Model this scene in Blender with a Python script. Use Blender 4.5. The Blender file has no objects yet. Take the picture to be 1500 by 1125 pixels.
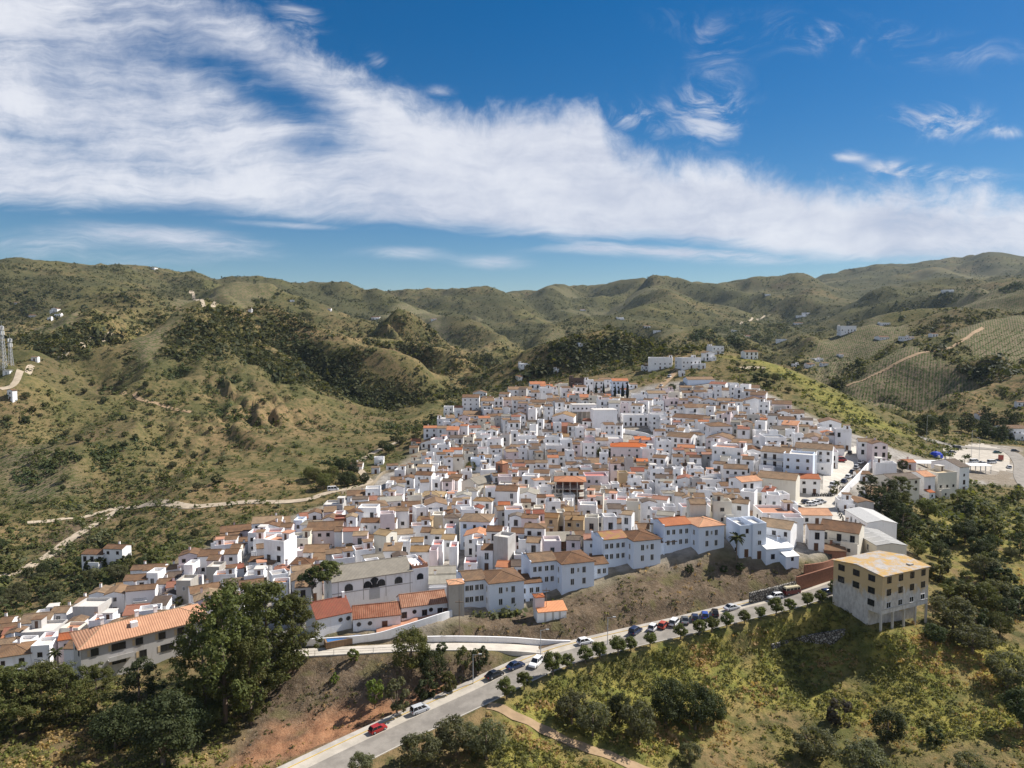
import bpy, math, random
import numpy as np
from mathutils import Matrix, Vector
random.seed(7)
RNG = np.random.default_rng(11)
scene = bpy.context.scene
COL = scene.collection
pi = math.pi
rad = math.radians

# ------------------------------------------------------------------ camera
FPX = 1032.0                     # focal length in pixels of a 1500 x 1125 picture
PITCH = math.atan(67.5 / FPX)
CZ = 0.0                         # the camera is the origin; ground heights are below it
SP, CP = math.sin(PITCH), math.cos(PITCH)
cam_d = bpy.data.cameras.new('camera')
cam = bpy.data.objects.new('camera', cam_d)
COL.objects.link(cam)
cam.location = (0, 0, CZ)
cam.rotation_euler = (pi / 2 - PITCH, 0, 0)
cam_d.sensor_width = 36.0
cam_d.lens = FPX / 1500 * 36
cam_d.clip_start = 0.5
cam_d.clip_end = 40000
scene.camera = cam

def ray(px, py):
    """direction with unit forward (y) component; z relative to the camera"""
    u = (np.asarray(px, float) - 750) / FPX
    v = (562.5 - np.asarray(py, float)) / FPX
    y = CP + v * SP
    return u / y, (-SP + v * CP) / y

def P(px, py, D):
    a, b = ray(px, py)
    return (float(a) * D, D, float(b) * D)

def Q(px, py, z):
    a, b = ray(px, py)
    D = z / float(b)
    return (float(a) * D, D, z)

def pix(x, y, z):
    """world point (z relative to camera) to photograph pixel"""
    f = y * CP - z * SP
    up = y * SP + z * CP
    return 750 + FPX * x / f, 562.5 - FPX * up / f

# ------------------------------------------------------------------ noise
def _h(ix, iy, s):
    n = (ix.astype(np.int64) * 374761393 + iy.astype(np.int64) * 668265263 + s * 974634721) & 0x7fffffff
    n = ((n ^ (n >> 13)) * 1274126177) & 0x7fffffff
    n = (n ^ (n >> 16)) & 0x7fffffff
    return n / 0x7fffffff * 2 * pi

def perlin(x, y, s=0):
    x = np.asarray(x, float); y = np.asarray(y, float)
    ix = np.floor(x); iy = np.floor(y); fx = x - ix; fy = y - iy
    ux = fx * fx * fx * (fx * (fx * 6 - 15) + 10); uy = fy * fy * fy * (fy * (fy * 6 - 15) + 10)
    def g(a, b):
        t = _h(ix + a, iy + b, s)
        return np.cos(t) * (fx - a) + np.sin(t) * (fy - b)
    n0 = g(0, 0) * (1 - ux) + g(1, 0) * ux
    n1 = g(0, 1) * (1 - ux) + g(1, 1) * ux
    return (n0 * (1 - uy) + n1 * uy) * 1.5

def fbm(x, y, s=0, o=4):
    r = 0; a = 1; t = 0
    for k in range(o):
        r = r + a * perlin(x * 2 ** k, y * 2 ** k, s + k); t += a; a *= .5
    return r / t

def sstep(a, b, x):
    t = np.clip((np.asarray(x, float) - a) / (b - a), 0, 1)
    return t * t * (3 - 2 * t)

# ------------------------------------------------------------------ terrain control points
CTRL = []
def C(*a):
    for p in a: CTRL.append(P(*p))
# main road and the slope below it
C((470, 1125, 111), (580, 1074, 121), (700, 1018, 132), (760, 988, 138.5), (830, 958, 146), (917, 936, 152), (1000, 916, 157), (1077, 898, 161), (1150, 879, 165), (1217, 860, 170))
C((440, 1180, 102), (600, 1125, 113), (720, 1070, 122), (800, 1060, 126), (720, 1125, 114), (900, 1125, 117), (900, 1040, 132), (1000, 1040, 136), (1000, 1125, 120), (1100, 1125, 122), (1100, 1000, 145), (1100, 950, 154),
  (1200, 930, 160), (1200, 1000, 146), (1293, 921, 153), (1300, 1000, 143), (1300, 1125, 120), (1360, 905, 161), (1420, 1000, 142), (1500, 1125, 116), (1500, 960, 150), (900, 985, 144), (1000, 950, 151))
C((700, 1250, 97), (1100, 1300, 98), (1500, 1300, 95), (200, 1300, 92), (-100, 1250, 95))
# red cutting, terrace, villa ground and embankment
C((420, 1110, 117), (330, 1100, 121), (300, 1125, 116), (500, 1050, 130), (640, 1010, 136), (480, 960, 142), (600, 965, 141), (720, 968, 140), (560, 950, 143.5), (640, 946, 144), (740, 950, 144), (820, 955, 146),
  (450, 935, 149), (560, 925, 151), (660, 900, 157), (717, 899, 160), (768, 893, 163), (690, 925, 150), (780, 925, 151), (805, 912, 155), (850, 930, 150), (823, 873, 166), (872, 860, 169), (930, 905, 158),
  (930, 870, 165), (928, 834, 176), (970, 826, 178), (1000, 870, 168), (1023, 814, 180), (1064, 808, 181), (1080, 860, 172), (1120, 845, 175), (1160, 840, 174), (1110, 822, 178), (1190, 835, 177), (1215, 815, 184))
# left lower ground with the pines
C((330, 1050, 131), (240, 1125, 112), (100, 1085, 120), (0, 1080, 119), (-120, 1080, 119), (150, 1020, 138), (105, 990, 155), (200, 975, 157), (290, 960, 158), (400, 960, 149), (380, 1000, 140), (0, 1000, 160), (40, 985, 164))
# village bowl
C((0, 950, 185), (40, 920, 195), (150, 890, 203), (250, 865, 206), (330, 835, 214), (420, 830, 211), (500, 805, 214), (400, 790, 243), (520, 880, 172), (620, 870, 175), (560, 885, 168), (640, 835, 188), (750, 805, 205), (640, 765, 258), (540, 745, 283),
  (500, 735, 290), (750, 700, 328), (640, 690, 336), (700, 640, 402), (640, 640, 415), (700, 592, 450), (760, 575, 478), (900, 700, 310), (900, 770, 240), (900, 640, 382), (900, 585, 468), (830, 572, 485), (1000, 700, 300), (1000, 760, 235),
  (1000, 640, 375), (1000, 600, 425), (1100, 755, 224), (1100, 700, 277), (1100, 640, 342), (1100, 580, 425), (1040, 567, 462), (950, 570, 470), (1170, 745, 233), (1200, 728, 248), (1250, 735, 245), (1180, 690, 275), (1215, 700, 272),
  (1245, 665, 305), (1265, 645, 330), (1200, 645, 332), (1160, 610, 375), (1250, 790, 205), (1290, 780, 212), (1310, 740, 245), (1280, 715, 265))
# ridge behind the village and its slope to the car park
C((1000, 538, 512), (1040, 520, 545), (1020, 505, 590), (960, 545, 520), (1100, 525, 530), (1150, 538, 510), (1200, 560, 480), (1180, 590, 430), (1250, 592, 450), (1300, 617, 425), (1345, 640, 405), (1290, 640, 375), (1330, 655, 368),
  (900, 545, 560), (860, 548, 600), (940, 525, 640), (980, 500, 760))
# car park, factory ground, right hand scrub
C((1370, 655, 400), (1400, 645, 425), (1430, 665, 385), (1490, 660, 400), (1400, 700, 325), (1480, 700, 330), (1450, 680, 358), (1500, 720, 305), (1350, 745, 268), (1280, 760, 230), (1420, 730, 285), (1330, 800, 215), (1420, 800, 215),
  (1500, 790, 225), (1420, 870, 182), (1500, 880, 178), (1600, 800, 220), (1650, 950, 155))
# valley left of the village, tracks
C((540, 708, 325), (525, 690, 350), (490, 720, 308), (460, 733, 297), (350, 739, 297), (250, 741, 310), (175, 743, 325), (140, 770, 300), (60, 822, 268), (0, 865, 235), (300, 800, 245), (230, 810, 245), (100, 850, 240), (0, 900, 212), (420, 765, 270),
  (560, 675, 385), (600, 640, 470), (640, 603, 545), (690, 572, 610), (750, 560, 700), (-120, 880, 220), (-150, 700, 360))
# left hill
C((300, 700, 345), (300, 650, 405), (300, 600, 470), (300, 550, 545), (280, 500, 625), (285, 462, 700), (330, 457, 725), (230, 480, 640), (400, 690, 360), (400, 640, 425), (400, 570, 530), (400, 515, 630), (460, 690, 350), (470, 650, 430), (460, 590, 510),
  (520, 690, 365), (540, 640, 445), (500, 560, 590), (200, 640, 405), (200, 590, 470), (190, 530, 560), (180, 490, 650), (100, 700, 350), (100, 640, 400), (60, 600, 425), (90, 560, 480), (10, 560, 425), (40, 545, 445), (50, 525, 470), (0, 640, 385), (0, 720, 335),
  (100, 520, 560), (170, 492, 640), (-150, 560, 420), (0, 800, 275), (130, 720, 345), (60, 480, 760), (20, 470, 900), (110, 450, 1000))
C((430, 476, 770), (500, 510, 720), (560, 545, 655), (620, 585, 590), (520, 520, 860), (600, 560, 720), (480, 480, 950), (560, 485, 880), (620, 530, 780), (690, 568, 680), (650, 545, 850), (380, 440, 1050), (330, 435, 1150))
# far ranges
C((0, 388, 1700), (70, 392, 1750), (150, 391, 1800), (230, 396, 1750), (300, 402, 1750), (370, 412, 1900), (430, 424, 2200), (500, 424, 2400), (560, 428, 2600), (640, 430, 2800), (720, 434, 3000), (800, 434, 3000), (860, 429, 3000), (930, 413, 3000),
  (1000, 419, 3200), (1100, 418, 3400), (1170, 410, 3700), (1230, 404, 4000), (1280, 394, 4300), (1340, 387, 4500), (1400, 380, 4700), (1450, 384, 4700), (1500, 386, 4700), (1600, 384, 4700), (-100, 390, 1700), (-250, 400, 1700))
C((150, 420, 1350), (100, 440, 1150), (250, 430, 1300), (200, 450, 1000), (420, 450, 1300), (500, 455, 1500), (600, 460, 1800), (700, 455, 2200), (800, 460, 2300), (600, 500, 1250), (680, 520, 1150), (750, 500, 1500), (800, 545, 950), (740, 545, 900),
  (850, 475, 1900), (900, 450, 2400), (950, 475, 1700), (870, 530, 1050), (900, 520, 1150), (930, 505, 1250), (1000, 480, 1500), (1000, 450, 2300), (1060, 500, 1000), (1100, 470, 1700), (1100, 440, 2500), (1180, 440, 2600), (1200, 470, 1700), (1260, 430, 2800), (1330, 410, 3400), (1420, 400, 3800), (1350, 395, 4300))
# right hill
C((1150, 545, 800), (1230, 590, 620), (1250, 575, 640), (1300, 540, 720), (1350, 512, 800), (1400, 490, 850), (1450, 465, 920), (1500, 445, 980), (1600, 430, 1000), (1400, 560, 600), (1350, 590, 540), (1300, 610, 520), (1450, 600, 520), (1500, 600, 510), (1440, 540, 640), (1500, 520, 690),
  (1600, 560, 600), (1600, 660, 430), (1200, 530, 900), (1250, 500, 1100), (1180, 500, 1200), (1300, 470, 1400), (1400, 450, 1400), (1370, 430, 1700), (1450, 425, 1700), (1500, 418, 1700), (1600, 410, 1700), (1130, 520, 950), (1280, 450, 1900))
# behind the skyline
for px, D in ((-200, 2600), (0, 2700), (200, 2700), (400, 3200), (600, 3800), (800, 4200), (1000, 4400), (1200, 5400), (1400, 6200), (1600, 6200)):
    C((px, 450, D)); C((px, 478, D * 1.9))

def conf(x, y):
    return np.arctan2(x, y), 0.5 * np.log(x * x + y * y)
_c = np.array(CTRL)
_ct, _cl = conf(_c[:, 0], _c[:, 1])
_cs = _c[:, 2] / np.hypot(_c[:, 0], _c[:, 1])
MQ = 0.045
def _rbf_solve():
    n = len(_c)
    K = np.sqrt((_ct[:, None] - _ct[None]) ** 2 + (_cl[:, None] - _cl[None]) ** 2 + MQ * MQ)
    K -= np.eye(n) * 0.004
    A = np.zeros((n + 3, n + 3)); A[:n, :n] = K
    Pm = np.stack([np.ones(n), _ct, _cl], 1); A[:n, n:] = Pm; A[n:, :n] = Pm.T
    return np.linalg.solve(A, np.concatenate([_cs, np.zeros(3)]))
_w = _rbf_solve()
def base_s(t, l):
    out = np.zeros(t.shape)
    for i in range(len(_c)):
        out += _w[i] * np.sqrt((t - _ct[i]) ** 2 + (l - _cl[i]) ** 2 + MQ * MQ)
    return out + _w[-3] + _w[-2] * t + _w[-1] * l

# grid of the one ground sheet
NT, NL = 640, 640
TH = np.linspace(rad(-58), rad(58), NT)
LL = np.linspace(math.log(28), math.log(9500), NL)
GT, GL = np.meshgrid(TH, LL, indexing='xy')        # [l, t]
GR = np.exp(GL)
GX, GY = GR * np.sin(GT), GR * np.cos(GT)
GZ = base_s(GT, GL) * GR

def poly_in(px, py, poly):
    px = np.asarray(px, float); py = np.asarray(py, float)
    ins = np.zeros(px.shape, bool); n = len(poly)
    for i in range(n):
        x0, y0 = poly[i]; x1, y1 = poly[(i + 1) % n]
        c = ((y0 > py) != (y1 > py)) & (px < (x1 - x0) * (py - y0) / (y1 - y0 + 1e-12) + x0)
        ins ^= c
    return ins
def seg_dist(x, y, pts, closed=False):
    """distance to a polyline, and the height interpolated along it when the points have one"""
    best = np.full(np.shape(x), 1e9); zz = np.zeros(np.shape(x))
    pts = list(pts) + ([pts[0]] if closed else [])
    for a, b in zip(pts[:-1], pts[1:]):
        dx, dy = b[0] - a[0], b[1] - a[1]
        t = np.clip(((x - a[0]) * dx + (y - a[1]) * dy) / (dx * dx + dy * dy + 1e-9), 0, 1)
        d = np.hypot(x - a[0] - t * dx, y - a[1] - t * dy)
        m = d < best
        best = np.where(m, d, best)
        if len(a) > 2: zz = np.where(m, a[2] + t * (b[2] - a[2]), zz)
    return best, zz
HULL = [P(*p)[:2] for p in ((-80, 1000, 130), (-60, 900, 195), (200, 830, 232), (330, 770, 268), (490, 715, 315), (600, 615, 430), (690, 560, 500), (900, 540, 560), (1040, 500, 600), (1150, 535, 520), (1210, 600, 420), (1300, 625, 390),
                            (1480, 650, 420), (1560, 700, 330), (1400, 770, 250), (1370, 930, 155), (1300, 1125, 118), (1200, 1400, 80), (0, 1400, 80))]
_hd, _ = seg_dist(GX, GY, HULL, True)
_hd = np.where(poly_in(GX, GY, HULL), 0, _hd)
HILL = sstep(0, 1, _hd / (0.20 * GR + 10))
def ridged(x, y, s):
    return 0.27 - (np.sqrt(perlin(x, y, s) ** 2 + .006) - .06) * 1.2
wx = GX + 90 * perlin(GX / 300, GY / 300, 91) + 25 * perlin(GX / 90, GY / 90, 93); wy = GY + 90 * perlin(GX / 300, GY / 300, 92) + 25 * perlin(GX / 90, GY / 90, 94)
det = np.zeros_like(GX)
for L, amp, d0, d1 in ((1100, 75, 1000, 3000), (520, 62, 500, 1500), (240, 42, 250, 800), (115, 18, 150, 420), (55, 4.5, 120, 250), (26, 1.6, 100, 200)):
    det += amp * sstep(d0, d1, GR) * ridged(wx / L, wy / L, int(L))
GZ0 = GZ.copy()
GZ = GZ + det * HILL * .62
GZ1 = GZ0 + .5 * (GZ - GZ0)
# gullies and spurs that run down the slopes (slope-directed noise)
def slope_noise(x, y, ux, uy, L, s):
    px_, py_ = x / L, y / L; ix, iy = np.floor(px_), np.floor(py_); va = np.zeros_like(x); wt = np.zeros_like(x)
    for i in (-1, 0, 1, 2):
        for j in (-1, 0, 1, 2):
            a = _h(ix + i, iy + j, s) / (2 * pi); b = _h(ix + i, iy + j, s + 57) / (2 * pi)
            qx, qy = px_ - ix - i + a - .5, py_ - iy - j + b - .5
            w_ = np.exp(-(qx * qx + qy * qy) * 2.0); va += np.cos((qx * ux + qy * uy) * 2 * pi) * w_; wt += w_
    return va / wt
def gradient(Z):
    dl_, dt_ = np.gradient(Z, LL[1] - LL[0], TH[1] - TH[0]); gr, gt = dl_ / GR, dt_ / GR
    return gr * np.sin(GT) + gt * np.cos(GT), gr * np.cos(GT) - gt * np.sin(GT)
for L, amp, d0, d1, e0, e1 in ((800, 85, 900, 1700, 1e5, 2e5), (330, 38, 380, 800, 5000, 7000), (150, 6.5, 260, 480, 3000, 5000), (66, 2.0, 190, 330, 1500, 2500)):
    gx_, gy_ = gradient(GZ0) if L > 200 else gradient(GZ1); sl_ = np.hypot(gx_, gy_) + 1e-6
    ux, uy = -gy_ / sl_, gx_ / sl_
    v_ = slope_noise(GX + 20 * perlin(GX / (L * .7), GY / (L * .7), 31), GY, ux, uy, L, int(L))
    GZ = GZ + amp * (v_ - .1) * np.clip(sl_ / .25, .25, 1.0) * sstep(d0, d1, GR) * (1 - sstep(e0, e1, GR)) * HILL
# rough soil everywhere outside the streets
GZ = GZ + (0.35 * fbm(GX / 7, GY / 7, 5, 3) + .5 * np.abs(perlin(GX / 5 + 7, GY / 5, 8)) + .3 * np.abs(perlin(GX / 2.6, GY / 2.6, 9))) * sstep(90, 110, GR) * (1 - .8 * sstep(185, 200, GR))

# carved ways: (points in pixels + depth, half width, blend)
def carve(pts, hw, bl):
    global GZ
    d, z = seg_dist(GX, GY, pts)
    k = 1 - sstep(hw, hw + bl, d)
    GZ = GZ * (1 - k) + z * k
def smooth_line(pts, n=8):
    pts = [Vector(p) for p in pts]; out = []
    for i in range(len(pts) - 1):
        p0, p1, p2, p3 = pts[max(i - 1, 0)], pts[i], pts[i + 1], pts[min(i + 2, len(pts) - 1)]
        for k in range(n):
            t = k / n
            out.append(0.5 * ((2 * p1) + (p2 - p0) * t + (2 * p0 - 5 * p1 + 4 * p2 - p3) * t * t + (3 * p1 - p0 - 3 * p2 + p3) * t ** 3))
    out.append(pts[-1])
    return out
ROAD = smooth_line([P(380, 1172, 102), P(500, 1112, 113.5), P(600, 1064, 123), P(700, 1018, 132), P(765, 986, 139), P(830, 960, 145.5), P(917, 938, 151.5), P(1000, 919, 156.5), P(1077, 900, 161), P(1150, 882, 165), P(1222, 858, 171), P(1262, 836, 181)])
EMB = smooth_line([P(835, 944, 149), P(930, 915, 156), P(1080, 880, 166), P(1200, 852, 174)])
RAMP = smooth_line([P(425, 957, 144), P(520, 952, 144.6), P(640, 947, 146), P(740, 948, 148), P(800, 952, 149), P(838, 953, 149.5)])
carve([tuple(v) for v in RAMP], 2.4, 1.8)
carve([P(1226, 868, 166), P(1260, 893, 159), P(1291, 917, 153.5), P(1330, 905, 160)], 3.5, 5)
carve([tuple(v) for v in ROAD], 5.6, 3.0)
carve([P(1180, 742, 236), P(1215, 738, 240), P(1240, 735, 244)], 9, 6)

# ------------------------------------------------------------------ reading the ground
dT = TH[1] - TH[0]; dL = LL[1] - LL[0]
def ground(x, y):
    x = np.asarray(x, float); y = np.asarray(y, float)
    t, l = conf(x, y)
    a = np.clip((t - TH[0]) / dT, 0, NT - 1.001); b = np.clip((l - LL[0]) / dL, 0, NL - 1.001)
    i = a.astype(int); j = b.astype(int); fa = a - i; fb = b - j
    return (GZ[j, i] * (1 - fa) + GZ[j, i + 1] * fa) * (1 - fb) + (GZ[j + 1, i] * (1 - fa) + GZ[j + 1, i + 1] * fa) * fb
_D = np.exp(np.linspace(math.log(60), math.log(7000), 700))
def hit(px, py, h=0.0, dmin=60):
    """where the view through photograph pixels meets the ground raised by h -> x, y, z(ground), found"""
    px = np.atleast_1d(np.asarray(px, float)); py = np.atleast_1d(np.asarray(py, float)); h = np.broadcast_to(np.asarray(h, float), px.shape)
    a, b = ray(px, py)
    X = a[:, None] * _D[None]; Z = b[:, None] * _D[None]
    g = ground(X, np.broadcast_to(_D, X.shape)) + h[:, None]
    below = (Z < g) & (_D[None] > dmin)
    k = below.argmax(1); ok = below.any(1); k = np.maximum(k, 1)
    r = np.arange(len(px))
    f0 = (Z - g)[r, k - 1]; f1 = (Z - g)[r, k]
    t = np.clip(f0 / (f0 - f1 + 1e-9), 0, 1)
    D = _D[k - 1] + t * (_D[k] - _D[k - 1])
    x = a * D
    return x, D, ground(x, D), ok
def hit1(px, py, h=0.0, dmin=60):
    x, y, z, ok = hit([px], [py], h, dmin)
    return Vector((x[0], y[0], z[0]))
def G(x, y): return float(ground(np.array([x]), np.array([y]))[0])

# ------------------------------------------------------------------ node helpers
class NT_:
    def __init__(s, tree):
        s.t = tree; s.n = tree.nodes; s.l = tree.links
    def add(s, kind, ins=None, **kw):
        nd = s.n.new('ShaderNode' + kind)
        for k, v in kw.items(): setattr(nd, k, v)
        for k, v in (ins or {}).items():
            sock = nd.inputs[k]
            if isinstance(v, bpy.types.NodeSocket): s.l.new(v, sock)
            else:
                if isinstance(v, (tuple, list)) and len(v) == 3 and sock.type == 'RGBA': v = (*v, 1)
                sock.default_value = v
        return nd
    def math(s, op, a, b=0.0, c=0.0, clamp=False):
        return s.add('Math', {0: a, 1: b, 2: c}, operation=op, use_clamp=clamp).outputs[0]
    def mapr(s, v, a, b, c=0.0, d=1.0, smooth=True):
        return s.add('MapRange', {0: v, 1: a, 2: b, 3: c, 4: d}, interpolation_type='SMOOTHSTEP' if smooth else 'LINEAR').outputs[0]
    def noise(s, vec, scale, detail=4, rough=.55, dist=0.0):
        return s.add('TexNoise', {'Vector': vec, 'Scale': scale, 'Detail': detail, 'Roughness': rough, 'Distortion': dist}).outputs['Fac']
    def mix(s, f, a, b, mode='MIX'):
        nd = s.add('Mix', data_type='RGBA', blend_type=mode)
        for sock, v in ((nd.inputs[0], f), (nd.inputs[6], a), (nd.inputs[7], b)):
            if isinstance(v, bpy.types.NodeSocket): s.l.new(v, sock)
            elif sock.type == 'RGBA': sock.default_value = (*v, 1) if len(v) == 3 else v
            else: sock.default_value = v
        return nd.outputs[2]
    def mapping(s, vec, sc=(1, 1, 1), rot=(0, 0, 0), loc=(0, 0, 0)):
        return s.add('Mapping', {'Vector': vec, 'Scale': sc, 'Rotation': rot, 'Location': loc}).outputs[0]
MATS = {}
def new_mat(name, rough=.85, spec=.25):
    m = bpy.data.materials.new(name); m.use_nodes = True
    k = NT_(m.node_tree); k.n.clear()
    out = k.add('OutputMaterial'); b = k.add('BsdfPrincipled', {'Roughness': rough, 'Specular IOR Level': spec})
    k.l.new(b.outputs[0], out.inputs[0])
    MATS[name] = m
    return m, k, b
def setc(k, b, c):
    if isinstance(c, bpy.types.NodeSocket): k.l.new(c, b.inputs['Base Color'])
    else: b.inputs['Base Color'].default_value = (*c, 1)
def bump(k, b, h, dist=.05, st=1.0):
    nd = k.add('Bump', {'Height': h, 'Distance': dist, 'Strength': st})
    k.l.new(nd.outputs[0], b.inputs['Normal'])
def objpos(k): return k.add('TexCoord').outputs['Object']
def geopos(k): return k.add('NewGeometry').outputs['Position']

def plaster(name, c, grime=.19, scale=.35):
    m, k, b = new_mat(name, .9, .15)
    p = geopos(k)
    n1 = k.noise(p, scale, 5, .6); n2 = k.noise(k.mapping(p, (1.6, 1.6, .25)), 1.1, 4, .6)
    f = k.mapr(k.math('MULTIPLY', n1, n2), .22, .42)
    dirty = tuple(x * y for x, y in zip(c, (.72, .68, .62)))
    rnd = k.add('ObjectInfo').outputs['Random']
    col = k.mix(k.math('MULTIPLY', f, grime * 2.2), c, dirty)
    col = k.mix(k.math('MULTIPLY', rnd, .13), col, (.62, .58, .53))
    setc(k, b, col)
    return m
plaster('plaster_white', (.86, .85, .85)); plaster('plaster_cream', (.72, .67, .57)); plaster('plaster_pink', (.74, .63, .63)); plaster('plaster_blue', (.70, .77, .88), .08)
plaster('plaster_ochre', (.55, .42, .25)); plaster('plaster_grey', (.48, .46, .44), .3); plaster('plaster_dark', (.11, .075, .065), .2); plaster('concrete', (.42, .39, .35), .35)
plaster('pale_concrete', (.56, .52, .46), .3)

def tiles(name, c1, c2, period=.32, strong=1.0, lichen=(.30, .25, .12), lam=.35):
    """roof tiles: ribs run down the slope (object y for ridge along x); colour patches per area"""
    m, k, b = new_mat(name, .9, .12)
    o = objpos(k); p = geopos(k)
    rnd = k.add('ObjectInfo').outputs['Random']
    n1 = k.noise(p, .55, 4, .65); n2 = k.noise(p, 3.2, 3, .7)
    col = k.mix(k.mapr(n1, .35, .65), c1, c2)
    col = k.mix(k.math('MULTIPLY', k.mapr(n2, .5, .72), lam), col, lichen)
    hs = k.add('HueSaturation', {'Hue': k.math('MULTIPLY_ADD', rnd, .022, .489), 'Saturation': k.math('MULTIPLY_ADD', rnd, -.25, 1.08), 'Value': k.math('MULTIPLY_ADD', rnd, .5, .76), 'Color': col})
    col = hs.outputs[0]
    w = k.add('TexWave', {'Vector': o, 'Scale': .314 / period, 'Distortion': .25, 'Detail': 1}, bands_direction='X', wave_profile='SIN').outputs['Fac']
    col = k.mix(k.math('MULTIPLY', k.mapr(w, .0, .55, 1, 0), .45 * strong), col, tuple(x * .42 for x in c2))
    setc(k, b, col); bump(k, b, w, .05, .5 * strong)
    return m
tiles('tile_brown', (.225, .13, .072), (.15, .092, .058)); tiles('tile_tan', (.30, .19, .11), (.22, .145, .088)); tiles('tile_orange', (.50, .20, .09), (.40, .16, .08)); tiles('tile_red', (.34, .14, .09), (.27, .12, .08))
tiles('tile_ochre', (.31, .19, .085), (.24, .15, .075)); tiles('tile_dark', (.15, .11, .085), (.115, .085, .07)); tiles('tile_bright', (.60, .19, .06), (.52, .17, .06), lam=.1); tiles('tile_grey', (.30, .27, .22), (.25, .225, .185), lam=.15)
tiles('tile_big_orange', (.46, .195, .10), (.40, .165, .085), period=.5, strong=1.2, lam=.15)
tiles('tile_old_red', (.40, .20, .12), (.29, .13, .075), period=.45, strong=1.3, lichen=(.42, .30, .20), lam=.5)
tiles('tile_mossy', (.36, .22, .07), (.34, .15, .11), lichen=(.30, .26, .05), lam=.6)

def plain(name, c, rough=.6, spec=.3, metal=0.0, var=.15):
    m, k, b = new_mat(name, rough, spec)
    n = k.noise(geopos(k), 2.5, 4, .6)
    setc(k, b, k.mix(k.math('MULTIPLY', k.mapr(n, .35, .7), var * 2), c, tuple(x * .6 for x in c)))
    b.inputs['Metallic'].default_value = metal
    return m
plain('terrace_tile', (.48, .24, .15), .9); plain('terrace_red', (.40, .16, .12), .9); plain('terrace_pale', (.62, .58, .53), .9); plain('flat_grey', (.36, .34, .32), .95)
plain('glass_dark', (.018, .02, .024), .15, .5, var=0); plain('frame_white', (.72, .71, .70), .6); plain('frame_brown', (.10, .055, .035), .6); plain('frame_green', (.03, .10, .06), .6)
plain('door_brown', (.12, .06, .035), .6); plain('iron', (.03, .03, .032), .5); plain('brick', (.30, .15, .10), .95, .1, var=.3); plain('tarp_white', (.82, .81, .79), .7); plain('awning_red', (.48, .18, .15), .8); plain('metal_grey', (.45, .46, .47), .5)
plain('fibre_cement', (.38, .37, .35), .95, .1, var=.25); plain('fibre_light', (.52, .51, .49), .95, .1, var=.2); plain('shutter_orange', (.55, .22, .05), .7); plain('wood_pole', (.20, .15, .11), .9); plain('pool_blue', (.04, .16, .40), .1); plain('turquoise', (.10, .42, .45), .6)
plain('hay_mud', (.36, .30, .22), .95, .05, var=.3); plain('yellow_paint', (.55, .38, .10), .8); plain('kerb_stone', (.48, .44, .38), .9); plain('rubber', (.02, .02, .02), .8); plain('rim_grey', (.30, .30, .31), .4, .5); plain('lamp_glass', (.6, .6, .58), .2, .5); plain('tail_red', (.35, .02, .02), .3)
plain('shelter_blue', (.02, .05, .42), .4)
for nm, c in (('white', (.78, .78, .78)), ('black', (.012, .012, .014)), ('navy', (.02, .035, .085)), ('blue', (.03, .08, .35)), ('silver', (.50, .51, .53)), ('red', (.33, .025, .02)), ('orange_red', (.42, .07, .04)), ('grey', (.12, .125, .13)), ('maroon', (.14, .015, .02)), ('cream', (.66, .58, .40)), ('green', (.03, .10, .08))):
    m, k, b = new_mat('car_' + nm, .28, .5); setc(k, b, c); b.inputs['Coat Weight'].default_value = .5

def asphalt(name, c, patch=.3):
    m, k, b = new_mat(name, .92, .15); p = geopos(k)
    n = k.noise(p, .35, 5, .65); n2 = k.noise(p, 6, 3, .7)
    col = k.mix(k.mapr(n, .35, .65), c, tuple(x * (1 - patch) for x in c))
    col = k.mix(k.math('MULTIPLY', n2, .25), col, tuple(x * 1.5 for x in c))
    setc(k, b, col); return m
asphalt('asphalt', (.275, .248, .215)); asphalt('lane_concrete', (.47, .42, .35), .25); asphalt('paving', (.44, .40, .35)); asphalt('dirt_track', (.36, .25, .15), .3); asphalt('pale_track', (.44, .36, .265), .25); asphalt('square_paving', (.50, .46, .40), .22); asphalt('ramp_paving', (.52, .47, .40), .2)

# weathered walls of the old factory
m, k, b = new_mat('factory_wall', .95, .1)
p = geopos(k); sep = k.add('SeparateXYZ', {0: objpos(k)})
n = k.noise(k.mapping(p, (.5, .5, .35)), .9, 6, .68, .4); n2 = k.noise(k.mapping(p, (1.1, 1.1, .45)), 1.3, 6, .68)
hgt = k.math('MULTIPLY_ADD', k.math('SUBTRACT', n, .5), 9.0, sep.outputs['Z'])
col = k.mix(k.mapr(n2, .38, .66), (.66, .62, .57), (.46, .42, .38))
col = k.mix(k.mapr(hgt, 5.0, 7.0, 0, .9), col, (.60, .43, .22))
col = k.mix(k.mapr(n, .63, .72, 0, .8), col, (.72, .69, .65))
setc(k, b, col)
m, k, b = new_mat('factory_roof', .95, .08)
p = geopos(k); n = k.noise(p, .34, 9, .78, .2); n2 = k.noise(p, 1.4, 5, .7)
col = k.mix(k.mapr(n2, .35, .7), (.43, .40, .37), (.33, .30, .27))
col = k.mix(k.mapr(n, .44, .56, 0, .9), col, (.46, .285, .095))
col = k.mix(k.mapr(k.math('MULTIPLY', n, n2), .33, .38, 0, .9), col, (.56, .38, .10))
setc(k, b, col)
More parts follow.
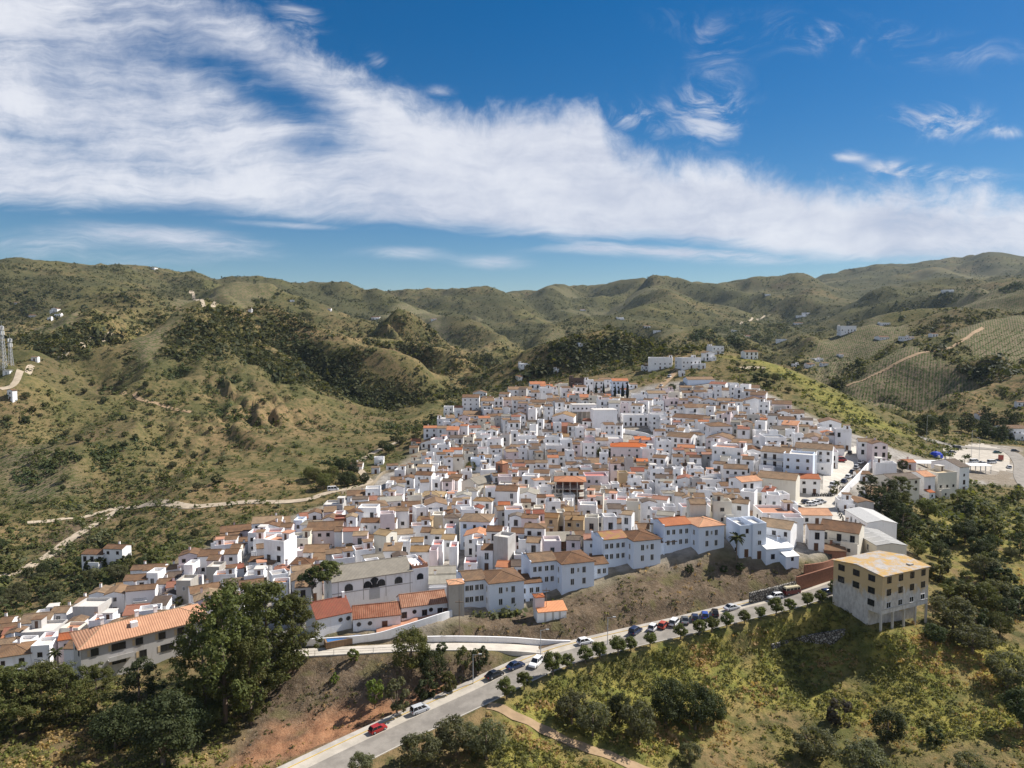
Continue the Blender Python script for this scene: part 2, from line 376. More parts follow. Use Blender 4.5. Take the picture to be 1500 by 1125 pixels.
# stone
m, k, b = new_mat('rubble_stone', .95, .1)
p = geopos(k); v = k.add('TexVoronoi', {'Vector': p, 'Scale': 1.7}); ve = k.add('TexVoronoi', {'Vector': p, 'Scale': 1.7}, feature='DISTANCE_TO_EDGE')
sepc = k.add('SeparateColor', {0: v.outputs['Color']})
setc(k, b, k.mix(k.mapr(ve.outputs['Distance'], 0, .16), (.04, .036, .03), k.mix(sepc.outputs[0], (.17, .15, .13), (.46, .43, .38)))); bump(k, b, k.mapr(ve.outputs['Distance'], 0, .2), .2, 1.0)

def foliage(name, c1, c2, c3=None, rough=.7, thru=.42):
    m, k, b = new_mat(name, rough, .2)
    isl = k.add('NewGeometry').outputs['Random Per Island']; n = k.noise(geopos(k), .45, 3, .6)
    col = k.mix(k.mapr(n, .38, .62), c1, c2)
    col = k.mix(k.math('MULTIPLY', isl, .6), col, c3 or tuple(x * .45 for x in c1))
    rnd = k.add('ObjectInfo').outputs['Random']
    col = k.add('HueSaturation', {'Hue': k.math('MULTIPLY_ADD', rnd, .03, .485), 'Value': k.math('MULTIPLY_ADD', rnd, .4, .8), 'Color': col}).outputs[0]
    setc(k, b, col)
    tl = k.add('BsdfTranslucent', {'Color': k.mix(1.0, col, (1.25, 1.2, .55), 'MULTIPLY')}); ms = k.add('MixShader', {0: thru, 1: b.outputs[0], 2: tl.outputs[0]})
    k.l.new(ms.outputs[0], [n for n in k.n if n.type == 'OUTPUT_MATERIAL'][0].inputs[0])
    return m
foliage('leaf_pine', (.09, .102, .028), (.058, .072, .02), (.14, .138, .042), thru=.34); foliage('leaf_olive', (.125, .128, .062), (.085, .092, .043), (.17, .17, .095)); foliage('leaf_dark', (.055, .07, .025), (.036, .05, .02), (.08, .09, .035), thru=.3); foliage('leaf_street', (.12, .14, .04), (.085, .105, .03), (.16, .17, .055))
foliage('leaf_bush', (.12, .125, .04), (.075, .088, .03), (.17, .16, .055)); foliage('leaf_cypress', (.022, .034, .016), (.016, .026, .012)); foliage('leaf_palm', (.09, .10, .04), (.06, .075, .03)); foliage('leaf_bright', (.15, .19, .04), (.10, .14, .03), (.22, .24, .06)); foliage('leaf_grey', (.13, .115, .085), (.10, .09, .07))
foliage('weed', (.215, .215, .055), (.125, .145, .038), (.28, .24, .075)); foliage('straw', (.42, .29, .125), (.34, .225, .10), (.50, .36, .17)); foliage('scrub_leaf', (.075, .085, .028), (.048, .06, .022), (.11, .11, .04)); foliage('vine_leaf', (.075, .10, .03), (.055, .08, .025), (.10, .12, .04))
m, k, b = new_mat('bark', .95, .1); n = k.noise(k.mapping(geopos(k), (3, 3, .5)), 2, 4); setc(k, b, k.mix(n, (.13, .095, .07), (.24, .19, .15)))
m, k, b = new_mat('bark_pale', .95, .1); n = k.noise(k.mapping(geopos(k), (3, 3, .5)), 2, 4); setc(k, b, k.mix(n, (.26, .22, .18), (.36, .31, .26)))

# ------------------------------------------------------------------ the ground material (masks are surface kinds, stored per vertex)
m, k, b = new_mat('ground', .97, .05)
p = geopos(k)
at = k.add('Attribute', attribute_name='kinds'); s1 = k.add('SeparateColor', {0: at.outputs['Color']})      # town, bare soil, red soil
at2 = k.add('Attribute', attribute_name='kinds_two'); s2 = k.add('SeparateColor', {0: at2.outputs['Color']})  # vines, lush, far
nb = k.noise(p, .0065, 6, .6); nm = k.noise(p, .035, 6, .65); nf = k.noise(p, .28, 6, .7); nff = k.noise(p, 1.6, 5, .75)
dry, olive, green, brown = (.245, .168, .086), (.165, .132, .06), (.095, .094, .038), (.16, .108, .064)
col = k.mix(k.mapr(nb, .36, .57), dry, olive)
col = k.mix(k.mapr(nm, .44, .62, 0, .9), col, green)
col = k.mix(k.mapr(k.noise(p, .013, 4, .6, .6), .54, .66, 0, .75), col, brown)
spots = k.mapr(k.math('MULTIPLY_ADD', nf, .6, k.math('MULTIPLY', nff, .4)), .47, .58, 0, .8)
col = k.mix(spots, col, (.065, .07, .027))
col = k.mix(k.mapr(nff, .55, .72, 0, .35), col, (.33, .25, .13))
maq = k.mix(k.mapr(nf, .4, .62), (.082, .075, .036), (.044, .05, .023))
col = k.mix(s2.outputs[2], col, maq)
# lush grass
lg = k.mix(k.mapr(nf, .38, .6), (.29, .25, .065), (.15, .16, .04)); lg = k.mix(k.mapr(nff, .5, .7, 0, .55), lg, (.28, .20, .09))
col = k.mix(s2.outputs[1], col, lg)
# vineyards: low vines in rows over brown soil
vw = k.add('TexWave', {'Vector': k.mapping(p, (1, 1, 1), (0, 0, .55)), 'Scale': .13, 'Distortion': 2.0, 'Detail': 2, 'Detail Scale': .6}, bands_direction='X').outputs['Fac']
vc = k.mix(k.mapr(k.math('MULTIPLY_ADD', vw, .13, k.math('MULTIPLY', nf, .87)), .42, .58), (.20, .155, .10), (.075, .09, .033))
col = k.mix(s2.outputs[0], col, vc)
# bare soil and red earth
bs = k.mix(k.mapr(nf, .35, .65), (.17, .122, .08), (.092, .068, .045)); bs = k.mix(k.mapr(nff, .48, .7, 0, .5), bs, (.28, .23, .17)); bs = k.mix(k.mapr(k.noise(p, .16, 4), .54, .66, 0, .6), bs, (.13, .12, .05))
col = k.mix(s1.outputs[1], col, bs)
rs = k.mix(k.mapr(nf, .35, .65), (.36, .185, .10), (.25, .125, .07)); rs = k.mix(k.mapr(nff, .5, .7, 0, .5), rs, (.42, .27, .16))
col = k.mix(s1.outputs[2], col, rs)
tw = k.mix(k.mapr(nf, .35, .65), (.38, .35, .31), (.22, .20, .18)); tw = k.mix(k.mapr(nm, .45, .6, 0, .7), tw, (.24, .19, .13))
col = k.mix(s1.outputs[0], col, tw)
setc(k, b, col)
hh = k.math('MULTIPLY_ADD', nf, 1.0, k.math('MULTIPLY', nff, .35))
bump(k, b, hh, .8, .9)

# ------------------------------------------------------------------ daylight
SUN_AZ, SUN_EL = rad(65), rad(46)
w = bpy.data.worlds.new('World'); scene.world = w; w.use_nodes = True
k = NT_(w.node_tree); k.n.clear()
sky = k.add('TexSky', sky_type='NISHITA'); sky.sun_disc = False
sky.sun_elevation = SUN_EL; sky.sun_rotation = SUN_AZ; sky.altitude = 500; sky.air_density = 1.0; sky.dust_density = .3; sky.ozone_density = 2.5
skc = k.add('HueSaturation', {'Hue': .502, 'Saturation': 1.5, 'Value': .56, 'Color': sky.outputs[0]}).outputs[0]
tc = k.add('TexCoord').outputs['Generated']; sx = k.add('SeparateXYZ', {0: tc})
yc = k.math('MAXIMUM', sx.outputs[1], .12)
u = k.math('DIVIDE', sx.outputs[0], yc); v = k.math('DIVIDE', sx.outputs[2], yc)
uv = k.add('CombineXYZ', {0: u, 1: v}).outputs[0]
def curve(pts):
    nd = k.add('FloatCurve', {1: k.mapr(u, -.9, .9, 0, 1, False)})
    cv = nd.mapping.curves[0]
    q = []
    for px, py in pts:
        a, b_ = ray(px, py); q.append(((float(a) + .9) / 1.8, float(b_) / .6))
    cv.points[0].location = (0, q[0][1]); cv.points[1].location = (1, q[-1][1])
    for a in q: cv.points.new(*a)
    nd.mapping.update()
    return k.math('MULTIPLY', nd.outputs[0], .6)
top = curve([(-40, -130), (150, -80), (300, -20), (400, 20), (470, 62), (540, 100), (620, 140), (690, 150), (760, 147), (830, 138), (870, 150), (900, 196), (960, 212), (1040, 222), (1100, 226), (1180, 250), (1260, 262), (1360, 268), (1430, 266), (1500, 272), (1560, 272)])
bot = curve([(-40, 296), (100, 298), (250, 304), (400, 316), (520, 328), (640, 334), (740, 342), (850, 352), (960, 352), (1050, 362), (1150, 380), (1250, 388), (1400, 395), (1560, 400)])
# two noise fields: torn edges and long fibres that follow the drift of the cirrus
warp = k.add('VectorMath', {0: k.add('TexNoise', {'Vector': uv, 'Scale': 3.2, 'Detail': 4, 'Roughness': .6}).outputs['Color'], 1: (.5, .5, .5)}, operation='SUBTRACT').outputs[0]
wv = k.add('VectorMath', {0: warp, 1: (.11, .11, 0), 2: uv}, operation='MULTIPLY_ADD').outputs[0]
edge = k.noise(wv, 11, 12, .68, .2)
fib = k.math('MULTIPLY_ADD', k.noise(k.mapping(wv, (3.2, 34, 1), (0, 0, .36)), 1.0, 10, .66, .3), .42, k.math('MULTIPLY', k.noise(k.mapping(wv, (2.2, 11, 1), (0, 0, .38)), 1.0, 12, .66, .25), .58))
fib2 = k.noise(k.mapping(wv, (1.8, 16, 1), (0, 0, .05)), 1.0, 11, .67, .2)
puff = k.noise(k.mapping(wv, (5.5, 9, 1), (0, 0, .15)), 1.0, 12, .66, .1)
et = k.math('MULTIPLY_ADD', k.math('SUBTRACT', edge, .5), .12, k.math('SUBTRACT', top, v))
eb = k.math('MULTIPLY_ADD', k.math('SUBTRACT', fib2, .5), .075, k.math('SUBTRACT', v, bot))
band = k.math('MULTIPLY', k.mapr(et, -.006, .05), k.mapr(eb, -.01, .02))
def blob(px, py, rx, ry, amp, tilt=0.0):
    a, b_ = ray(px, py)
    du = k.math('SUBTRACT', u, float(a)); dv = k.math('SUBTRACT', v, float(b_))
    c, s_ = math.cos(tilt), math.sin(tilt)
    x = k.math('MULTIPLY_ADD', du, c, k.math('MULTIPLY', dv, s_)); y = k.math('MULTIPLY_ADD', dv, c, k.math('MULTIPLY', du, -s_))
    x = k.math('DIVIDE', x, rx / FPX); y = k.math('DIVIDE', y, ry / FPX)
    r2 = k.math('MULTIPLY_ADD', x, x, k.math('MULTIPLY', y, y))
    return k.math('MULTIPLY', k.math('EXPONENT', k.math('MULTIPLY', r2, -1.0)), amp)
def total(lst):
    r = lst[0]
    for q in lst[1:]: r = k.math('ADD', r, q)
    return r
thin = total([blob(330, 100, 150, 26, .42, -.30), blob(430, 160, 120, 26, .42, -.35), blob(480, 215, 60, 22, .25), blob(60, 205, 90, 12, .22, -.15), blob(250, 40, 140, 20, .14, -.3), blob(90, 90, 130, 34, .16, -.1)])
body = k.math('MULTIPLY_ADD', k.math('SUBTRACT', fib, .5), 1.7, k.math('SUBTRACT', .80, thin))
body = k.math('MULTIPLY_ADD', k.math('SUBTRACT', puff, .5), .9, body)
boost = total([blob(780, 240, 260, 90, .28), blob(1050, 300, 300, 55, .30), blob(620, 200, 120, 60, .10), blob(1300, 330, 260, 45, .22)])
body = k.math('ADD', body, boost)
dens = k.math('MULTIPLY', band, k.mapr(body, .15, .98))
# loose streaks under the band and wisps beside it
low = total([blob(60, 360, 110, 26, .52), blob(280, 352, 150, 20, .62, -.10), blob(590, 371, 70, 12, .55), blob(730, 385, 60, 12, .55), blob(960, 368, 170, 9, .85, -.03), blob(1080, 380, 110, 10, .75, -.03), blob(850, 352, 90, 7, .5, -.08), blob(430, 330, 120, 6, .5, -.06), blob(200, 385, 200, 14, .35)])
low = k.mapr(k.math('MULTIPLY', low, k.math('MULTIPLY_ADD', fib2, 3.6, -1.1)), .10, .7, 0, .9)
hi = total([blob(1040, 165, 60, 50, .85, -.4), blob(930, 175, 60, 28, .6, -.3), blob(1370, 178, 75, 26, .85), blob(1475, 194, 28, 10, .75), blob(1310, 248, 42, 14, .9), blob(1245, 228, 26, 10, .7), blob(548, 84, 22, 14, .55, -.5), blob(645, 133, 26, 10, .5), blob(1280, 60, 260, 36, .40, -.1), blob(1020, 60, 70, 30, .35, -.5), blob(1400, 262, 90, 16, .6), blob(440, 30, 60, 30, .5, -.7)])
wisp = k.noise(k.mapping(wv, (7, 15, 1), (0, 0, -.5)), 1.0, 8, .66, 1.6)
hi = k.mapr(k.math('MULTIPLY', hi, k.math('MULTIPLY_ADD', wisp, 4.2, -1.55)), .06, .8, 0, .85)
dens = k.math('MAXIMUM', dens, k.math('MAXIMUM', low, hi))
dens = k.math('MULTIPLY', dens, k.mapr(sx.outputs[1], .05, .2))
rear_fill = k.math('MULTIPLY', k.mapr(sx.outputs[1], .0, -.45), k.mapr(k.noise(tc, 2.2, 5), .3, .6, .28, .6))  # unseen cloud layer added behind the camera, lifts the light on camera-facing walls
dens = k.math('MAXIMUM', k.math('MULTIPLY', dens, .93), k.math('MULTIPLY', rear_fill, k.mapr(sx.outputs[2], -.02, .06)))
shade = k.mapr(k.math('MULTIPLY_ADD', puff, .5, k.math('MULTIPLY', fib, .5)), .36, .62)
SKYK = .10
cc = k.mix(shade, tuple(x / SKYK for x in (.37, .40, .49)), tuple(x / SKYK for x in (.59, .60, .64)))
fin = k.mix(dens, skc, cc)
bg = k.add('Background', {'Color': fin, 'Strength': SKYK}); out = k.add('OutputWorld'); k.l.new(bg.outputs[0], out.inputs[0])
sl = bpy.data.lights.new('sun', 'SUN'); sl.energy = 5.0; sl.angle = rad(.55); sl.color = (1, .95, .87)
so = bpy.data.objects.new('sun', sl); COL.objects.link(so)
so.rotation_euler = (pi / 2 - SUN_EL, 0, pi - SUN_AZ)      # light comes from azimuth SUN_AZ (clockwise from +Y)
scene.view_settings.view_transform = 'Standard'; scene.view_settings.look = 'None'; scene.view_settings.exposure = .56; scene.view_settings.gamma = 1

# ------------------------------------------------------------------ meshes
class MB:
    """collects faces with a material per face; build() links them as ONE mesh object"""
    def __init__(s):
        s.v = []; s.f = []; s.m = []; s.mats = []; s.M = None; s.np = []
    def mi(s, name):
        if name not in s.mats: s.mats.append(name)
        return s.mats.index(name)
    def pts(s, ps):
        n = len(s.v)
        s.v.extend([tuple(s.M @ Vector(p)) for p in ps] if s.M is not None else [tuple(p) for p in ps])
        return n
    def face(s, ps, mat):
        n = s.pts(ps); s.f.append(tuple(range(n, n + len(ps)))); s.m.append(s.mi(mat))
    def faces(s, ps, fs, mat):
        n = s.pts(ps); i = s.mi(mat)
        for f in fs: s.f.append(tuple(n + q for q in f)); s.m.append(i)
    def box(s, x0, x1, y0, y1, z0, z1, mat, skip=''):
        ps = [(x0, y0, z0), (x1, y0, z0), (x1, y1, z0), (x0, y1, z0), (x0, y0, z1), (x1, y0, z1), (x1, y1, z1), (x0, y1, z1)]
        fs = {'b': (3, 2, 1, 0), 't': (4, 5, 6, 7), 'f': (0, 1, 5, 4), 'r': (1, 2, 6, 5), 'k': (2, 3, 7, 6), 'l': (3, 0, 4, 7)}
        s.faces(ps, [q for c, q in fs.items() if c not in skip], mat)
    def prism(s, poly, a, b, mat, axis='x'):
        """poly of (p, z) swept along x (p = y) or along y (p = x)"""
        n = len(poly)
        if axis == 'x': ps = [(a, p, z) for p, z in poly] + [(b, p, z) for p, z in poly]
        else: ps = [(p, a, z) for p, z in poly] + [(p, b, z) for p, z in poly]
        fs = [tuple(range(n))[::-1], tuple(range(n, 2 * n))] + [(i, (i + 1) % n, n + (i + 1) % n, n + i) for i in range(n)]
        if axis != 'x': fs = [f[::-1] for f in fs]
        s.faces(ps, fs, mat)
    def tube(s, p0, p1, r0, r1, mat, n=7, cap=True):
        p0, p1 = Vector(p0), Vector(p1); d = (p1 - p0).normalized()
        a = d.orthogonal().normalized(); b = d.cross(a)
        ps = [p + (a * math.cos(t) + b * math.sin(t)) * r for p, r in ((p0, r0), (p1, r1)) for t in [2 * pi * i / n for i in range(n)]]
        fs = [(i, (i + 1) % n, n + (i + 1) % n, n + i) for i in range(n)]
        if cap: fs += [tuple(range(n))[::-1], tuple(range(n, 2 * n))]
        s.faces(ps, fs, mat)
    def path(s, pts, rs, mat, n=7):
        for i in range(len(pts) - 1): s.tube(pts[i], pts[i + 1], rs[i], rs[i + 1], mat, n, True)
    def build(s, name, parent=None, smooth=False):
        me = bpy.data.meshes.new(name)
        me.from_pydata(s.v, [], s.f)
        for x in s.mats: me.materials.append(MATS[x])
        me.polygons.foreach_set('material_index', s.m)
        if smooth: me.polygons.foreach_set('use_smooth', [True] * len(s.f))
        return link(name, me, parent)
def link(name, me, parent=None):
    o = bpy.data.objects.new(name, me); COL.objects.link(o)
    if parent is not None: o.parent = parent
    return o
def quads_mesh(name, V, mat, nper=4):
    """V: (n, nper, 3) array of separate faces -> mesh datablock"""
    n = len(V)
    me = bpy.data.meshes.new(name)
    me.vertices.add(n * nper); me.vertices.foreach_set('co', np.ascontiguousarray(V, dtype=np.float32).ravel())
    me.loops.add(n * nper); me.loops.foreach_set('vertex_index', np.arange(n * nper, dtype=np.int32))
    me.polygons.add(n); me.polygons.foreach_set('loop_start', np.arange(0, n * nper, nper, dtype=np.int32)); me.polygons.foreach_set('loop_total', np.full(n, nper, dtype=np.int32))
    me.update(calc_edges=True)
    for x in ([mat] if isinstance(mat, str) else mat): me.materials.append(MATS[x])
    return me
def grid_mesh(name, X, Y, Z, mask=None, mat='ground'):
    h, w_ = X.shape
    idx = np.arange(h * w_).reshape(h, w_)
    q = np.stack([idx[:-1, :-1], idx[:-1, 1:], idx[1:, 1:], idx[1:, :-1]], -1).reshape(-1, 4)
    if mask is not None: q = q[mask.ravel()]
    used, inv = np.unique(q, return_inverse=True); q = inv.reshape(-1, 4)
    co = np.stack([X.ravel(), Y.ravel(), Z.ravel()], -1)[used]
    me = bpy.data.meshes.new(name); n = len(q)
    me.vertices.add(len(co)); me.vertices.foreach_set('co', co.astype(np.float32).ravel())
    me.loops.add(n * 4); me.loops.foreach_set('vertex_index', q.astype(np.int32).ravel())
    me.polygons.add(n); me.polygons.foreach_set('loop_start', np.arange(0, n * 4, 4, dtype=np.int32)); me.polygons.foreach_set('loop_total', np.full(n, 4, dtype=np.int32))
    me.polygons.foreach_set('use_smooth', np.ones(n, bool))
    me.update(calc_edges=True); me.materials.append(MATS[mat])
    return me, used
def tag(o, label=None, cat=None, group=None, kind=None):
    if label: o['label'] = label
    if cat: o['category'] = cat
    if group: o['group'] = group
    if kind: o['kind'] = kind
    return o
def thing(name, label, cat, loc=(0, 0, 0), rz=0.0, group=None):
    o = bpy.data.objects.new(name, None); COL.objects.link(o)
    o.empty_display_size = .5
    o.location = loc; o.rotation_euler = (0, 0, rz)
    return tag(o, label, cat, group)
KIDS = {}
def kids(o):
    return [c for c in o.children]
def copy_tree(o, parent=None):
    c = o.copy(); COL.objects.link(c)
    if parent is not None: c.parent = parent
    for ch in list(o.children): copy_tree(ch, c)
    return c

# ------------------------------------------------------------------ the ground sheet
PXG, PYG = pix(GX, GY, GZ)
def px_mask(poly, d0, d1, soft=0):
    return poly_in(PXG, PYG, poly) & (GY > d0) & (GY < d1)
def w_mask(polyD, soft):
    pts = [P(*p)[:2] for p in polyD]
    d, _ = seg_dist(GX, GY, pts, True)
    ins = poly_in(GX, GY, pts)
    sd = np.where(ins, d, -d) + soft * .8 * fbm(GX / (soft * 3), GY / (soft * 3), 3, 3)
    return sstep(-soft, soft, sd)
town = w_mask([(-40, 940, 190), (60, 905, 200), (180, 850, 222), (250, 830, 228), (330, 785, 250), (420, 760, 275), (500, 735, 292), (550, 700, 330), (610, 650, 400), (640, 610, 430), (690, 580, 475), (780, 562, 495), (900, 556, 505), (930, 575, 480), (1040, 555, 478), (1110, 565, 450), (1150, 585, 415), (1200, 612, 378),
               (1250, 632, 350), (1300, 640, 345), (1380, 672, 350), (1430, 645, 420), (1500, 650, 420), (1520, 705, 315), (1420, 705, 315), (1300, 730, 255), (1310, 800, 205), (1210, 822, 185), (1120, 822, 179), (1060, 815, 181), (960, 825, 178), (870, 860, 170), (760, 890, 164), (690, 905, 158), (640, 930, 150), (450, 940, 149), (300, 925, 165), (100, 975, 160), (-40, 985, 165)], 5)
bare = w_mask([(480, 952, 143), (640, 955, 142), (820, 965, 144), (700, 1000, 135), (600, 1045, 127), (480, 1095, 117), (330, 1115, 116), (380, 1010, 138)], 2.5)
bare = np.maximum(bare, w_mask([(640, 938, 146), (820, 945, 148), (940, 922, 155), (1080, 885, 165), (1200, 858, 172), (1200, 838, 178), (1110, 826, 178), (1020, 822, 179), (930, 838, 174), (870, 866, 168), (770, 898, 161), (680, 908, 156)], 2))
bare = np.maximum(bare, .8 * w_mask([(40, 850, 246), (110, 800, 270), (180, 745, 318), (150, 742, 322), (60, 800, 285)], 5))
red = w_mask([(330, 1118, 115), (480, 1098, 116.5), (610, 1045, 127), (700, 1003, 134), (640, 1000, 136), (520, 1030, 132), (400, 1060, 127)], 3) * sstep(-.35, .25, fbm(GX / 9, GY / 9, 44, 3) + .25)
lush = w_mask([(720, 1060, 125), (800, 1015, 137), (1000, 945, 152), (1220, 905, 163), (1300, 935, 152), (1400, 930, 158), (1560, 960, 150), (1560, 1180, 108), (650, 1180, 107)], 4)
lush = lush * sstep(-.5, .25, fbm(GX / 14, GY / 14, 21, 3) + .15)
lush = lush * (1 - .8 * w_mask([(960, 1120, 118), (1060, 1040, 136), (1160, 1030, 138), (1350, 1080, 128), (1560, 1110, 120), (1560, 1200, 104), (960, 1200, 106)], 4) * sstep(-.3, .1, fbm(GX / 11, GY / 11, 23, 3) + .08))
lush = np.maximum(lush, .7 * w_mask([(1320, 770, 235), (1400, 745, 275), (1560, 740, 285), (1560, 930, 165), (1400, 930, 162), (1350, 850, 195)], 6) * sstep(-.3, .2, fbm(GX / 12, GY / 12, 24, 3) + .1))
lush = np.maximum(lush, .8 * w_mask([(1060, 522, 535), (1130, 535, 522), (1250, 595, 450), (1330, 640, 400), (1250, 620, 400), (1150, 560, 475)], 10))
lush = np.maximum(lush, sstep(.08, .4, fbm(GX / 160, GY / 160, 61, 3)) * .12 * HILL)
vine = np.zeros_like(GX)
for pl in ([(0, 640, 385), (60, 645, 390), (110, 720, 342), (80, 740, 330), (0, 735, 330)], [(195, 520, 585), (270, 490, 640), (215, 545, 545)], [(1230, 560, 660), (1330, 540, 720), (1430, 560, 610), (1420, 600, 540), (1280, 600, 530)], [(1180, 530, 900), (1280, 480, 1300), (1330, 520, 950), (1200, 575, 660)],
           [(1380, 520, 760), (1480, 470, 900), (1560, 500, 780), (1480, 560, 610)], [(900, 490, 1400), (960, 485, 1500), (990, 520, 1150), (900, 540, 900)], [(560, 450, 1900), (640, 445, 2200), (660, 480, 1500), (580, 490, 1300)], [(1390, 430, 1650), (1500, 425, 1650), (1500, 445, 1300), (1380, 460, 1300)], [(250, 425, 1200), (330, 432, 1150), (320, 445, 1050), (260, 445, 1050)], [(20, 480, 760), (110, 470, 820), (120, 495, 650), (40, 505, 620)]):
    vine = np.maximum(vine, w_mask(pl, 12))
vine = np.maximum(vine, sstep(.18, .3, fbm(GX / 330, GY / 330, 71, 2) - .1) * .7 * sstep(700, 1200, GR) * HILL)
me, used = grid_mesh('ground', GX, GY, GZ)
def put_attr(me, name, a, b_, c):
    at = me.attributes.new(name, 'FLOAT_COLOR', 'POINT')
    at.data.foreach_set('color', np.stack([a.ravel(), b_.ravel(), c.ravel(), np.ones(a.size)], -1).astype(np.float32).ravel())
put_attr(me, 'kinds', town, np.clip(bare, 0, 1), red); maquis = np.clip(sstep(700, 1700, GR) * (.72 + 1.1 * fbm(GX / 420, GY / 420, 55, 4)) + .35 * sstep(250, 500, GR) * sstep(-.05, .3, fbm(GX / 150, GY / 150, 56, 4)), 0, .92) * HILL
put_attr(me, 'kinds_two', vine, np.clip(lush, 0, 1), maquis)
tag(link('ground', me), kind='structure')

# ------------------------------------------------------------------ ways laid on the ground
def strip(name, pts, off, wid, mat, lift, fixed=False, kind='structure', step=2.5):
    """a sheet of width wid whose centre lies off metres to the right of the line"""
    pts = [Vector(p) for p in pts]; out = []
    for a, b in zip(pts[:-1], pts[1:]):
        n = max(1, int((b - a).length / step))
        out += [a.lerp(b, i / n) for i in range(n)]
    out.append(pts[-1]); rows = []
    for i, p in enumerate(out):
        t = (out[min(i + 1, len(out) - 1)] - out[max(i - 1, 0)]); t.z = 0; t.normalize(); r = Vector((t.y, -t.x, 0))
        row = []
        for q in (-.5, 0, .5):
            c = p + r * (off + wid * q)
            z = p.z if fixed else G(c.x, c.y)
            row.append((c.x, c.y, z + lift))
        rows.append(row)
    mb = MB(); ps = [c for r in rows for c in r]
    fs = [(3 * i + j, 3 * i + j + 1, 3 * i + 4 + j, 3 * i + 3 + j) for i in range(len(rows) - 1) for j in (0, 1)]
    mb.faces(ps, fs, mat)
    o = mb.build(name, smooth=True)
    return tag(o, kind=kind) if kind else o
strip('road', ROAD, .9, 5.4, 'asphalt', .06, True)
strip('parking_lane', ROAD, -2.9, 2.2, 'lane_concrete', .064, True)
# kerb with a real step, ochre paint on its face, and the narrow pavement behind it
def kerb(name, pts, off, wid, h, mat, top=None):
    mb = MB(); L = []; pts = [Vector(p) for p in pts]
    for i, p in enumerate(pts):
        t = pts[min(i + 1, len(pts) - 1)] - pts[max(i - 1, 0)]; t.z = 0; t.normalize(); r = Vector((t.y, -t.x, 0))
        L.append((p + r * (off - wid / 2), p + r * (off + wid / 2)))
    for (a, b), (c, d) in zip(L[:-1], L[1:]):
        z = Vector((0, 0, h)); y = Vector((0, 0, -.5))
        mb.face([a + z, b + z, d + z, c + z], top or mat); mb.face([b + y, d + y, d + z, b + z], mat); mb.face([a + y, a + z, c + z, c + y], mat)
    return tag(mb.build(name), kind='structure')
kerb('pavement', ROAD, -4.75, 1.3, .14, 'kerb_stone', 'paving')
kerb('kerb', ROAD, -4.05, .16, .15, 'yellow_paint')
kerb('road_edge', ROAD, 3.75, .25, .12, 'kerb_stone')
strip('ramp_road', RAMP, 0, 3.6, 'ramp_paving', .05, True)
def hline(pts):
    return smooth_line([hit1(*p[:2], 0, p[2] if len(p) > 2 else 60) for p in pts], 6)
strip('dirt_track', smooth_line([P(715, 1040, 128), P(760, 1055, 126), P(830, 1078, 122), P(900, 1097, 119), P(960, 1112, 117), P(1040, 1140, 113)]), 0, 2.1, 'dirt_track', .12)
for pts, wd, mt in (([(0, 570, 300), (25, 556, 300), (42, 545, 300), (48, 539, 300)], 4, 'pale_track'), ([(85, 524, 350), (100, 512, 350), (125, 502, 350), (150, 496, 350), (168, 491, 350)], 4, 'pale_track'), ([(278, 430, 700), (284, 436, 700), (296, 441, 700), (318, 444, 700)], 5, 'pale_track'),
                    ([(-5, 848), (30, 836), (60, 822), (90, 800), (130, 775), (158, 757), (178, 743)], 4.2, 'pale_track'), ([(40, 766), (100, 760), (150, 750), (176, 742)], 3, 'pale_track'), ([(190, 742), (260, 740), (330, 739), (400, 736), (450, 732), (475, 724), (510, 716), (545, 708)], 4.5, 'pale_track'),
                    ([(545, 708), (536, 700), (528, 690), (524, 680), (540, 668), (565, 655), (590, 645)], 3.6, 'pale_track'), ([(180, 575, 350), (205, 585, 350), (240, 595, 350), (280, 604, 350)], 3, 'dirt_track'), ([(1085, 540), (1120, 539), (1160, 537)], 5, 'pale_track'), ([(965, 570), (985, 550), (1000, 535)], 5, 'dirt_track'),
                    ([(1085, 475, 900), (1110, 468, 900), (1128, 461, 900)], 6, 'pale_track'), ([(1240, 566, 500), (1290, 545, 500), (1340, 520, 500), (1400, 505, 500), (1440, 480, 500)], 3, 'dirt_track')):
    L_ = [hit1(*q[:2], 0, q[2] if len(q) > 2 else 60) for q in pts]; run = [L_[0]]; runs = [run]
    for q in L_[1:]:
        if (q - run[-1]).length > .34 * run[-1].length: run = []; runs.append(run)
        run.append(q)
    for run in runs:
        if len(run) > 1: strip('hill_track', smooth_line(run, 8), 0, wd, mt, .25 if wd < 5 else .5, step=3)
def sheet(name, poly, d0, d1, lift, mat):
    """a sheet over the ground cells inside a polygon of ground points"""
    pts = [tuple(hit1(*p)[:2]) for p in poly]
    cx = (GX[:-1, :-1] + GX[1:, 1:]) / 2; cy = (GY[:-1, :-1] + GY[1:, 1:]) / 2
    mk = poly_in(cx, cy, pts) & (cy > d0) & (cy < d1)
    me, _ = grid_mesh(name, GX, GY, GZ + lift, mk, mat)
    return tag(link(name, me), kind='structure')
sheet('town_square', [(1150, 728), (1190, 716), (1235, 722), (1262, 740), (1240, 752), (1262, 800), (1228, 800), (1205, 768), (1150, 758)], 180, 300, .05, 'square_paving')
sheet('steep_street', [(1203, 722), (1205, 700), (1222, 672), (1248, 655), (1275, 648), (1280, 658), (1250, 690), (1228, 724)], 220, 380, .055, 'square_paving')
sheet('car_park', [(1385, 655), (1440, 650), (1480, 662), (1482, 690), (1440, 690), (1370, 680)], 280, 480, .05, 'lane_concrete')
strip('valley_road', hline([(1350, 642), (1375, 648), (1410, 655), (1450, 658), (1480, 663), (1496, 680), (1498, 700), (1512, 720)]), 0, 7, 'asphalt', .2, step=4)

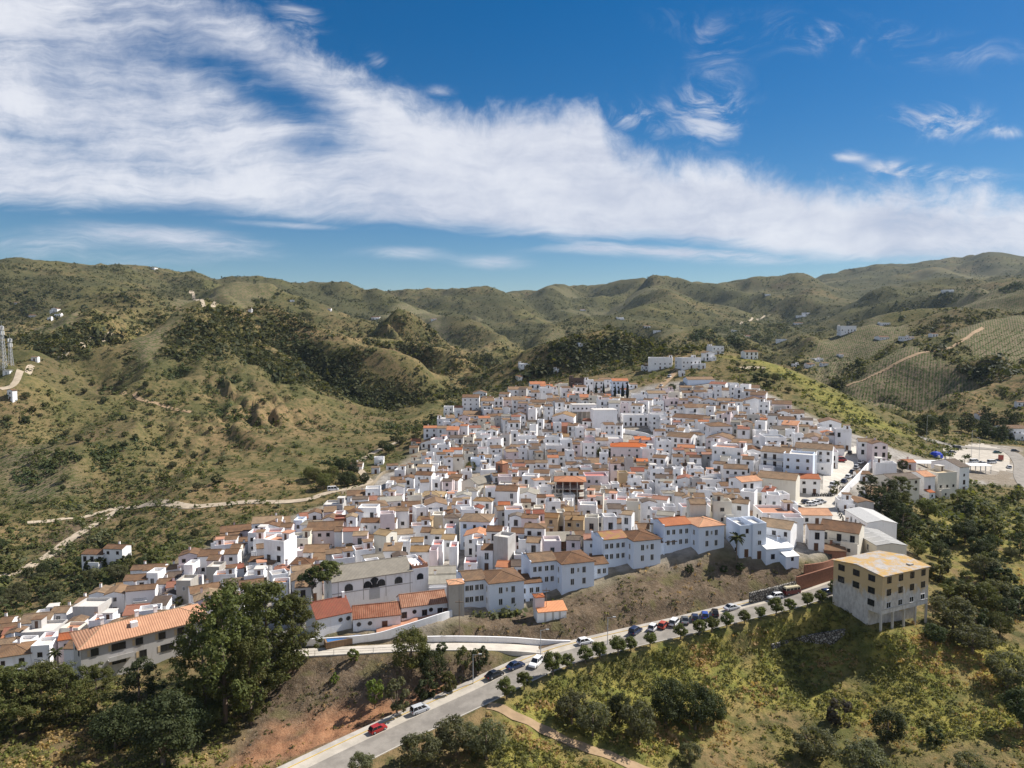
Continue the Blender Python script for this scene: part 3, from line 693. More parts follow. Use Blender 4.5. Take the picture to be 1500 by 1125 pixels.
# ------------------------------------------------------------------ house builder
WIN_CACHE = {}
def win_mesh(w_, h_, kind):
    """a window: dark pane set in a frame with a sill; local x across, z up, -y outwards, origin at the pane's bottom centre"""
    key = (round(w_, 1), round(h_, 1), kind)
    if key in WIN_CACHE: return WIN_CACHE[key]
    w_, h_ = key[0], key[1]
    mb = MB(); fr = {'w': 'frame_white', 'b': 'frame_brown', 'g': 'frame_green', 'd': 'door_brown', 'k': 'iron'}[kind]
    t = .09
    if kind == 'd':
        mb.box(-w_ / 2, w_ / 2, -.05, .02, 0, h_, 'door_brown'); mb.box(-w_ / 2 - .08, -w_ / 2, -.08, .02, 0, h_ + .08, 'frame_white'); mb.box(w_ / 2, w_ / 2 + .08, -.08, .02, 0, h_ + .08, 'frame_white'); mb.box(-w_ / 2, w_ / 2, -.08, .02, h_, h_ + .08, 'frame_white')
    else:
        mb.face([(-w_ / 2, -.015, 0), (w_ / 2, -.015, 0), (w_ / 2, -.015, h_), (-w_ / 2, -.015, h_)], 'glass_dark')
        mb.box(-w_ / 2 - t, -w_ / 2, -.07, .02, -t, h_ + t, fr); mb.box(w_ / 2, w_ / 2 + t, -.07, .02, -t, h_ + t, fr); mb.box(-w_ / 2, w_ / 2, -.07, .02, h_, h_ + t, fr)
        mb.box(-w_ / 2, w_ / 2, -.14, .02, -t, 0, 'frame_white' if kind != 'k' else 'iron'); mb.box(-.03, .03, -.05, .0, 0, h_, fr)
    o = mb.build('window'); me = o.data; bpy.data.objects.remove(o)
    WIN_CACHE[key] = me
    return me
def arch_mesh(w_, h_, frame='frame_white'):
    mb = MB(); n = 10
    pts = [(-w_ / 2, 0), (w_ / 2, 0)] + [(w_ / 2 * math.cos(a), h_ - w_ / 2 + w_ / 2 * math.sin(a)) for a in [pi * i / n for i in range(n + 1)]]
    mb.face([(x, -.03, z) for x, z in pts], 'glass_dark')
    out = [(w_ / 2 * math.cos(a), h_ - w_ / 2 + w_ / 2 * math.sin(a)) for a in [pi * i / n for i in range(n + 1)]]
    for (x0, z0), (x1, z1) in zip(out[:-1], out[1:]):
        k = 1 + .24 / w_; zc = h_ - w_ / 2
        mb.face([(x0, -.06, z0), (x1, -.06, z1), (x1 * k, -.06, zc + (z1 - zc) * k), (x0 * k, -.06, zc + (z0 - zc) * k)][::-1], frame)
    for x in (-w_ / 4, 0, w_ / 4): mb.box(x - .03, x + .03, -.08, -.03, 0, h_ - .3, 'iron')
    o = mb.build('window'); me = o.data; bpy.data.objects.remove(o)
    return me
def roof_geo(mb, kind, w, d, h, mat, o=.32, pitch=.30, t=.17):
    """roof over x in +-w/2, y in 0..d, wall head at z = h"""
    if kind == 'g':
        r = d / 2 * pitch
        mb.prism([(-o, h - o * pitch), (d / 2, h + r), (d + o, h - o * pitch), (d + o, h - o * pitch + t), (d / 2, h + r + t), (-o, h - o * pitch + t)], -w / 2 - .12, w / 2 + .12, mat, 'x')
        mb.box(-w / 2 - .1, w / 2 + .1, d / 2 - .13, d / 2 + .13, h + r + t - .04, h + r + t + .08, mat)
    elif kind == 'e':
        r = w / 2 * pitch
        mb.prism([(-w / 2 - o, h - o * pitch), (0, h + r), (w / 2 + o, h - o * pitch), (w / 2 + o, h - o * pitch + t), (0, h + r + t), (-w / 2 - o, h - o * pitch + t)], -.12, d + .12, mat, 'y')
    elif kind == 's':
        r = d * pitch * .8
        mb.prism([(-o, h - o * pitch * .8), (d + .1, h + r + .1 * pitch * .8), (d + .1, h + r + .1 * pitch * .8 + t), (-o, h - o * pitch * .8 + t)], -w / 2 - .12, w / 2 + .12, mat, 'x')
    elif kind == 'h':
        z = h - .02; X, Y0, Y1 = w / 2 + o, -o, d + o
        if w >= d: a, b_ = (-w / 2 + d / 2, d / 2), (w / 2 - d / 2, d / 2)
        else: a, b_ = (0, w / 2), (0, d - w / 2)
        zr = z + min(w, d) / 2 * pitch + .12; z2 = z + .14
        A, B = (*a, zr), (*b_, zr)
        c = [(-X, Y0, z2), (X, Y0, z2), (X, Y1, z2), (-X, Y1, z2)]
        if w >= d:
            mb.face([c[0], c[1], B, A], mat); mb.face([c[2], c[3], A, B], mat); mb.face([c[1], c[2], B], mat); mb.face([c[3], c[0], A], mat)
        else:
            mb.face([c[0], c[1], A], mat); mb.face([c[2], c[3], B], mat); mb.face([c[1], c[2], B, A], mat); mb.face([c[3], c[0], A, B], mat)
        lo = [(x, y, z) for x, y, _ in c]
        for i in range(4): mb.face([lo[i], lo[(i + 1) % 4], c[(i + 1) % 4], c[i]], mat)
        mb.face(lo[::-1], mat)
        for q, e in ((c[0], A), (c[1], A if w < d else B), (c[2], B), (c[3], B if w < d else A)):
            q = Vector(q); e = Vector(e); mb.tube(q, e, .09, .09, 'tile_tan', 5)
        if (Vector(A) - Vector(B)).length > .5: mb.tube(A, B, .1, .1, 'tile_tan', 5)
    elif kind == 'f':
        mb.box(-w / 2 + .2, w / 2 - .2, .2, d - .2, h - .12, h + .06, mat, 'b')
def walls_geo(mb, kind, w, d, h, mat, base=5.0, pitch=.30, par=.85):
    z0 = -base; X = w / 2
    if kind == 'f':
        H = h + par
        mb.box(-X, X, 0, d, z0, h - .1, mat, 'tb')
        for (x0, x1, y0, y1) in ((-X, X, 0, .2), (-X, X, d - .2, d), (-X, -X + .2, .2, d - .2), (X - .2, X, .2, d - .2)):
            mb.box(x0, x1, y0, y1, h - .1, H, mat, 'b')
        return
    mb.box(-X, X, 0, d, z0, h, mat, 'tb')
    if kind == 'g':
        r = d / 2 * pitch
        for x, s in ((-X, 1), (X, -1)): mb.face([(x, 0, h), (x, d / 2, h + r), (x, d, h)][::s], mat)
    elif kind == 'e':
        r = X * pitch
        for y, s in ((0, 1), (d, -1)): mb.face([(-X, y, h), (X, y, h), (0, y, h + r)][::s], mat)
    elif kind == 's':
        r = d * pitch * .8
        for x, s in ((-X, 1), (X, -1)): mb.face([(x, 0, h), (x, d, h + r), (x, d, h)][::s], mat)
        mb.face([(X, d, h), (-X, d, h), (-X, d, h + r), (X, d, h + r)], mat)
FH = 2.75
def house_parts(h, rng):
    """list of (part name, builder or mesh, local matrix, kind) for one house description h"""
    w, d, n, rf = h['w'], h['d'], h['n'], h['roof']
    H = h.get('h') or n * FH + .25
    out = []
    wall = MB(); walls_geo(wall, rf, w, d, H, h['wall'])
    out.append(('wall', wall, None))
    roof = MB(); roof_geo(roof, rf, w, d, H, h['tile']); out.append(('roof', roof, None))
    wk = h.get('wk') or rng.choice(['w', 'b', 'b', 'k', 'b'])
    def put(face, cols, W, blank=.12, door=False):
        if W < 2.4: return
        m = max(1, min(5, int(W / 2.7)))
        blank += rng.choice([0, .05, .15])
        for f in range(n):
            big = rng.random() < .3
            for i in range(m):
                if rng.random() < blank: continue
                x = (i + .5) / m * W - W / 2 + rng.uniform(-.12, .12)
                ww, hh = (1.0, 1.8) if big else (rng.choice([.6, .8, .9]), rng.choice([.9, 1.0, 1.1]))
                z = f * FH + (.35 if big else 1.0)
                if f == 0 and door and i == m // 2: me = win_mesh(1.1, 2.1, 'd'); z = 0.02; nm = 'door'
                else: me = win_mesh(ww, hh, wk); nm = 'window'
                if z + hh > H - .15: z = H - .2 - hh
                if face == 'f': M_ = Matrix.Translation((x, -.001, z))
                elif face == 'r': M_ = Matrix.Translation((w / 2 + .001, d / 2 + x, z)) @ Matrix.Rotation(pi / 2, 4, 'Z')
                else: M_ = Matrix.Translation((-w / 2 - .001, d / 2 - x, z)) @ Matrix.Rotation(-pi / 2, 4, 'Z')
                out.append((nm, me, M_))
    if not h.get('blank'):
        put('f', 0, w, .10, True)
        sv = h.get('side')
        if sv and rng.random() < .65: put(sv, 0, d, .55)
    elif h['blank'] == 2:
        put(h.get('side') or 'r', 0, d, .2)
    # a lower annex with its own roof, chimney, balcony, stair hut
    if rng.random() < .45 and not h.get('blank') and w > 4.5:
        c = MB(); aw = rng.uniform(.4, .65) * w; ad = rng.uniform(1.6, 3.0); x = rng.choice([-1, 1]) * (w - aw) / 2; ah = FH * (rng.randrange(1, n) if n > 1 else .8) + rng.uniform(-.3, .2)
        c.box(x - aw / 2, x + aw / 2, -ad, -.002, -5, ah, h['wall'], 'b')
        if rng.random() < .55:
            c.prism([(-ad - .25, ah - .02), (-.003, ah + ad * .26), (-.003, ah + ad * .26 + .14), (-ad - .25, ah + .12)], x - aw / 2 - .08, x + aw / 2 + .08, h['tile'] if rf != 'f' else 'tile_brown')
        else:
            c.box(x - aw / 2 + .002, x + aw / 2 - .002, -ad + .002, -ad + .18, ah, ah + .8, h['wall'], 'b')
        c.face([(x - .4, -ad - .01, .9), (x + .4, -ad - .01, .9), (x + .4, -ad - .01, 1.9), (x - .4, -ad - .01, 1.9)], 'glass_dark')
        out.append(('annex', c, None))
    if rf != 'f' and rng.random() < .55:
        c = MB(); x = rng.uniform(-.35, .35) * w; y = rng.uniform(.6, .8) * d
        zt = H + (d - y) * .3 + 1.3 if rf == 'g' else H + 2.0
        c.box(x - .28, x + .28, y - .28, y + .28, H - .1, zt, h['wall'], 'b'); c.box(x - .36, x + .36, y - .36, y + .36, zt + .0, zt + .1, 'tile_brown'); out.append(('chimney', c, None))
    if rf == 'f' and rng.random() < .6 and w > 4.5:
        c = MB(); x = rng.choice([-1, 1]) * (w / 2 - 1.5); y = d - 1.9
        c.box(x - 1.2, x + 1.2, y - 1.4, y + 1.4, H + .05, H + 2.3, h['wall'], 'b'); c.box(x - 1.4, x + 1.4, y - 1.6, y + 1.6, H + 2.3, H + 2.45, rng.choice(['tile_brown', 'terrace_tile', 'terrace_pale', 'tile_tan']))
        c.face([(x - .4, y - 1.42, H + .1), (x + .4, y - 1.42, H + .1), (x + .4, y - 1.42, H + 2.0), (x - .4, y - 1.42, H + 2.0)], 'frame_brown'); out.append(('stair_hut', c, None))
    if n >= 2 and not h.get('blank') and (h.get('balc') or rng.random() < .36) and w > 4:
        for f in (range(1, n) if h.get('balc') else [rng.randrange(1, n)]):
            c = MB(); bw = w * (.92 if h.get('balc') else .45); z = f * FH + .1
            c.box(-bw / 2, bw / 2, -1.0, -.001, z - .14, z, 'frame_white')
            c.box(-bw / 2, bw / 2, -1.0, -.96, z + .85, z + .92, 'iron')
            for i in range(int(bw / .28) + 1): c.box(-bw / 2 + i * .28, -bw / 2 + i * .28 + .04, -1.0, -.965, z, z + .85, 'iron')
            out.append(('balcony', c, None))
    return out
def mesh_into(mb, me, M_):
    old = mb.M; mb.M = (old @ M_) if old is not None else M_
    for p in me.polygons:
        mb.face([me.vertices[i].co for i in p.vertices], me.materials[p.material_index].name)
    mb.M = old
def place_house(h, label=None, name='house', cat='house', group=None):
    rng = random.Random(h['seed'])
    root = thing(name, label, cat, h['loc'], h['rz'], group)
    for nm, g, M_ in house_parts(h, rng):
        if isinstance(g, MB): g.build(nm, root)
        else:
            o = link(nm, g, root)
            if M_ is not None: o.matrix_basis = M_
    return root
def merge_house(h, mb):
    rng = random.Random(h['seed'])
    T = Matrix.Translation(h['loc']) @ Matrix.Rotation(h['rz'], 4, 'Z')
    for nm, g, M_ in house_parts(h, rng):
        if isinstance(g, MB):
            n = len(mb.v); mb.v.extend([tuple(T @ Vector(q)) for q in g.v])
            for f, m_ in zip(g.f, g.m): mb.f.append(tuple(n + i for i in f)); mb.m.append(mb.mi(g.mats[m_]))
        else:
            mb.M = T; mesh_into(mb, g, M_ or Matrix()); mb.M = None

# ------------------------------------------------------------------ the houses, read off the photograph: x and y of the front eave, width, storeys, roof, turn, extras
WALLC = {'w': 'plaster_white', 'c': 'plaster_cream', 'p': 'plaster_pink', 'l': 'plaster_blue', 'o': 'plaster_ochre', 'y': 'plaster_grey', 'd': 'plaster_dark', 'k': 'concrete', 'b': 'brick'}
TILEC = {'b': 'tile_brown', 't': 'tile_tan', 'o': 'tile_orange', 'r': 'tile_red', 'y': 'tile_ochre', 'd': 'tile_dark', 'O': 'tile_bright', 'g': 'tile_grey'}
TERR = {'b': 'terrace_pale', 't': 'terrace_tile', 'o': 'terrace_tile', 'r': 'terrace_red', 'y': 'terrace_pale', 'd': 'flat_grey', 'g': 'flat_grey', 'O': 'awning_red'}
TILES_DATA = '''
#600 550 8.333
745 270 210 3 g b 0|972 312 205 2 g t 0|1192 298 210 2 g t -4|1352 172 290 2 g t 4|855 212 165 2 e b 0|595 392 105 2 g o 0|475 392 118 2 f b 0|760 470 215 1 g t 0|430 545 180 2 f b 8|670 562 220 1 g y 4|825 560 110 1 e b 0|255 642 170 3 g o 5|420 645 165 3 g t 5|1040 502 180 2 g b 0|1215 505 90 2 f b -15|1350 482 140 2 e b 0
850 720 155 3 f b 0|705 765 130 2 f b 0 o|1045 640 115 2 g r 0|945 622 80 2 f b 0|80 802 120 1 g o 10|235 822 190 1 e b 0|402 802 120 2 e g 0 y|50 882 110 1 g b 0|670 902 140 2 g y 0|910 1002 180 2 g t 0|215 972 110 2 g b 15|400 1042 120 1 g b 10|890 912 130 2 f r 0|1110 905 110 2 f b 0|1250 900 150 2 e b 0 p|1130 740 110 2 g d 0|1290 690 120 2 g b 0|1400 760 150 3 f b 0|1080 1010 90 2 f b 0|560 1010 130 1 g b 0|300 1060 120 1 f r 10|90 1060 130 2 f b 12|1240 1040 110 2 g r 5|1340 1060 110 2 g b 0|560 860 90 2 e b 10
#770 540 8.333
150 190 190 2 g o 4|85 250 170 2 g b 2|255 215 150 2 g o 0|420 195 130 2 e b -6|465 200 110 3 f b 0|775 152 110 3 f b 0|895 152 120 3 g t 0|1155 152 200 3 g o 0 l|970 132 140 2 g t 0|1315 192 100 1 g t 0|645 350 270 2 g o -5|970 332 140 2 g o -5|145 412 190 2 g b -8|370 400 230 2 g b -6|550 432 140 2 g b 0|280 472 120 2 f b 0 w B|455 592 260 3 e y -10|1345 582 310 2 f b 0|1400 332 170 3 f b 0
95 702 190 1 g b 0|230 662 160 2 g b -8|430 702 230 2 g r 0 b|430 832 210 2 g y 0|675 722 170 2 f b 0|770 642 150 1 g r -20|210 852 140 2 g b 0|120 942 130 3 g b 0|345 955 190 3 f b 0|505 1060 210 2 g b 0|650 905 110 2 g b 0|780 925 160 3 f r 0|640 880 180 2 g d 0|1065 872 250 2 f b 0|270 770 130 2 g d 0|60 830 130 2 f t 0|1405 860 150 2 g O 0|910 760 90 1 f b 0|45 1010 90 2 f b 0 c
#940 540 8.333
187 302 225 3 g t 0|365 385 170 3 f b 0|35 322 70 3 f b 0|565 295 150 2 g b -8|715 285 150 2 g b -8|845 272 110 2 e b -20|965 265 190 2 g b -12|1135 195 110 2 f b 0|1330 235 190 2 g b -20|1420 305 170 2 g b -25|515 385 100 3 g b -10|645 375 170 2 e b -15|820 395 160 2 e b -20|1020 395 180 2 g t -14|1180 395 140 2 g t -14|1380 390 200 3 e b -15 w B|700 475 260 2 g t -10|865 485 190 2 g b -12|970 565 140 2 g t -10|1165 455 170 1 g o -10|1235 605 190 2 g b -25|1415 595 170 2 e b -20
560 605 330 3 g b -35|225 575 210 3 f b 0|295 605 140 3 f b -10|450 835 260 3 g b -32|645 805 120 2 g b -25|975 705 265 4 h t 0|940 860 270 3 e b -25 p|1045 985 330 4 f o -28|1215 905 250 2 g t -15|1435 700 140 2 g t -20|270 905 180 3 f d 0|540 965 200 2 g o -15|1355 1015 240 2 e b -15|500 1015 180 2 g t 0|270 1065 140 2 f b 0|190 870 110 2 f r 0|690 1030 110 2 f b 0|60 870 120 2 g O 0|80 1000 150 3 f b 0
#1100 560 8.333
80 155 160 3 g b -20|300 195 260 3 e b -20 p|375 268 210 2 g b -22 p|510 375 260 2 g b -15|110 405 220 2 e b -20|275 425 130 1 f b 0|440 455 190 3 g b -15|640 505 200 2 g b -25|775 505 150 2 e b -20|970 495 230 2 e b -20|790 605 300 1 f b 0|975 645 130 2 g t -20|1130 595 180 3 f b -15|150 525 220 2 g t -10|120 612 120 2 f b 0|305 695 250 3 f d -5|480 605 100 3 f b -20|590 655 100 3 f b -10
785 705 290 2 e b -20|760 815 380 3 g b -28|1010 875 100 2 f r -20|290 855 280 4 g b -33 w A|575 905 300 4 f b -28 l|920 990 300 1 g y -18|1090 805 100 1 g b -10|70 795 140 2 e b -20|430 800 120 2 g t -20|640 1050 200 2 f b -15|420 1062 270 2 g d 25|40 900 90 2 f b 0|700 900 110 1 f b -20
#490 670 8.333
295 462 270 1 g b 14 w|405 525 230 2 g r 12|470 405 180 2 f b 8|665 335 80 2 f b 0|795 175 130 2 f b -6|935 155 130 2 f b -4|1080 218 210 3 g b -10|630 315 120 2 f r 8|830 302 290 1 g b 8|730 405 200 2 g y 4|570 512 140 2 g b 8|735 505 190 2 f t 0|1180 482 280 2 h y -6|1245 532 170 2 g t -6|1430 505 140 1 f g 0|680 565 280 2 f r 4|965 545 150 2 f r 0|460 645 200 1 f g 5|190 642 140 2 g y 10|800 662 140 1 h y 0 p|1050 625 120 2 g b -6
435 795 230 2 g b 3|650 795 200 2 g b 3|910 722 180 2 f d 0 b|1098 772 175 2 h y 0 o|1255 735 130 2 f b 0|1400 735 160 2 f b 0|1430 642 110 2 g t 0|310 955 280 2 g t 6|555 945 170 3 g y -28 c|400 1005 140 1 g b 0|180 1102 160 1 g b 8|1005 1032 250 2 g y 4|730 995 180 1 g b 0|1115 915 130 2 g b -4|1250 935 160 2 g y -6|1380 1005 160 2 g y -5|1405 895 130 2 f O 0|40 905 90 2 g b 0|75 775 150 2 f r 12 b|1010 905 160 1 g b 0|640 420 100 2 e b 0|900 260 130 2 e b 0|1270 200 110 2 e b -10|1390 210 150 2 g o -14|1440 280 140 2 g b -20|1390 330 130 2 f r 0|1240 290 100 3 f b -8|1150 150 120 2 f r 0|1320 140 110 2 g b 0|950 430 150 1 f b 0|1330 610 120 2 f b 0|250 660 100 2 e b 0|850 1060 150 2 f b 0|620 1080 120 1 g y 0
#660 670 8.333
535 175 330 2 f b 0|780 285 170 2 g b 2|950 285 180 2 g b 0|1125 278 180 2 g b -6|680 412 270 4 g b -7 w|390 535 225 3 h y -10|295 785 370 3 h b -7 l|150 605 180 3 f r 0|985 725 285 2 h b -6|1025 865 310 3 h b -6|530 902 190 3 g b -6|830 925 185 2 g b -4|610 1005 180 3 f b -25 y B|790 1025 180 2 g O -20|940 455 220 3 e g -8|1165 415 220 2 f b 0|1210 625 160 2 g r -6|1360 645 140 2 g y -10 o|1225 735 170 2 g y -10 o|1350 705 100 2 f b 0 c|1450 765 110 2 g y -8 o
190 190 130 1 f b 0|740 180 190 2 g r -10|1110 195 190 2 g b -5|990 75 180 2 g b -6|70 240 140 2 g b 0|880 250 120 1 f t 0|640 120 150 2 g b -4|830 110 160 2 g r -6|420 120 120 2 f d 0|1270 130 140 2 g b -6|1400 160 130 2 f b 0|1100 100 100 3 f b 0|40 600 100 2 g t 4|60 490 150 1 f b 0|480 400 120 2 f b 0|30 880 110 2 g r 0|260 940 150 1 f O 0|330 1030 140 2 f t 0|150 1090 190 2 h b 10|990 420 130 2 f r 0|1330 460 160 2 f O 0|1080 650 120 2 f b 0|1270 560 120 2 g b -8|1430 560 120 2 f b -8|680 60 150 2 g b 0|330 40 170 2 f b 0 l|1010 1040 170 2 g t -8|880 1040 100 2 f b 0
#830 660 8.333
710 142 290 2 g b -2|925 132 140 2 g O -4 c|410 152 280 1 g t 2|245 155 100 2 g d 0|365 335 280 3 f O 0 p|425 245 150 2 f r 0|570 275 140 3 f b 0|695 295 115 2 f b 0 o|915 255 250 2 g r -4|1150 210 230 2 e b -8|1190 340 210 3 g d -14|1380 300 230 2 e b -14|1315 505 170 2 g d -14|1425 565 160 1 e b -14|920 500 245 2 f b 0|720 530 160 2 f b 0|340 580 210 3 f r -12 c|450 490 90 2 f b 0|540 520 130 2 g b 0|1120 635 240 1 g b -12|920 715 200 2 g y -10|735 750 200 2 e b -10|690 655 190 2 g b 0|550 795 160 2 g y -4|580 890 220 2 g b -6|400 850 150 2 f b 0 y|275 865 140 2 g r -8|140 850 130 2 g y -10 o
790 930 190 1 g t 0|965 955 180 1 g b 0|1110 905 150 2 e b -6|1330 855 210 1 g b 0|300 1090 180 2 g r -4|215 1045 230 1 g b 0|100 250 160 2 g b 0|60 170 140 2 g b 0|150 180 110 2 e d 0|240 230 140 2 f r 0|640 440 160 1 g y 0|770 440 150 1 g b 0|870 330 130 2 f d 0|1010 420 130 2 f b 0|1060 300 130 1 g b 0|1240 260 110 2 g d -8|1450 190 130 2 g b -10|500 630 110 2 f O 0|800 560 110 2 g b 0|560 480 130 1 g O 0|600 430 90 2 f b 0|480 440 110 2 f b 0|1090 750 120 1 g b 0|30 740 120 2 g y 0 o|180 720 150 2 g b -6|330 740 110 2 f b 0
#1000 660 8.333
320 378 290 2 f d -4|645 225 270 3 g b -18|810 148 200 2 f d -20|845 375 290 3 g o 20|1145 345 390 3 g t -30 c B|1190 565 240 2 f b 0|720 488 260 1 g b -6|780 655 420 1 g b 24|450 728 220 2 f t 0|285 645 120 2 f b 0|60 725 130 2 f r 0|1210 800 470 2 f o -4|1275 700 160 1 f d 0|95 540 190 2 e b -12|170 245 180 3 f b 0|40 190 90 2 g b 0|1120 940 320 2 g t -33|1400 965 170 1 g o 0|330 280 200 1 g y 0|520 430 110 2 g b 0|1260 210 170 2 g d 24|1410 330 180 2 g b 20|400 560 170 2 g t 0|540 640 100 2 f b 0|640 540 130 1 f r 0|1050 300 130 2 f b -20|1320 120 170 2 f r -24|1440 220 130 2 f d -20|880 500 140 1 f b 0
#0 830 8.333
120 765 240 1 g b 18|150 815 210 1 g r 20|415 685 330 2 g b 14|710 565 190 2 g b 8|1040 525 320 2 f b 0 y B|1010 445 200 1 g t 0|1190 340 200 2 e b 10|1395 340 210 2 e t 14|1260 535 110 2 f b 0|955 655 130 1 g b 0|455 835 370 2 f b 8 y B|700 855 270 2 f t 20|535 935 140 2 f r 15|45 915 100 1 g o 15|150 1090 360 2 h t 22 w|490 1005 210 2 f b 10|780 760 180 1 g b 12|1170 700 140 1 g o 12|1340 690 190 1 g b 14|840 1000 130 2 g b 0|60 690 130 1 g b 16
#170 790 8.333
235 500 270 2 g b 12|440 445 140 2 f b 0|265 375 170 1 g b 10|450 375 230 1 g b 12|355 605 180 3 f r 0|550 655 220 2 g b 6|590 545 200 1 g b 10|690 585 140 1 g r 20|120 710 220 1 g y 30|1100 635 310 2 g t 30 w O|1345 305 200 2 g b 6|1125 205 250 2 g b 8|1180 255 140 2 g b 4|1030 325 150 1 g b 0|760 295 140 2 g r 0|880 345 110 2 f b 0|280 915 360 1 g r 14|700 460 170 1 g d 14|820 540 180 2 f b 0 k|1400 180 160 2 g b 8|1300 90 150 2 g r 10|1450 120 110 2 g b 8|1180 370 160 2 f b 0 k|800 400 120 1 g d 10|40 600 110 1 g y 14|560 800 140 1 g r 14
#320 720 8.333
585 385 340 2 g t 12|1005 315 190 2 g b 10|1175 270 150 2 e b 6|1145 410 260 1 g b 6|460 535 210 2 f O 0|670 525 190 2 f r 6|850 535 150 2 g b 0|675 630 280 4 f t -18|940 605 310 2 f b 0|1285 475 430 2 g b 6|500 855 250 2 h b 10|300 840 210 2 e b 8|100 860 200 2 g b 8|250 985 240 1 g b 18|235 695 140 1 g b 6|65 665 140 2 g o 14|140 775 200 1 g b 12|1005 890 250 2 h b 0|1270 830 270 1 g t 0|1185 740 300 1 g t 6|1410 775 130 1 g b 0|650 970 240 1 g b 12|1350 340 170 2 e b 0|1450 300 120 2 f r 0|860 640 150 1 g d 0|330 610 160 1 g b 14|820 440 140 2 g b 6|970 380 110 2 f b 0 l|1000 760 140 1 f b 0|1420 620 130 2 g b 0
#440 770 7.5
1315 285 215 2 g y 2|1045 295 300 1 g b 3|660 315 170 1 g y 4|540 250 140 1 g y 6|1460 305 90 2 f O 0|760 250 120 1 g t 10|880 300 140 1 f t 0|570 330 210 1 f b 4|420 300 110 1 g b 0
#620 760 7.5
205 600 310 1 g g 6 w|220 710 320 1 g g 6|430 405 190 2 g b 12|620 320 110 2 f b 0|700 340 130 2 g t -4|520 520 150 1 f O 0|1060 520 190 1 g d 0|1230 350 170 1 g t -14|1060 430 130 1 f b 0|900 500 110 1 g b 0|330 340 90 2 f O 0|150 320 120 2 f O 0|260 220 160 2 g b 0|600 180 90 1 g O 0|880 530 170 1 g o -10|700 240 110 2 f b 0|480 640 60 1 g o 0
#1130 680 7.5
500 560 330 1 g o -4|500 720 160 2 g b -12|740 735 340 2 g b -34 c|610 870 250 1 g b -12|700 950 230 1 g b -12 b|130 700 40 2 g o 0|420 160 220 2 g o -10|150 160 190 2 g t -20 c|210 470 160 2 f b -10|250 620 200 2 f t -6|230 700 120 1 g b 0|1060 170 300 2 e b -12|820 420 150 1 f b -12|1180 300 240 1 g t -20
#1240 620 7.5
230 205 170 3 g b -20|370 230 160 4 e b -8|440 460 200 3 f b -15 w B|330 560 240 1 g b -15|190 560 140 1 g b -10|700 430 130 1 g o 0
'''
HOUSES = []
def add_house(px, py, wp, n, rf, tc, rot, wc='w', extra='', d=None, seed=None, H=None):
    hh = H or n * FH + .25
    x, y, z, ok = hit([px], [py], hh, 120)
    if not ok[0]: return None
    x, y = float(x[0]), float(y[0])
    c = math.cos(rad(rot)); w_ = wp * y / FPX / max(c, .5)
    if rf == 'e' or extra == 'B': w_ = max(w_, 3)
    rng = random.Random(seed if seed is not None else int(px * 13 + py * 7))
    dd = d or min(max(w_ * rng.uniform(.75, 1.05), 5.0), 10.0)
    if rf == 'e': dd = max(dd, w_ * rng.uniform(1, 1.4))
    rz = rad(rot)
    # which side wall shows
    vx, vy = -x, -y; r_ = (math.cos(rz), math.sin(rz)); s_ = (vx * r_[0] + vy * r_[1]) / math.hypot(vx, vy)
    side = 'r' if s_ > .15 else 'l' if s_ < -.15 else None
    zs = [G(x + r_[0] * a * w_ - r_[1] * b * dd, y + r_[1] * a * w_ + r_[0] * b * dd) for a in (-.5, .5) for b in (0,)]
    zb = G(x, y)
    return dict(px=px, py=py, loc=(x, y, zb), rz=rz, w=w_, d=dd, n=n, roof=rf, wall=WALLC[wc], tile=(TERR if rf == 'f' else TILEC)[tc], tc=tc, wc=wc, side=side, seed=rng.randrange(10 ** 6), blank=1 if extra == 'B' else 0, balc=extra in ('A', 'O'), h=H)
_o = (0, 0, 1)
for line in TILES_DATA.strip().split('\n'):
    if line[0] == '#': _o = tuple(float(q) for q in line[1:].split()); continue
    for ent in line.split('|'):
        e = ent.split()
        wc = e[7] if len(e) > 7 else None
        if wc is None: wc = random.Random(hash_ := int(float(e[0]) * 31 + float(e[1]))).choice('wwwwwwwwwwcp')
        q = add_house(_o[0] + float(e[0]) / _o[2], _o[1] + float(e[1]) / _o[2], float(e[2]) / _o[2], int(e[3]), e[4], e[5], float(e[6]), wc, e[8] if len(e) > 8 else '')
        if q: q['given'] = True; HOUSES.append(q)

# ------------------------------------------------------------------ ground kept free for the landmarks and streets (pixel polygons turned into ground outlines)
def gp(px, py, h=0): v = hit1(px, py, h); return (v.x, v.y)
KEEP = [[gp(*q) for q in pl] for pl in (
    [(1150, 728), (1190, 716), (1235, 722), (1262, 740), (1240, 752), (1265, 805), (1228, 805), (1205, 768), (1150, 758)], [(1200, 724), (1205, 700), (1222, 672), (1248, 652), (1278, 645), (1290, 658), (1250, 700), (1228, 726)],
    [(470, 905), (630, 895), (632, 865), (480, 870)], [(450, 945), (660, 915), (660, 890), (450, 915)], [(670, 925), (720, 905), (870, 870), (1075, 825), (1170, 830), (1170, 795), (1075, 785), (920, 800), (760, 850), (660, 870)],
    [(1225, 830), (1330, 830), (1320, 770), (1240, 735)], [(60, 1010), (300, 990), (290, 940), (90, 970)], [(665, 740), (715, 740), (720, 700), (665, 700)], [(810, 745), (862, 745), (862, 715), (810, 715)], [(830, 640), (920, 640), (920, 615), (830, 600)],
    [(895, 690), (955, 690), (955, 665), (895, 665)], [(800, 815), (845, 815), (850, 790), (800, 790)], [(690, 770), (745, 770), (740, 755), (690, 755)], [(868, 590), (925, 590), (925, 572), (868, 572)], [(875, 660), (905, 668), (905, 650), (875, 645)], [(910, 655), (950, 660), (965, 640), (930, 630)])]
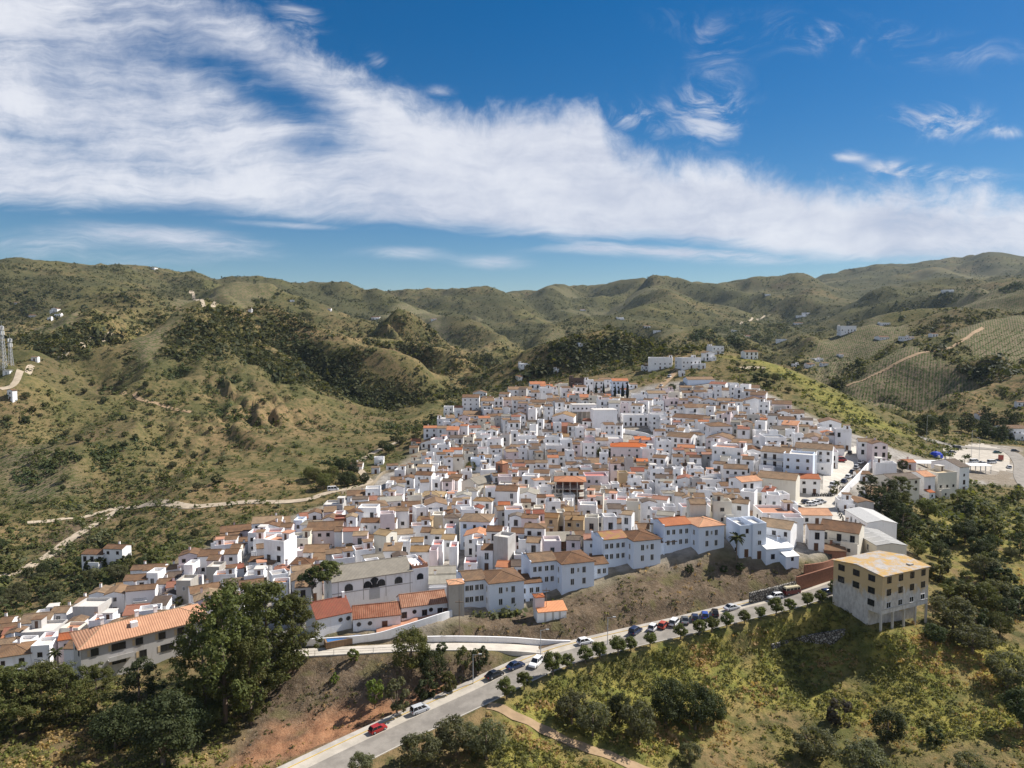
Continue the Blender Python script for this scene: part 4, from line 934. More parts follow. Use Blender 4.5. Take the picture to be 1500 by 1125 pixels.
VILL = [(-30, 965), (40, 905), (110, 892), (170, 868), (215, 830), (300, 810), (345, 780), (420, 762), (500, 735), (560, 720), (600, 690), (640, 650), (655, 615), (690, 590), (770, 566), (850, 568), (930, 590), (975, 570), (1090, 560), (1130, 590), (1160, 605), (1235, 640), (1262, 655), (1205, 690), (1190, 720), (1140, 740), (1150, 790),
        (1000, 785), (880, 805), (800, 830), (700, 850), (640, 862), (500, 850), (400, 870), (300, 900), (100, 955)]
def outline(h, s=1.0):
    x, y, _ = h['loc']; c, sn = math.cos(h['rz']), math.sin(h['rz'])
    return [(x + c * a * h['w'] * s - sn * b, y + sn * a * h['w'] * s + c * b) for a, b in ((-.5, h['d'] * (1 - s)), (.5, h['d'] * (1 - s)), (.5, h['d'] * s), (-.5, h['d'] * s))]
def sat(A, B):
    for P_, R_ in ((A, B), (B, A)):
        for i in range(4):
            ex, ey = P_[(i + 1) % 4][0] - P_[i][0], P_[(i + 1) % 4][1] - P_[i][1]
            nx, ny = -ey, ex
            a = [q[0] * nx + q[1] * ny for q in P_]; b = [q[0] * nx + q[1] * ny for q in R_]
            if max(a) < min(b) or max(b) < min(a): return False
    return True
def free(h, lst, s=1.0, keep=True):
    o = outline(h, s)
    cx, cy = sum(p[0] for p in o) / 4, sum(p[1] for p in o) / 4
    if keep:
        for kp in KEEP:
            xs = np.array([p[0] for p in o] + [cx]); ys = np.array([p[1] for p in o] + [cy])
            if poly_in(xs, ys, kp).any(): return False
    for q in lst:
        if abs(q['loc'][0] - cx) + abs(q['loc'][1] - cy) > 34: continue
        if sat(o, outline(q, s)): return False
    return True
# houses read off the picture keep their place unless they stand inside one another
kept = []
for h in sorted(HOUSES, key=lambda q: q['loc'][1]):
    if free(h, kept, .80, False): kept.append(h)
    else:
        for f in (.8, .62):
            h2 = dict(h); h2['w'] *= f; h2['d'] = max(4.2, h2['d'] * f)
            if free(h2, kept, .85, False): kept.append(h2); break
HOUSES = kept
N_GIVEN = len(HOUSES)
# the streets between are filled with houses of the same kinds, row by row along the slope
frng = random.Random(5)
py = 560.0
while py < 960:
    D_est = 200 if py > 800 else 200 + (800 - py) * 1.15
    wpx = (7.6 if py > 760 else 6.8) / D_est * FPX
    px = -30 + frng.random() * wpx
    while px < 1270:
        if poly_in(np.array([px]), np.array([py]), VILL)[0]:
            rot = (14 if px < 620 else 2 if px < 900 else -12 if px < 1040 else -20) + frng.uniform(-16, 16)
            n = frng.choice([1, 2, 2, 2, 3, 3]) if px > 500 else frng.choice([1, 1, 2, 2])
            rf = frng.choice('gggggeeffffsh' if py > 640 else 'gggeefffs'); tc = frng.choice('bbbbbbtttgordd')
            if py > 760 and n == 3: n = 2
            for sc in (1.0, .75):
                h = add_house(px + frng.uniform(-3, 3), py + frng.uniform(-3, 3), wpx * frng.uniform(.65, 1.4) * sc, n, rf, tc, rot, frng.choice('wwwwwwwwwcpyw'), '', None, frng.randrange(10 ** 6))
                if h:
                    h['d'] = min(h['d'], 8.0) * sc; h['d'] = max(h['d'], 4.0)
                    if free(h, HOUSES, 1.02): HOUSES.append(h); break
        px += wpx * .33
    py += 4.0
print('houses', N_GIVEN, len(HOUSES))
HOUSES.sort(key=lambda q: math.hypot(q['loc'][0], q['loc'][1]) / math.sqrt(q['w'] * q['n']))
MARKS = [('the arched hall', 552, 855), ('the brick church tower', 697, 690), ('the bare concrete frame', 836, 712), ('the orange-roofed school', 925, 660), ('the white wall by the stilts', 888, 610), ('the cypress trees', 895, 575), ('the town square', 1195, 735), ('the steep white ramp wall', 1255, 690), ('the orange-roofed long building', 200, 925),
         ('the pale ridge warehouse', 1028, 557), ('the bend of the valley track', 528, 705), ('the dark brown building', 848, 557), ('the posts-and-roof shed', 826, 800), ('the big cream apartment house', 1138, 712), ('the tall tower-fronted house', 745, 735), ('the row of blue-white blocks', 900, 810), ('the green tree by the church', 690, 680), ('the lilac gable house', 1055, 650), ('the grassy ridge', 1150, 590), ('the tall umbrella pine', 480, 835), ('the orange arcade house', 305, 870), ('the four-storey balcony house', 1130, 660)]
DIRS = ['right of', 'above right of', 'above', 'above left of', 'left of', 'below left of', 'below', 'below right of']
ORD = ['nearest', 'second', 'third', 'fourth', 'fifth', 'sixth', 'seventh', 'eighth', 'ninth', 'tenth', 'eleventh', 'twelfth', '13th', '14th', '15th', '16th', '17th', '18th', '19th', '20th', '21st', '22nd', '23rd', '24th', '25th', '26th', '27th', '28th', '29th', '30th']
def rank_labels(items, marks=MARKS):
    """items: (px, py) -> (ordinal, direction, landmark), one of a kind"""
    secs = {}
    for i, (x, y) in enumerate(items):
        m_ = min(marks, key=lambda q: math.hypot(q[1] - x, (q[2] - y) * 1.4)); dx, dy = x - m_[1], m_[2] - y
        secs.setdefault((m_[0], int(round(math.atan2(dy, dx) / (pi / 4))) % 8), []).append((math.hypot(dx, dy), i))
    out = {}
    for (mk, s_), l in secs.items():
        l.sort()
        for r_, (_, i) in enumerate(l): out[i] = (ORD[min(r_, 29)], DIRS[s_], mk)
    return out
def fit(t, a, b):
    return t if len(t.split()) <= 16 else t.replace(a, b)
IND = HOUSES[:292]; REST = HOUSES[292:]
WDESC = {'w': 'white', 'c': 'cream', 'p': 'pinkish', 'l': 'bluish', 'o': 'ochre', 'y': 'grey', 'd': 'dark brown', 'k': 'concrete', 'b': 'brick'}
TDESC = {'tile_brown': 'brown', 'tile_tan': 'tan', 'tile_orange': 'orange', 'tile_red': 'red', 'tile_ochre': 'ochre', 'tile_dark': 'dark', 'tile_bright': 'vivid-orange', 'tile_grey': 'grey', 'terrace_pale': 'pale flat', 'terrace_tile': 'terracotta flat', 'terrace_red': 'red flat', 'flat_grey': 'grey flat', 'awning_red': 'red flat'}
SDESC = {1: 'low', 2: 'two-storey', 3: 'three-storey', 4: 'four-storey'}
lab = rank_labels([(h['px'], h['py']) for h in IND])
for i, h in enumerate(IND):
    o_, d_, m_ = lab[i]
    place_house(h, fit(f"{WDESC[h['wc']]} {SDESC[h['n']]} house, {TDESC[h['tile']]} roof, {o_} house {d_} {m_}", ' house,', ','), 'village_house', 'house', 'village houses stepping up the hill')
rest = MB()
for h in REST: merge_house(h, rest)
if REST: tag(rest.build('distant_houses'), 'small white houses packed between the larger ones up the hill', None, None, 'stuff')

# ------------------------------------------------------------------ landmark buildings
def V3(px, py, h=0): return hit1(px, py, h)
def two(a, b):
    """local frame from two ground-plan points: origin a, turn, length"""
    return math.atan2(b[1] - a[1], b[0] - a[0]), math.hypot(b[0] - a[0], b[1] - a[1])
def putwin(root, me, x, z, face='f', w=0, d=0, name='window', y=0):
    o = link(name, me, root)
    if face == 'f': o.matrix_basis = Matrix.Translation((x, y - .002, z))
    elif face == 'r': o.matrix_basis = Matrix.Translation((w + .002, y + x, z)) @ Matrix.Rotation(pi / 2, 4, 'Z')
    else: o.matrix_basis = Matrix.Translation((w - .002, y + x, z)) @ Matrix.Rotation(-pi / 2, 4, 'Z')
    return o
class Off(MB):
    """mesh builder with a shift"""
    def __init__(s, x=0, y=0, z=0): super().__init__(); s.M = Matrix.Translation((x, y, z))

# the old factory on stilts
zE = -51.9
N_, L_, R_ = Q(1293, 845, zE), Q(1226, 821, zE), Q(1361, 830, zE)
rz, W_ = two(N_, R_); D_ = 12.6; zb = zE - 10.7
t = thing('old_factory', 'weathered grey factory block with ochre-stained walls and roof, standing on concrete stilts', 'factory', (N_[0], N_[1], zb), rz)
mb = MB(); H = 10.7; pit = .13; s0 = 2.2
mb.box(0, W_, 0, D_, s0, H, 'factory_wall', 't')
mb.box(0, W_, 3.2, D_, -4, s0 - .002, 'factory_wall', 'tb'); mb.face([(0, .0, H), (0, D_ / 2, H + D_ / 2 * pit), (0, D_, H)][::-1], 'factory_wall'); mb.face([(W_, 0, H), (W_, D_ / 2, H + D_ / 2 * pit), (W_, D_, H)], 'factory_wall')
mb.box(-.06, W_ + .06, -.06, -.001, 3.15, 3.35, 'concrete'); mb.build('wall', t)
mb = MB(); r = D_ / 2 * pit; o_ = .35
mb.prism([(-o_, H - o_ * pit), (D_ / 2, H + r), (D_ + o_, H - o_ * pit), (D_ + o_, H - o_ * pit + .2), (D_ / 2, H + r + .2), (-o_, H - o_ * pit + .2)], -.3, W_ + .3, 'factory_roof'); rf = mb.build('roof', t)
mb = MB(); mb.box(W_ - 4.6, W_ - 3.4, 1.4, 2.4, H, H + .75, 'concrete'); mb.build('roof_vent', rf)
for i in range(5):
    x = .2 + i * (W_ - .4) / 4; mb = MB(); mb.box(x - .2, x + .2, .02, .42, -4, s0 - .002, 'pale_concrete'); mb.build('stilt', t)
mb = MB(); mb.box(W_ * .66, W_ * .86, 3.05, 3.18, .1, 1.7, 'plaster_ochre'); mb.build('panel', t)
wm = win_mesh(1.25, 1.25, 'k'); wm2 = win_mesh(1.5, 1.25, 'k')
for f in range(3):
    for i in range(4): putwin(t, wm if f else win_mesh(1.3, 1.2, 'w'), W_ * (.14 + .245 * i), 3.1 + .45 + f * 2.75 - (0 if f else .1))
    for i in range(3):
        if f == 0 and i != 0: continue
        putwin(t, wm2, 2.6 + i * 3.9, 3.55 + f * 2.75, 'l', 0)
# the long building with the orange roof
zE = -66.4
A_, B_ = Q(118, 951, zE), Q(283, 911, zE); rz, W_ = two(A_, B_); W_ += 3.5; D_ = 10.5; H = 6.6
t = thing('long_house', 'long grey two-storey building with a big orange hipped roof behind the pines', 'building', (A_[0], A_[1], zE - H), rz)
mb = Off(W_ / 2); walls_geo(mb, 'h', W_, D_, H, 'plaster_grey', 6); mb.build('wall', t)
mb = Off(W_ / 2); roof_geo(mb, 'h', W_, D_, H, 'tile_big_orange', .6, .42); rf = mb.build('roof', t)
for x, y in ((5.2, 6.6), (12.2, 6.4), (16.2, 6.6)):
    mb = MB(); mb.box(x - .35, x + .35, y - .35, y + .35, H + 1.0, H + 3.4, 'plaster_white', 'b'); mb.box(x - .45, x + .45, y - .45, y + .45, H + 3.4, H + 3.55, 'plaster_white'); mb.build('chimney', rf)
mb = MB(); mb.box(10.2, 11.6, 2.2, 3.6, H + .9, H + 2.3, 'plaster_white', 'b'); mb.build('dormer', rf)
for f, xs in ((1, (2.6, 7.2, 11.3, 16, 20)), (0, (7.2, 12, 17, 21))):
    for x in xs:
        big = x in (7.2, 17); putwin(t, win_mesh(2.6 if big else 1.3, 1.4, 'k'), x, f * 3.0 + 1.5)
        mb = MB(); mb.box(x - (2.0 if big else 1.4), x - (1.5 if big else .85), -.06, -.002, f * 3 + 1.5, f * 3 + 2.9, 'plaster_ochre'); mb.build('shutter', t)
mb = MB(); mb.box(5, 10, -1.2, -.002, 2.6, 2.75, 'plaster_grey'); mb.box(5, 10, -1.2, -1.1, 2.75, 3.6, 'plaster_grey'); mb.build('balcony', t)
for y in (2.5, 6.5): putwin(t, win_mesh(1.1, 1.4, 'k'), y, 4.4, 'l', 0)

# villa row with the old red tiled roofs
def villa_unit(label, a, b, zE, H, d, wins, tile, pitch=.5):
    A_, B_ = Q(*a, zE), Q(*b, zE); rz, W_ = two(A_, B_)
    t = thing('courtyard_house', label, 'house', (A_[0], A_[1], zE - H), rz, 'white courtyard houses with red tiles')
    mb = Off(W_ / 2); walls_geo(mb, 'g', W_, d, H, 'plaster_white', 4, pitch); mb.build('wall', t)
    mb = Off(W_ / 2); roof_geo(mb, 'g', W_, d, H, tile, .25, pitch); mb.build('roof', t)
    for kind, f in wins:
        if kind == 'o':
            mb = MB(); n = 12; x = f * W_
            for i in range(n):
                a0, a1 = 2 * pi * i / n, 2 * pi * (i + 1) / n
                mb.face([(x, -.03, H - 1.3), (x + .38 * math.cos(a0), -.03, H - 1.3 + .38 * math.sin(a0)), (x + .38 * math.cos(a1), -.03, H - 1.3 + .38 * math.sin(a1))], 'glass_dark')
                mb.face([(x + q * math.cos(e), -.05, H - 1.3 + q * math.sin(e)) for q, e in ((.38, a0), (.5, a0), (.5, a1), (.38, a1))], 'frame_brown')
            mb.build('round_window', t)
        elif kind == 'd': putwin(t, win_mesh(1.2, 2.1, 'd'), f * W_, .02, name='door')
        else: putwin(t, win_mesh(1.0, 1.3, 'b'), f * W_, .9)
    return t, W_
t, w1 = villa_unit('tall white courtyard house with a plain red roof beside the small pool', (463, 907), (515, 896), -60.2, 4.6, 8, (('o', .68), ('o', .9)), 'tile_red', .55)
mb = MB(); mb.box(w1 - .9, w1 - .3, 3.6, 4.2, 5.8, 8.0, 'plaster_white', 'b'); mb.build('chimney', t)
villa_unit('low white courtyard house with mottled red tiles and two round windows', (517, 907), (587, 900), -61.2, 3.2, 6.4, (('o', .12), ('o', .35), ('d', .66)), 'tile_old_red')
villa_unit('pinkish white courtyard house with mottled red tiles beside the bare concrete tower', (588, 890), (655, 882), -60.2, 3.4, 6.6, (('w', .06), ('o', .28), ('w', .5), ('o', .64), ('w', .84), ('d', .96)), 'tile_old_red')

# blue-white apartment blocks above the embankment
def block(a, b, H, label, wing=5.6, linkw=5.2, mossy=False, drop=2.0, tile='tile_brown'):
    A_ = V3(*a); B_ = V3(*b); rz = rad(17); W_ = (b[0] - a[0]) * A_.y / FPX / math.cos(rz) * 1.02; d = 9.0
    zb = A_.z + .2
    t = thing('apartment_block', label, 'apartment block', (A_.x, A_.y, zb), rz, 'blue-white apartment blocks above the embankment')
    mb = Off(W_ / 2); walls_geo(mb, 'h', W_, d, H, 'plaster_blue', 6); mb.build('wall', t)
    mb = Off(W_ / 2); roof_geo(mb, 'h', W_, d, H, tile, .35, .30); mb.build('roof', t)
    for f in range(2):
        for x in (.32, .68): putwin(t, win_mesh(.85, 1.35, 'w'), W_ * x, H - 2.5 - f * 2.75)
    putwin(t, win_mesh(.4, .9, 'w'), W_ * .5, H - 2.2)
    for f in range(2): putwin(t, win_mesh(.7, 1.2, 'w'), 2.2, H - 2.5 - f * 2.75, 'l', 0)
    sb = 3.6
    mb = Off(-wing / 2, sb); walls_geo(mb, 'g', wing, 7, H, 'plaster_blue', 6); mb.box(-wing / 2 - .25, -wing / 2 - .01, -.25, 7.2, -6, H + .35, 'plaster_blue', 'b'); mb.build('wing_wall', t)
    mb = Off(-wing / 2, sb); roof_geo(mb, 'g', wing, 7, H - .02, 'tile_mossy' if mossy else tile, .3, .30); mb.build('wing_roof', t)
    for f in range(2):
        for x in (.14, .34, .60, .82): putwin(t, win_mesh(.75, 1.25, 'w'), -wing + wing * x, H - 2.4 - f * 2.75, y=sb)
    Hl = H - drop
    mb = Off(W_ + linkw / 2, sb - .4); walls_geo(mb, 'g', linkw, 6.6, Hl, 'plaster_blue', 7); mb.build('link_wall', t)
    mb = Off(W_ + linkw / 2, sb - .4); roof_geo(mb, 'g', linkw, 6.6, Hl, tile, .3, .30); mb.build('link_roof', t)
    for f in range(2):
        for x in (.18, .52, .8): putwin(t, win_mesh(.75, 1.25, 'w'), W_ + linkw * x, Hl - 2.4 - f * 2.6, y=sb - .4)
block((717, 898), (768, 892), 6.7, 'bluish white block with tan hipped roof beside the bare concrete tower', 5.2, 5.6)
block((823, 872), (872, 858), 7.4, 'bluish white block behind the dirt slope, second from the concrete tower', 6.6, 5.2)
block((928, 834), (970, 824), 7.0, 'bluish white block with yellow moss on its wing roof', 6.8, 6.4, True)
block((1023, 812), (1064, 806), 7.0, 'bluish white block with the reddest hipped roof, beside the tall palm', 8.0, 1.2, False, 3.5, 'tile_orange')
# bare concrete tower, orange cap
p = V3(669, 902); t = thing('transformer_tower', 'bare concrete tower with a flat orange tiled cap beside the white courtyard house', 'tower', p, rad(14))
mb = MB(); mb.box(-1.75, 1.75, 0, 3.4, -3, 7.2, 'concrete', 't'); mb.build('wall', t)
mb = Off(0, 0); roof_geo(mb, 'h', 3.5, 3.4, 7.2, 'tile_orange', .15, .12); mb.build('roof', t)
mb = MB(); mb.box(.5, .62, -.08, -.002, -2, 7, 'flat_grey'); mb.box(1.0, 1.1, -.08, -.002, -2, 7, 'flat_grey'); mb.build('cable_duct', t)
# little white house with turret
p = V3(787, 913); t = thing('turret_house', 'little white house with an orange lean-to roof and small turret on the dirt slope', 'house', p, rad(12))
mb = MB(); mb.box(0, 6.8, 0, 3.6, -3, 2.4, 'plaster_white', 't'); mb.face([(0, 0, 2.4), (0, 3.6, 3.3), (0, 3.6, 2.4)], 'plaster_white'); mb.build('wall', t)
mb = MB(); mb.prism([(-.2, 2.35), (3.6, 3.3), (3.6, 3.45), (-.2, 2.5)], .1, 7.0, 'tile_bright'); mb.build('roof', t)
mb = MB(); mb.box(-.1, 2.1, 1.6, 3.9, 2.0, 5.2, 'plaster_pink', 't'); tr = mb.build('turret', t); mb = Off(1.0, 1.6); roof_geo(mb, 'h', 2.2, 2.3, 5.2, 'tile_orange', .15, .3); mb.build('turret_roof', tr)
for x in (1.6, 3.4, 5.0): mb = MB(); mb.box(x, x + .5, -.03, -.002, -.6, 2.2, 'plaster_grey'); mb.build('grey_strip', t)  # upright grey strips on the white front wall
# arched hall
zE = -57.9; A_, B_ = Q(486, 853, zE), Q(604, 836, zE); rz, W_ = two(A_, B_); H = 5.4; d = 11
t = thing('arched_hall', 'long white hall with dark arched windows under a wide grey roof', 'hall', (A_[0], A_[1], zE - H), rz)
mb = Off(W_ / 2); walls_geo(mb, 'g', W_, d, H, 'plaster_white', 5); 
for x in (.075, .38, .66, .97): mb.box(x * W_ - W_ / 2 - .07, x * W_ - W_ / 2 + .07, -.05, -.001, 0, H - .05, 'flat_grey')
mb.box(-W_ / 2, W_ / 2, -.09, -.052, 2.35, 2.5, 'flat_grey'); mb.build('wall', t)
mb = Off(W_ / 2); roof_geo(mb, 'g', W_, d, H, 'tile_grey', .35, .36); mb.build('roof', t)
am = arch_mesh(2.0, 1.7)
for x in (.2, .43, .60, .82): putwin(t, am, W_ * x, 2.75, y=-.06)
putwin(t, arch_mesh(2.1, 2.6), W_ * .515, 2.6, y=-.06)
mb = MB(); mb.box(W_ * .515 - 1.3, W_ * .515 + 1.3, -.12, -.09, -.2, 2.3, 'metal_grey'); mb.build('door', t)
mb = MB(); mb.box(W_ + .02, W_ + 4.2, 0, 8, -4, H + .4, 'plaster_white', 'b'); an = mb.build('annex', t)
mb = MB()
for x0, x1, y0, y1 in ((W_ + .1, W_ + 4.1, .1, .3), (W_ + .1, W_ + .3, .3, 7.8), (W_ + 3.9, W_ + 4.1, .3, 7.8)): mb.box(x0, x1, y0, y1, H + .4, H + 1.1, 'terrace_tile', 'b')
for i in range(5): mb.box(W_ + .1 + i * .9, W_ + .4 + i * .9, .05, .35, H + 1.1, H + 1.6, 'terrace_tile')
mb.build('terrace_railing', an); putwin(t, arch_mesh(1.7, 1.6), W_ + 2.0, 2.9)
# church
p = V3(688, 730); t = thing('church', 'church with a square brick tower and wide brown roofs among the houses', 'church', p, rad(-38))
mb = Off(0); walls_geo(mb, 'e', 9, 17, 6.5, 'plaster_cream', 5, .45); mb.build('wall', t)
mb = Off(0); roof_geo(mb, 'e', 9, 17, 6.5, 'tile_grey', .3, .45); mb.build('roof', t)
mb = Off(7.1, 3); walls_geo(mb, 'g', 5, 13, 4.4, 'plaster_white', 5, .25); mb.build('aisle_wall', t)
mb = Off(7.1, 3); roof_geo(mb, 'g', 5, 13, 4.4, 'tile_grey', .2, .25); mb.build('aisle_roof', t)
mb = MB(); mb.box(3.4, 7.2, 13.2, 17, -4, 13.6, 'brick', 't'); tw = mb.build('tower', t)
mb = Off(5.3, 13.2); roof_geo(mb, 'h', 3.8, 3.8, 13.6, 'tile_orange', .2, .6); mb.build('tower_roof', tw)
for f, a in (('f', (5.3, 13.2)),): putwin(t, arch_mesh(1.2, 2.2, 'brick'), 5.3, 10.6, y=13.2, name='belfry_opening')
mb = MB(); mb.box(-1, 1, -.06, -.002, 0, 3, 'door_brown'); mb.build('door', t)
# bare concrete frame
p = V3(835, 748); t = thing('concrete_frame', 'unfinished concrete frame building with open floors under a patchy orange roof', 'building shell', p, rad(-4))
W_, d = 11.5, 9
for f in range(4):
    mb = MB(); mb.box(-W_ / 2, W_ / 2, 0, d, f * 2.8 - .25, f * 2.8, 'concrete'); mb.build('floor_slab', t)
for i in range(5):
    for j in range(3):
        mb = MB(); x = -W_ / 2 + .2 + i * (W_ - .4) / 4; y = .2 + j * (d - .4) / 2; mb.box(x - .16, x + .16, y - .16, y + .16, -4, 11.2, 'pale_concrete'); mb.build('column', t)
mb = MB(); mb.box(-W_ / 2 + .5, W_ / 2 - .5, d - 1.2, d - 1, -3, 11, 'brick'); mb.box(-W_ / 2 + .4, -1, 3, 3.2, 0, 2.4, 'brick'); mb.build('brick_infill', t)
mb = Off(0); roof_geo(mb, 'h', W_, d, 11.2, 'tile_orange', .5, .3); mb.build('roof', t)
# shed on posts
p = V3(822, 812); t = thing('post_shed', 'open shed with a wide pale roof on wooden posts', 'shed', p, rad(4))
mb = MB(); mb.prism([(-.3, 3.6), (6.3, 4.6), (6.3, 4.75), (-.3, 3.75)], -4.6, 4.6, 'tile_grey'); mb.build('roof', t)
for i in range(6): mb = MB(); x = -4.2 + i * 1.68; mb.box(x - .1, x + .1, .2, .4, -3, 3.75, 'wood_pole'); mb.build('post', t)
mb = MB(); mb.box(-4.3, 4.3, 5.8, 6.0, -3, 4.4, 'brick'); mb.build('rear_wall', t)
# school
def special(name, label, cat, px, py, wp, n, rf, tile, rot, wc, blank=0, H=None, d=None, group=None, base=None):
    h = add_house(px, py, wp, n, rf, 'b', rot, wc, 'B' if blank else '', d, None, H)
    h['tile'] = tile
    if blank == 2: h['blank'] = 2
    return place_house(h, label, name, cat, group)
special('school_building', 'pinkish school with a wide bright orange hipped roof', 'school', 922, 655, 54, 2, 'h', 'tile_bright', -8, 'p', d=10)
special('warehouse', 'long low bluish white warehouse under the grassy knoll', 'warehouse', 1027, 556, 40, 1, 'g', 'tile_tan', 4, 'l', 1)
special('unfinished_block', 'dark brown unfinished block at the top edge of the village', 'building shell', 847, 556, 24, 2, 'f', 'flat_grey', 0, 'd')
# ribbon building on stilts and the big blank box beside it
p = V3(856, 617); t = thing('stilt_building', 'white ribbon-like building on tall thin stilts beside a huge blank wall', 'building', p, rad(3)); W_ = 14.5
mb = MB(); mb.box(-W_ / 2, W_ / 2, 0, 7, 5.6, 9.6, 'plaster_white'); mb.build('wall', t); mb = MB(); mb.box(-W_ / 2 - .2, W_ / 2 + .2, -.2, 7.2, 9.6, 9.9, 'terrace_pale'); mb.build('roof', t)
for i in range(6): mb = MB(); x = -W_ / 2 + .4 + i * (W_ - .8) / 5; mb.box(x - .2, x + .2, .1, .5, -4, 5.6, 'pale_concrete'); mb.build('stilt', t); putwin(t, win_mesh(.8, .8, 'k'), x * .92, 7.1)
mb = MB(); mb.box(-W_ / 2, W_ / 2, 5, 5.3, -4, 5.58, 'concrete'); mb.build('rear_wall', t)
p = V3(887, 628); t = thing('blank_walled_building', 'big plain white box of a building with a blank wall', 'building', p, rad(6)); W_ = 13.5
mb = MB(); mb.box(-W_ / 2, W_ / 2, 0, 10, -5, 10.6, 'plaster_white', 't'); mb.build('wall', t); mb = MB(); mb.box(-W_ / 2 - .1, W_ / 2 + .1, -.1, 10.1, 10.6, 10.8, 'terrace_pale'); mb.build('roof', t)
for f in range(3): putwin(t, win_mesh(.9, 1.2, 'w'), 3 + f * 2, 2 + 2.6 * f, 'r', W_ / 2)
# compound of white flats next to the last block
special('white_flats', 'tall white flats with small windows between the last blue-white block and brick walls', 'flats', 1113, 771, 21, 3, 'f', 'terrace_pale', 8, 'l', H=8.6, d=7)
special('white_flats', 'white flats with a deep recess beside a tall palm', 'flats', 1094, 774, 22, 3, 'f', 'terrace_pale', 8, 'l', H=7.6, d=8)
special('lean_to_house', 'low white house with a pale corrugated lean-to roof', 'house', 1142, 803, 44, 1, 's', 'tarp_white', 14, 'l', H=3.6, d=5)
# factory complex on the spur above the scrub
CX = 'buildings of the long factory row on the spur'
special('spur_factory', 'cream factory wing with a dark brown roof at the pine-covered end', 'factory', 1327, 702, 48, 3, 'g', 'tile_dark', 14, 'c', H=8.4, d=9, group=CX)
special('spur_factory', 'factory wing with tall glazed strips and an orange-brown roof', 'factory', 1362, 698, 19, 3, 'g', 'tile_orange', 14, 'w', H=8.6, d=9, group=CX)
special('spur_factory', 'ochre-stained flat factory wing on a grey stone base', 'factory', 1388, 695, 34, 2, 'f', 'plaster_ochre', 16, 'c', H=9.0, d=9, group=CX)
special('spur_factory', 'tall white factory wing with a dark gabled roof at the car park end', 'factory', 1413, 684, 18, 3, 'g', 'tile_dark', 16, 'w', H=10.5, d=14, group=CX)
# long fibre cement sheds
def shed(label, near, far, Wd, H, tile, wall, pitch=.2, strips=None):
    A_, B_ = V3(*near, H), V3(*far, H); L_ = math.hypot(B_.x - A_.x, B_.y - A_.y); rz = math.atan2(-(B_.x - A_.x), B_.y - A_.y)
    zb = min(A_.z, B_.z)
    t = thing('long_shed', label, 'shed', (A_.x, A_.y, zb), rz, 'long sheds by the old factory')
    H2 = H + (max(A_.z, B_.z) - zb)
    mb = MB(); walls_geo(mb, 'e', Wd, L_, H2, wall, 5, pitch); mb.build('wall', t); mb = MB()
    roof_geo(mb, 'e', Wd, L_, H2, tile, .25, pitch); rf = mb.build('roof', t)
    if strips:
        for f in strips:
            mb = MB(); y = f * L_
            for s_ in (-1, 1): mb.face([(s_ * .2, y, H2 + Wd / 2 * pitch + .19), (s_ * (Wd / 2 - .2), y, H2 + .2 * pitch + .20), (s_ * (Wd / 2 - .2), y + .6, H2 + .2 * pitch + .20), (s_ * .2, y + .6, H2 + Wd / 2 * pitch + .19)][::s_], 'fibre_light'); 
            mb.build('skylight', rf)
    for f in (.3, .5, .7): putwin(t, win_mesh(1.0, 1.6, 'w'), f * L_, H2 - 2.6, 'l', -Wd / 2)
    return t
shed('long shed with a light grey corrugated roof and white side wall', (1292, 776), (1258, 747), 8.4, 4.2, 'fibre_light', 'plaster_white')
shed('long dark grey corrugated shed with pale skylight strips, running behind the old factory', (1306, 812), (1264, 776), 8.0, 4.0, 'fibre_cement', 'plaster_cream', .16, (.15, .4, .65))
shed('narrow shed with a tan tiled roof beside the town square', (1268, 745), (1250, 729), 5.5, 3.4, 'tile_tan', 'plaster_grey')
# white market canopies by the car park
for a, w_, d_, lb in (((1368, 690), 17, 6, 'long white canopy roof behind the factory row'), ((1437, 693), 10, 5, 'short white canopy roof by the car park bus')):
    p = V3(*a); t = thing('market_canopy', lb, 'canopy', p, rad(-4)); mb = MB(); mb.prism([(-.2, 3.4), (d_, 3.9), (d_, 4.05), (-.2, 3.55)], -w_ / 2, w_ / 2, 'tarp_white'); mb.build('roof', t)
    for i in range(5):
        for y in (.2, d_ - .3): mb = MB(); x = -w_ / 2 + .3 + i * (w_ - .6) / 4; mb.box(x - .08, x + .08, y, y + .16, -2, 3.5, 'metal_grey'); mb.build('post', t)

# ------------------------------------------------------------------ walls and fences
def wall(name, label, cat, pts, h, th, mat, cap=None, dz=0, base=2.5):
    """upright wall along ground points"""
    mb = MB(); pts = [Vector(p) for p in pts]; L = []
    for i, p in enumerate(pts):
        t = pts[min(i + 1, len(pts) - 1)] - pts[max(i - 1, 0)]; t.z = 0; t.normalize(); r = Vector((t.y, -t.x, 0)) * th / 2
        L.append((p - r, p + r))
    def ring(i, e=0):
        a, b = L[i]; z = pts[i].z + dz
        return [Vector((a.x, a.y, z - base)), Vector((b.x, b.y, z - base)), Vector((b.x, b.y, z + h)), Vector((a.x, a.y, z + h))]
    R = [ring(i) for i in range(len(pts))]
    for i in range(len(R) - 1):
        for j in (1, 2, 3): mb.face([R[i][j], R[i + 1][j], R[i + 1][(j + 1) % 4], R[i][(j + 1) % 4]][::-1], mat)
    mb.face(R[0], mat); mb.face(R[-1][::-1], mat)
    o = mb.build(name); return tag(o, label, cat)
def gl(pts, n=5): return smooth_line([V3(*q) for q in pts], n)
rl = [Vector(p) for p in RAMP]; off = []
for i, p in enumerate(rl):
    t_ = rl[min(i + 1, len(rl) - 1)] - rl[max(i - 1, 0)]; t_.z = 0; t_.normalize()
    off.append((p + Vector((-t_.y, t_.x, 0)) * 2.15, p - Vector((-t_.y, t_.x, 0)) * 2.2))
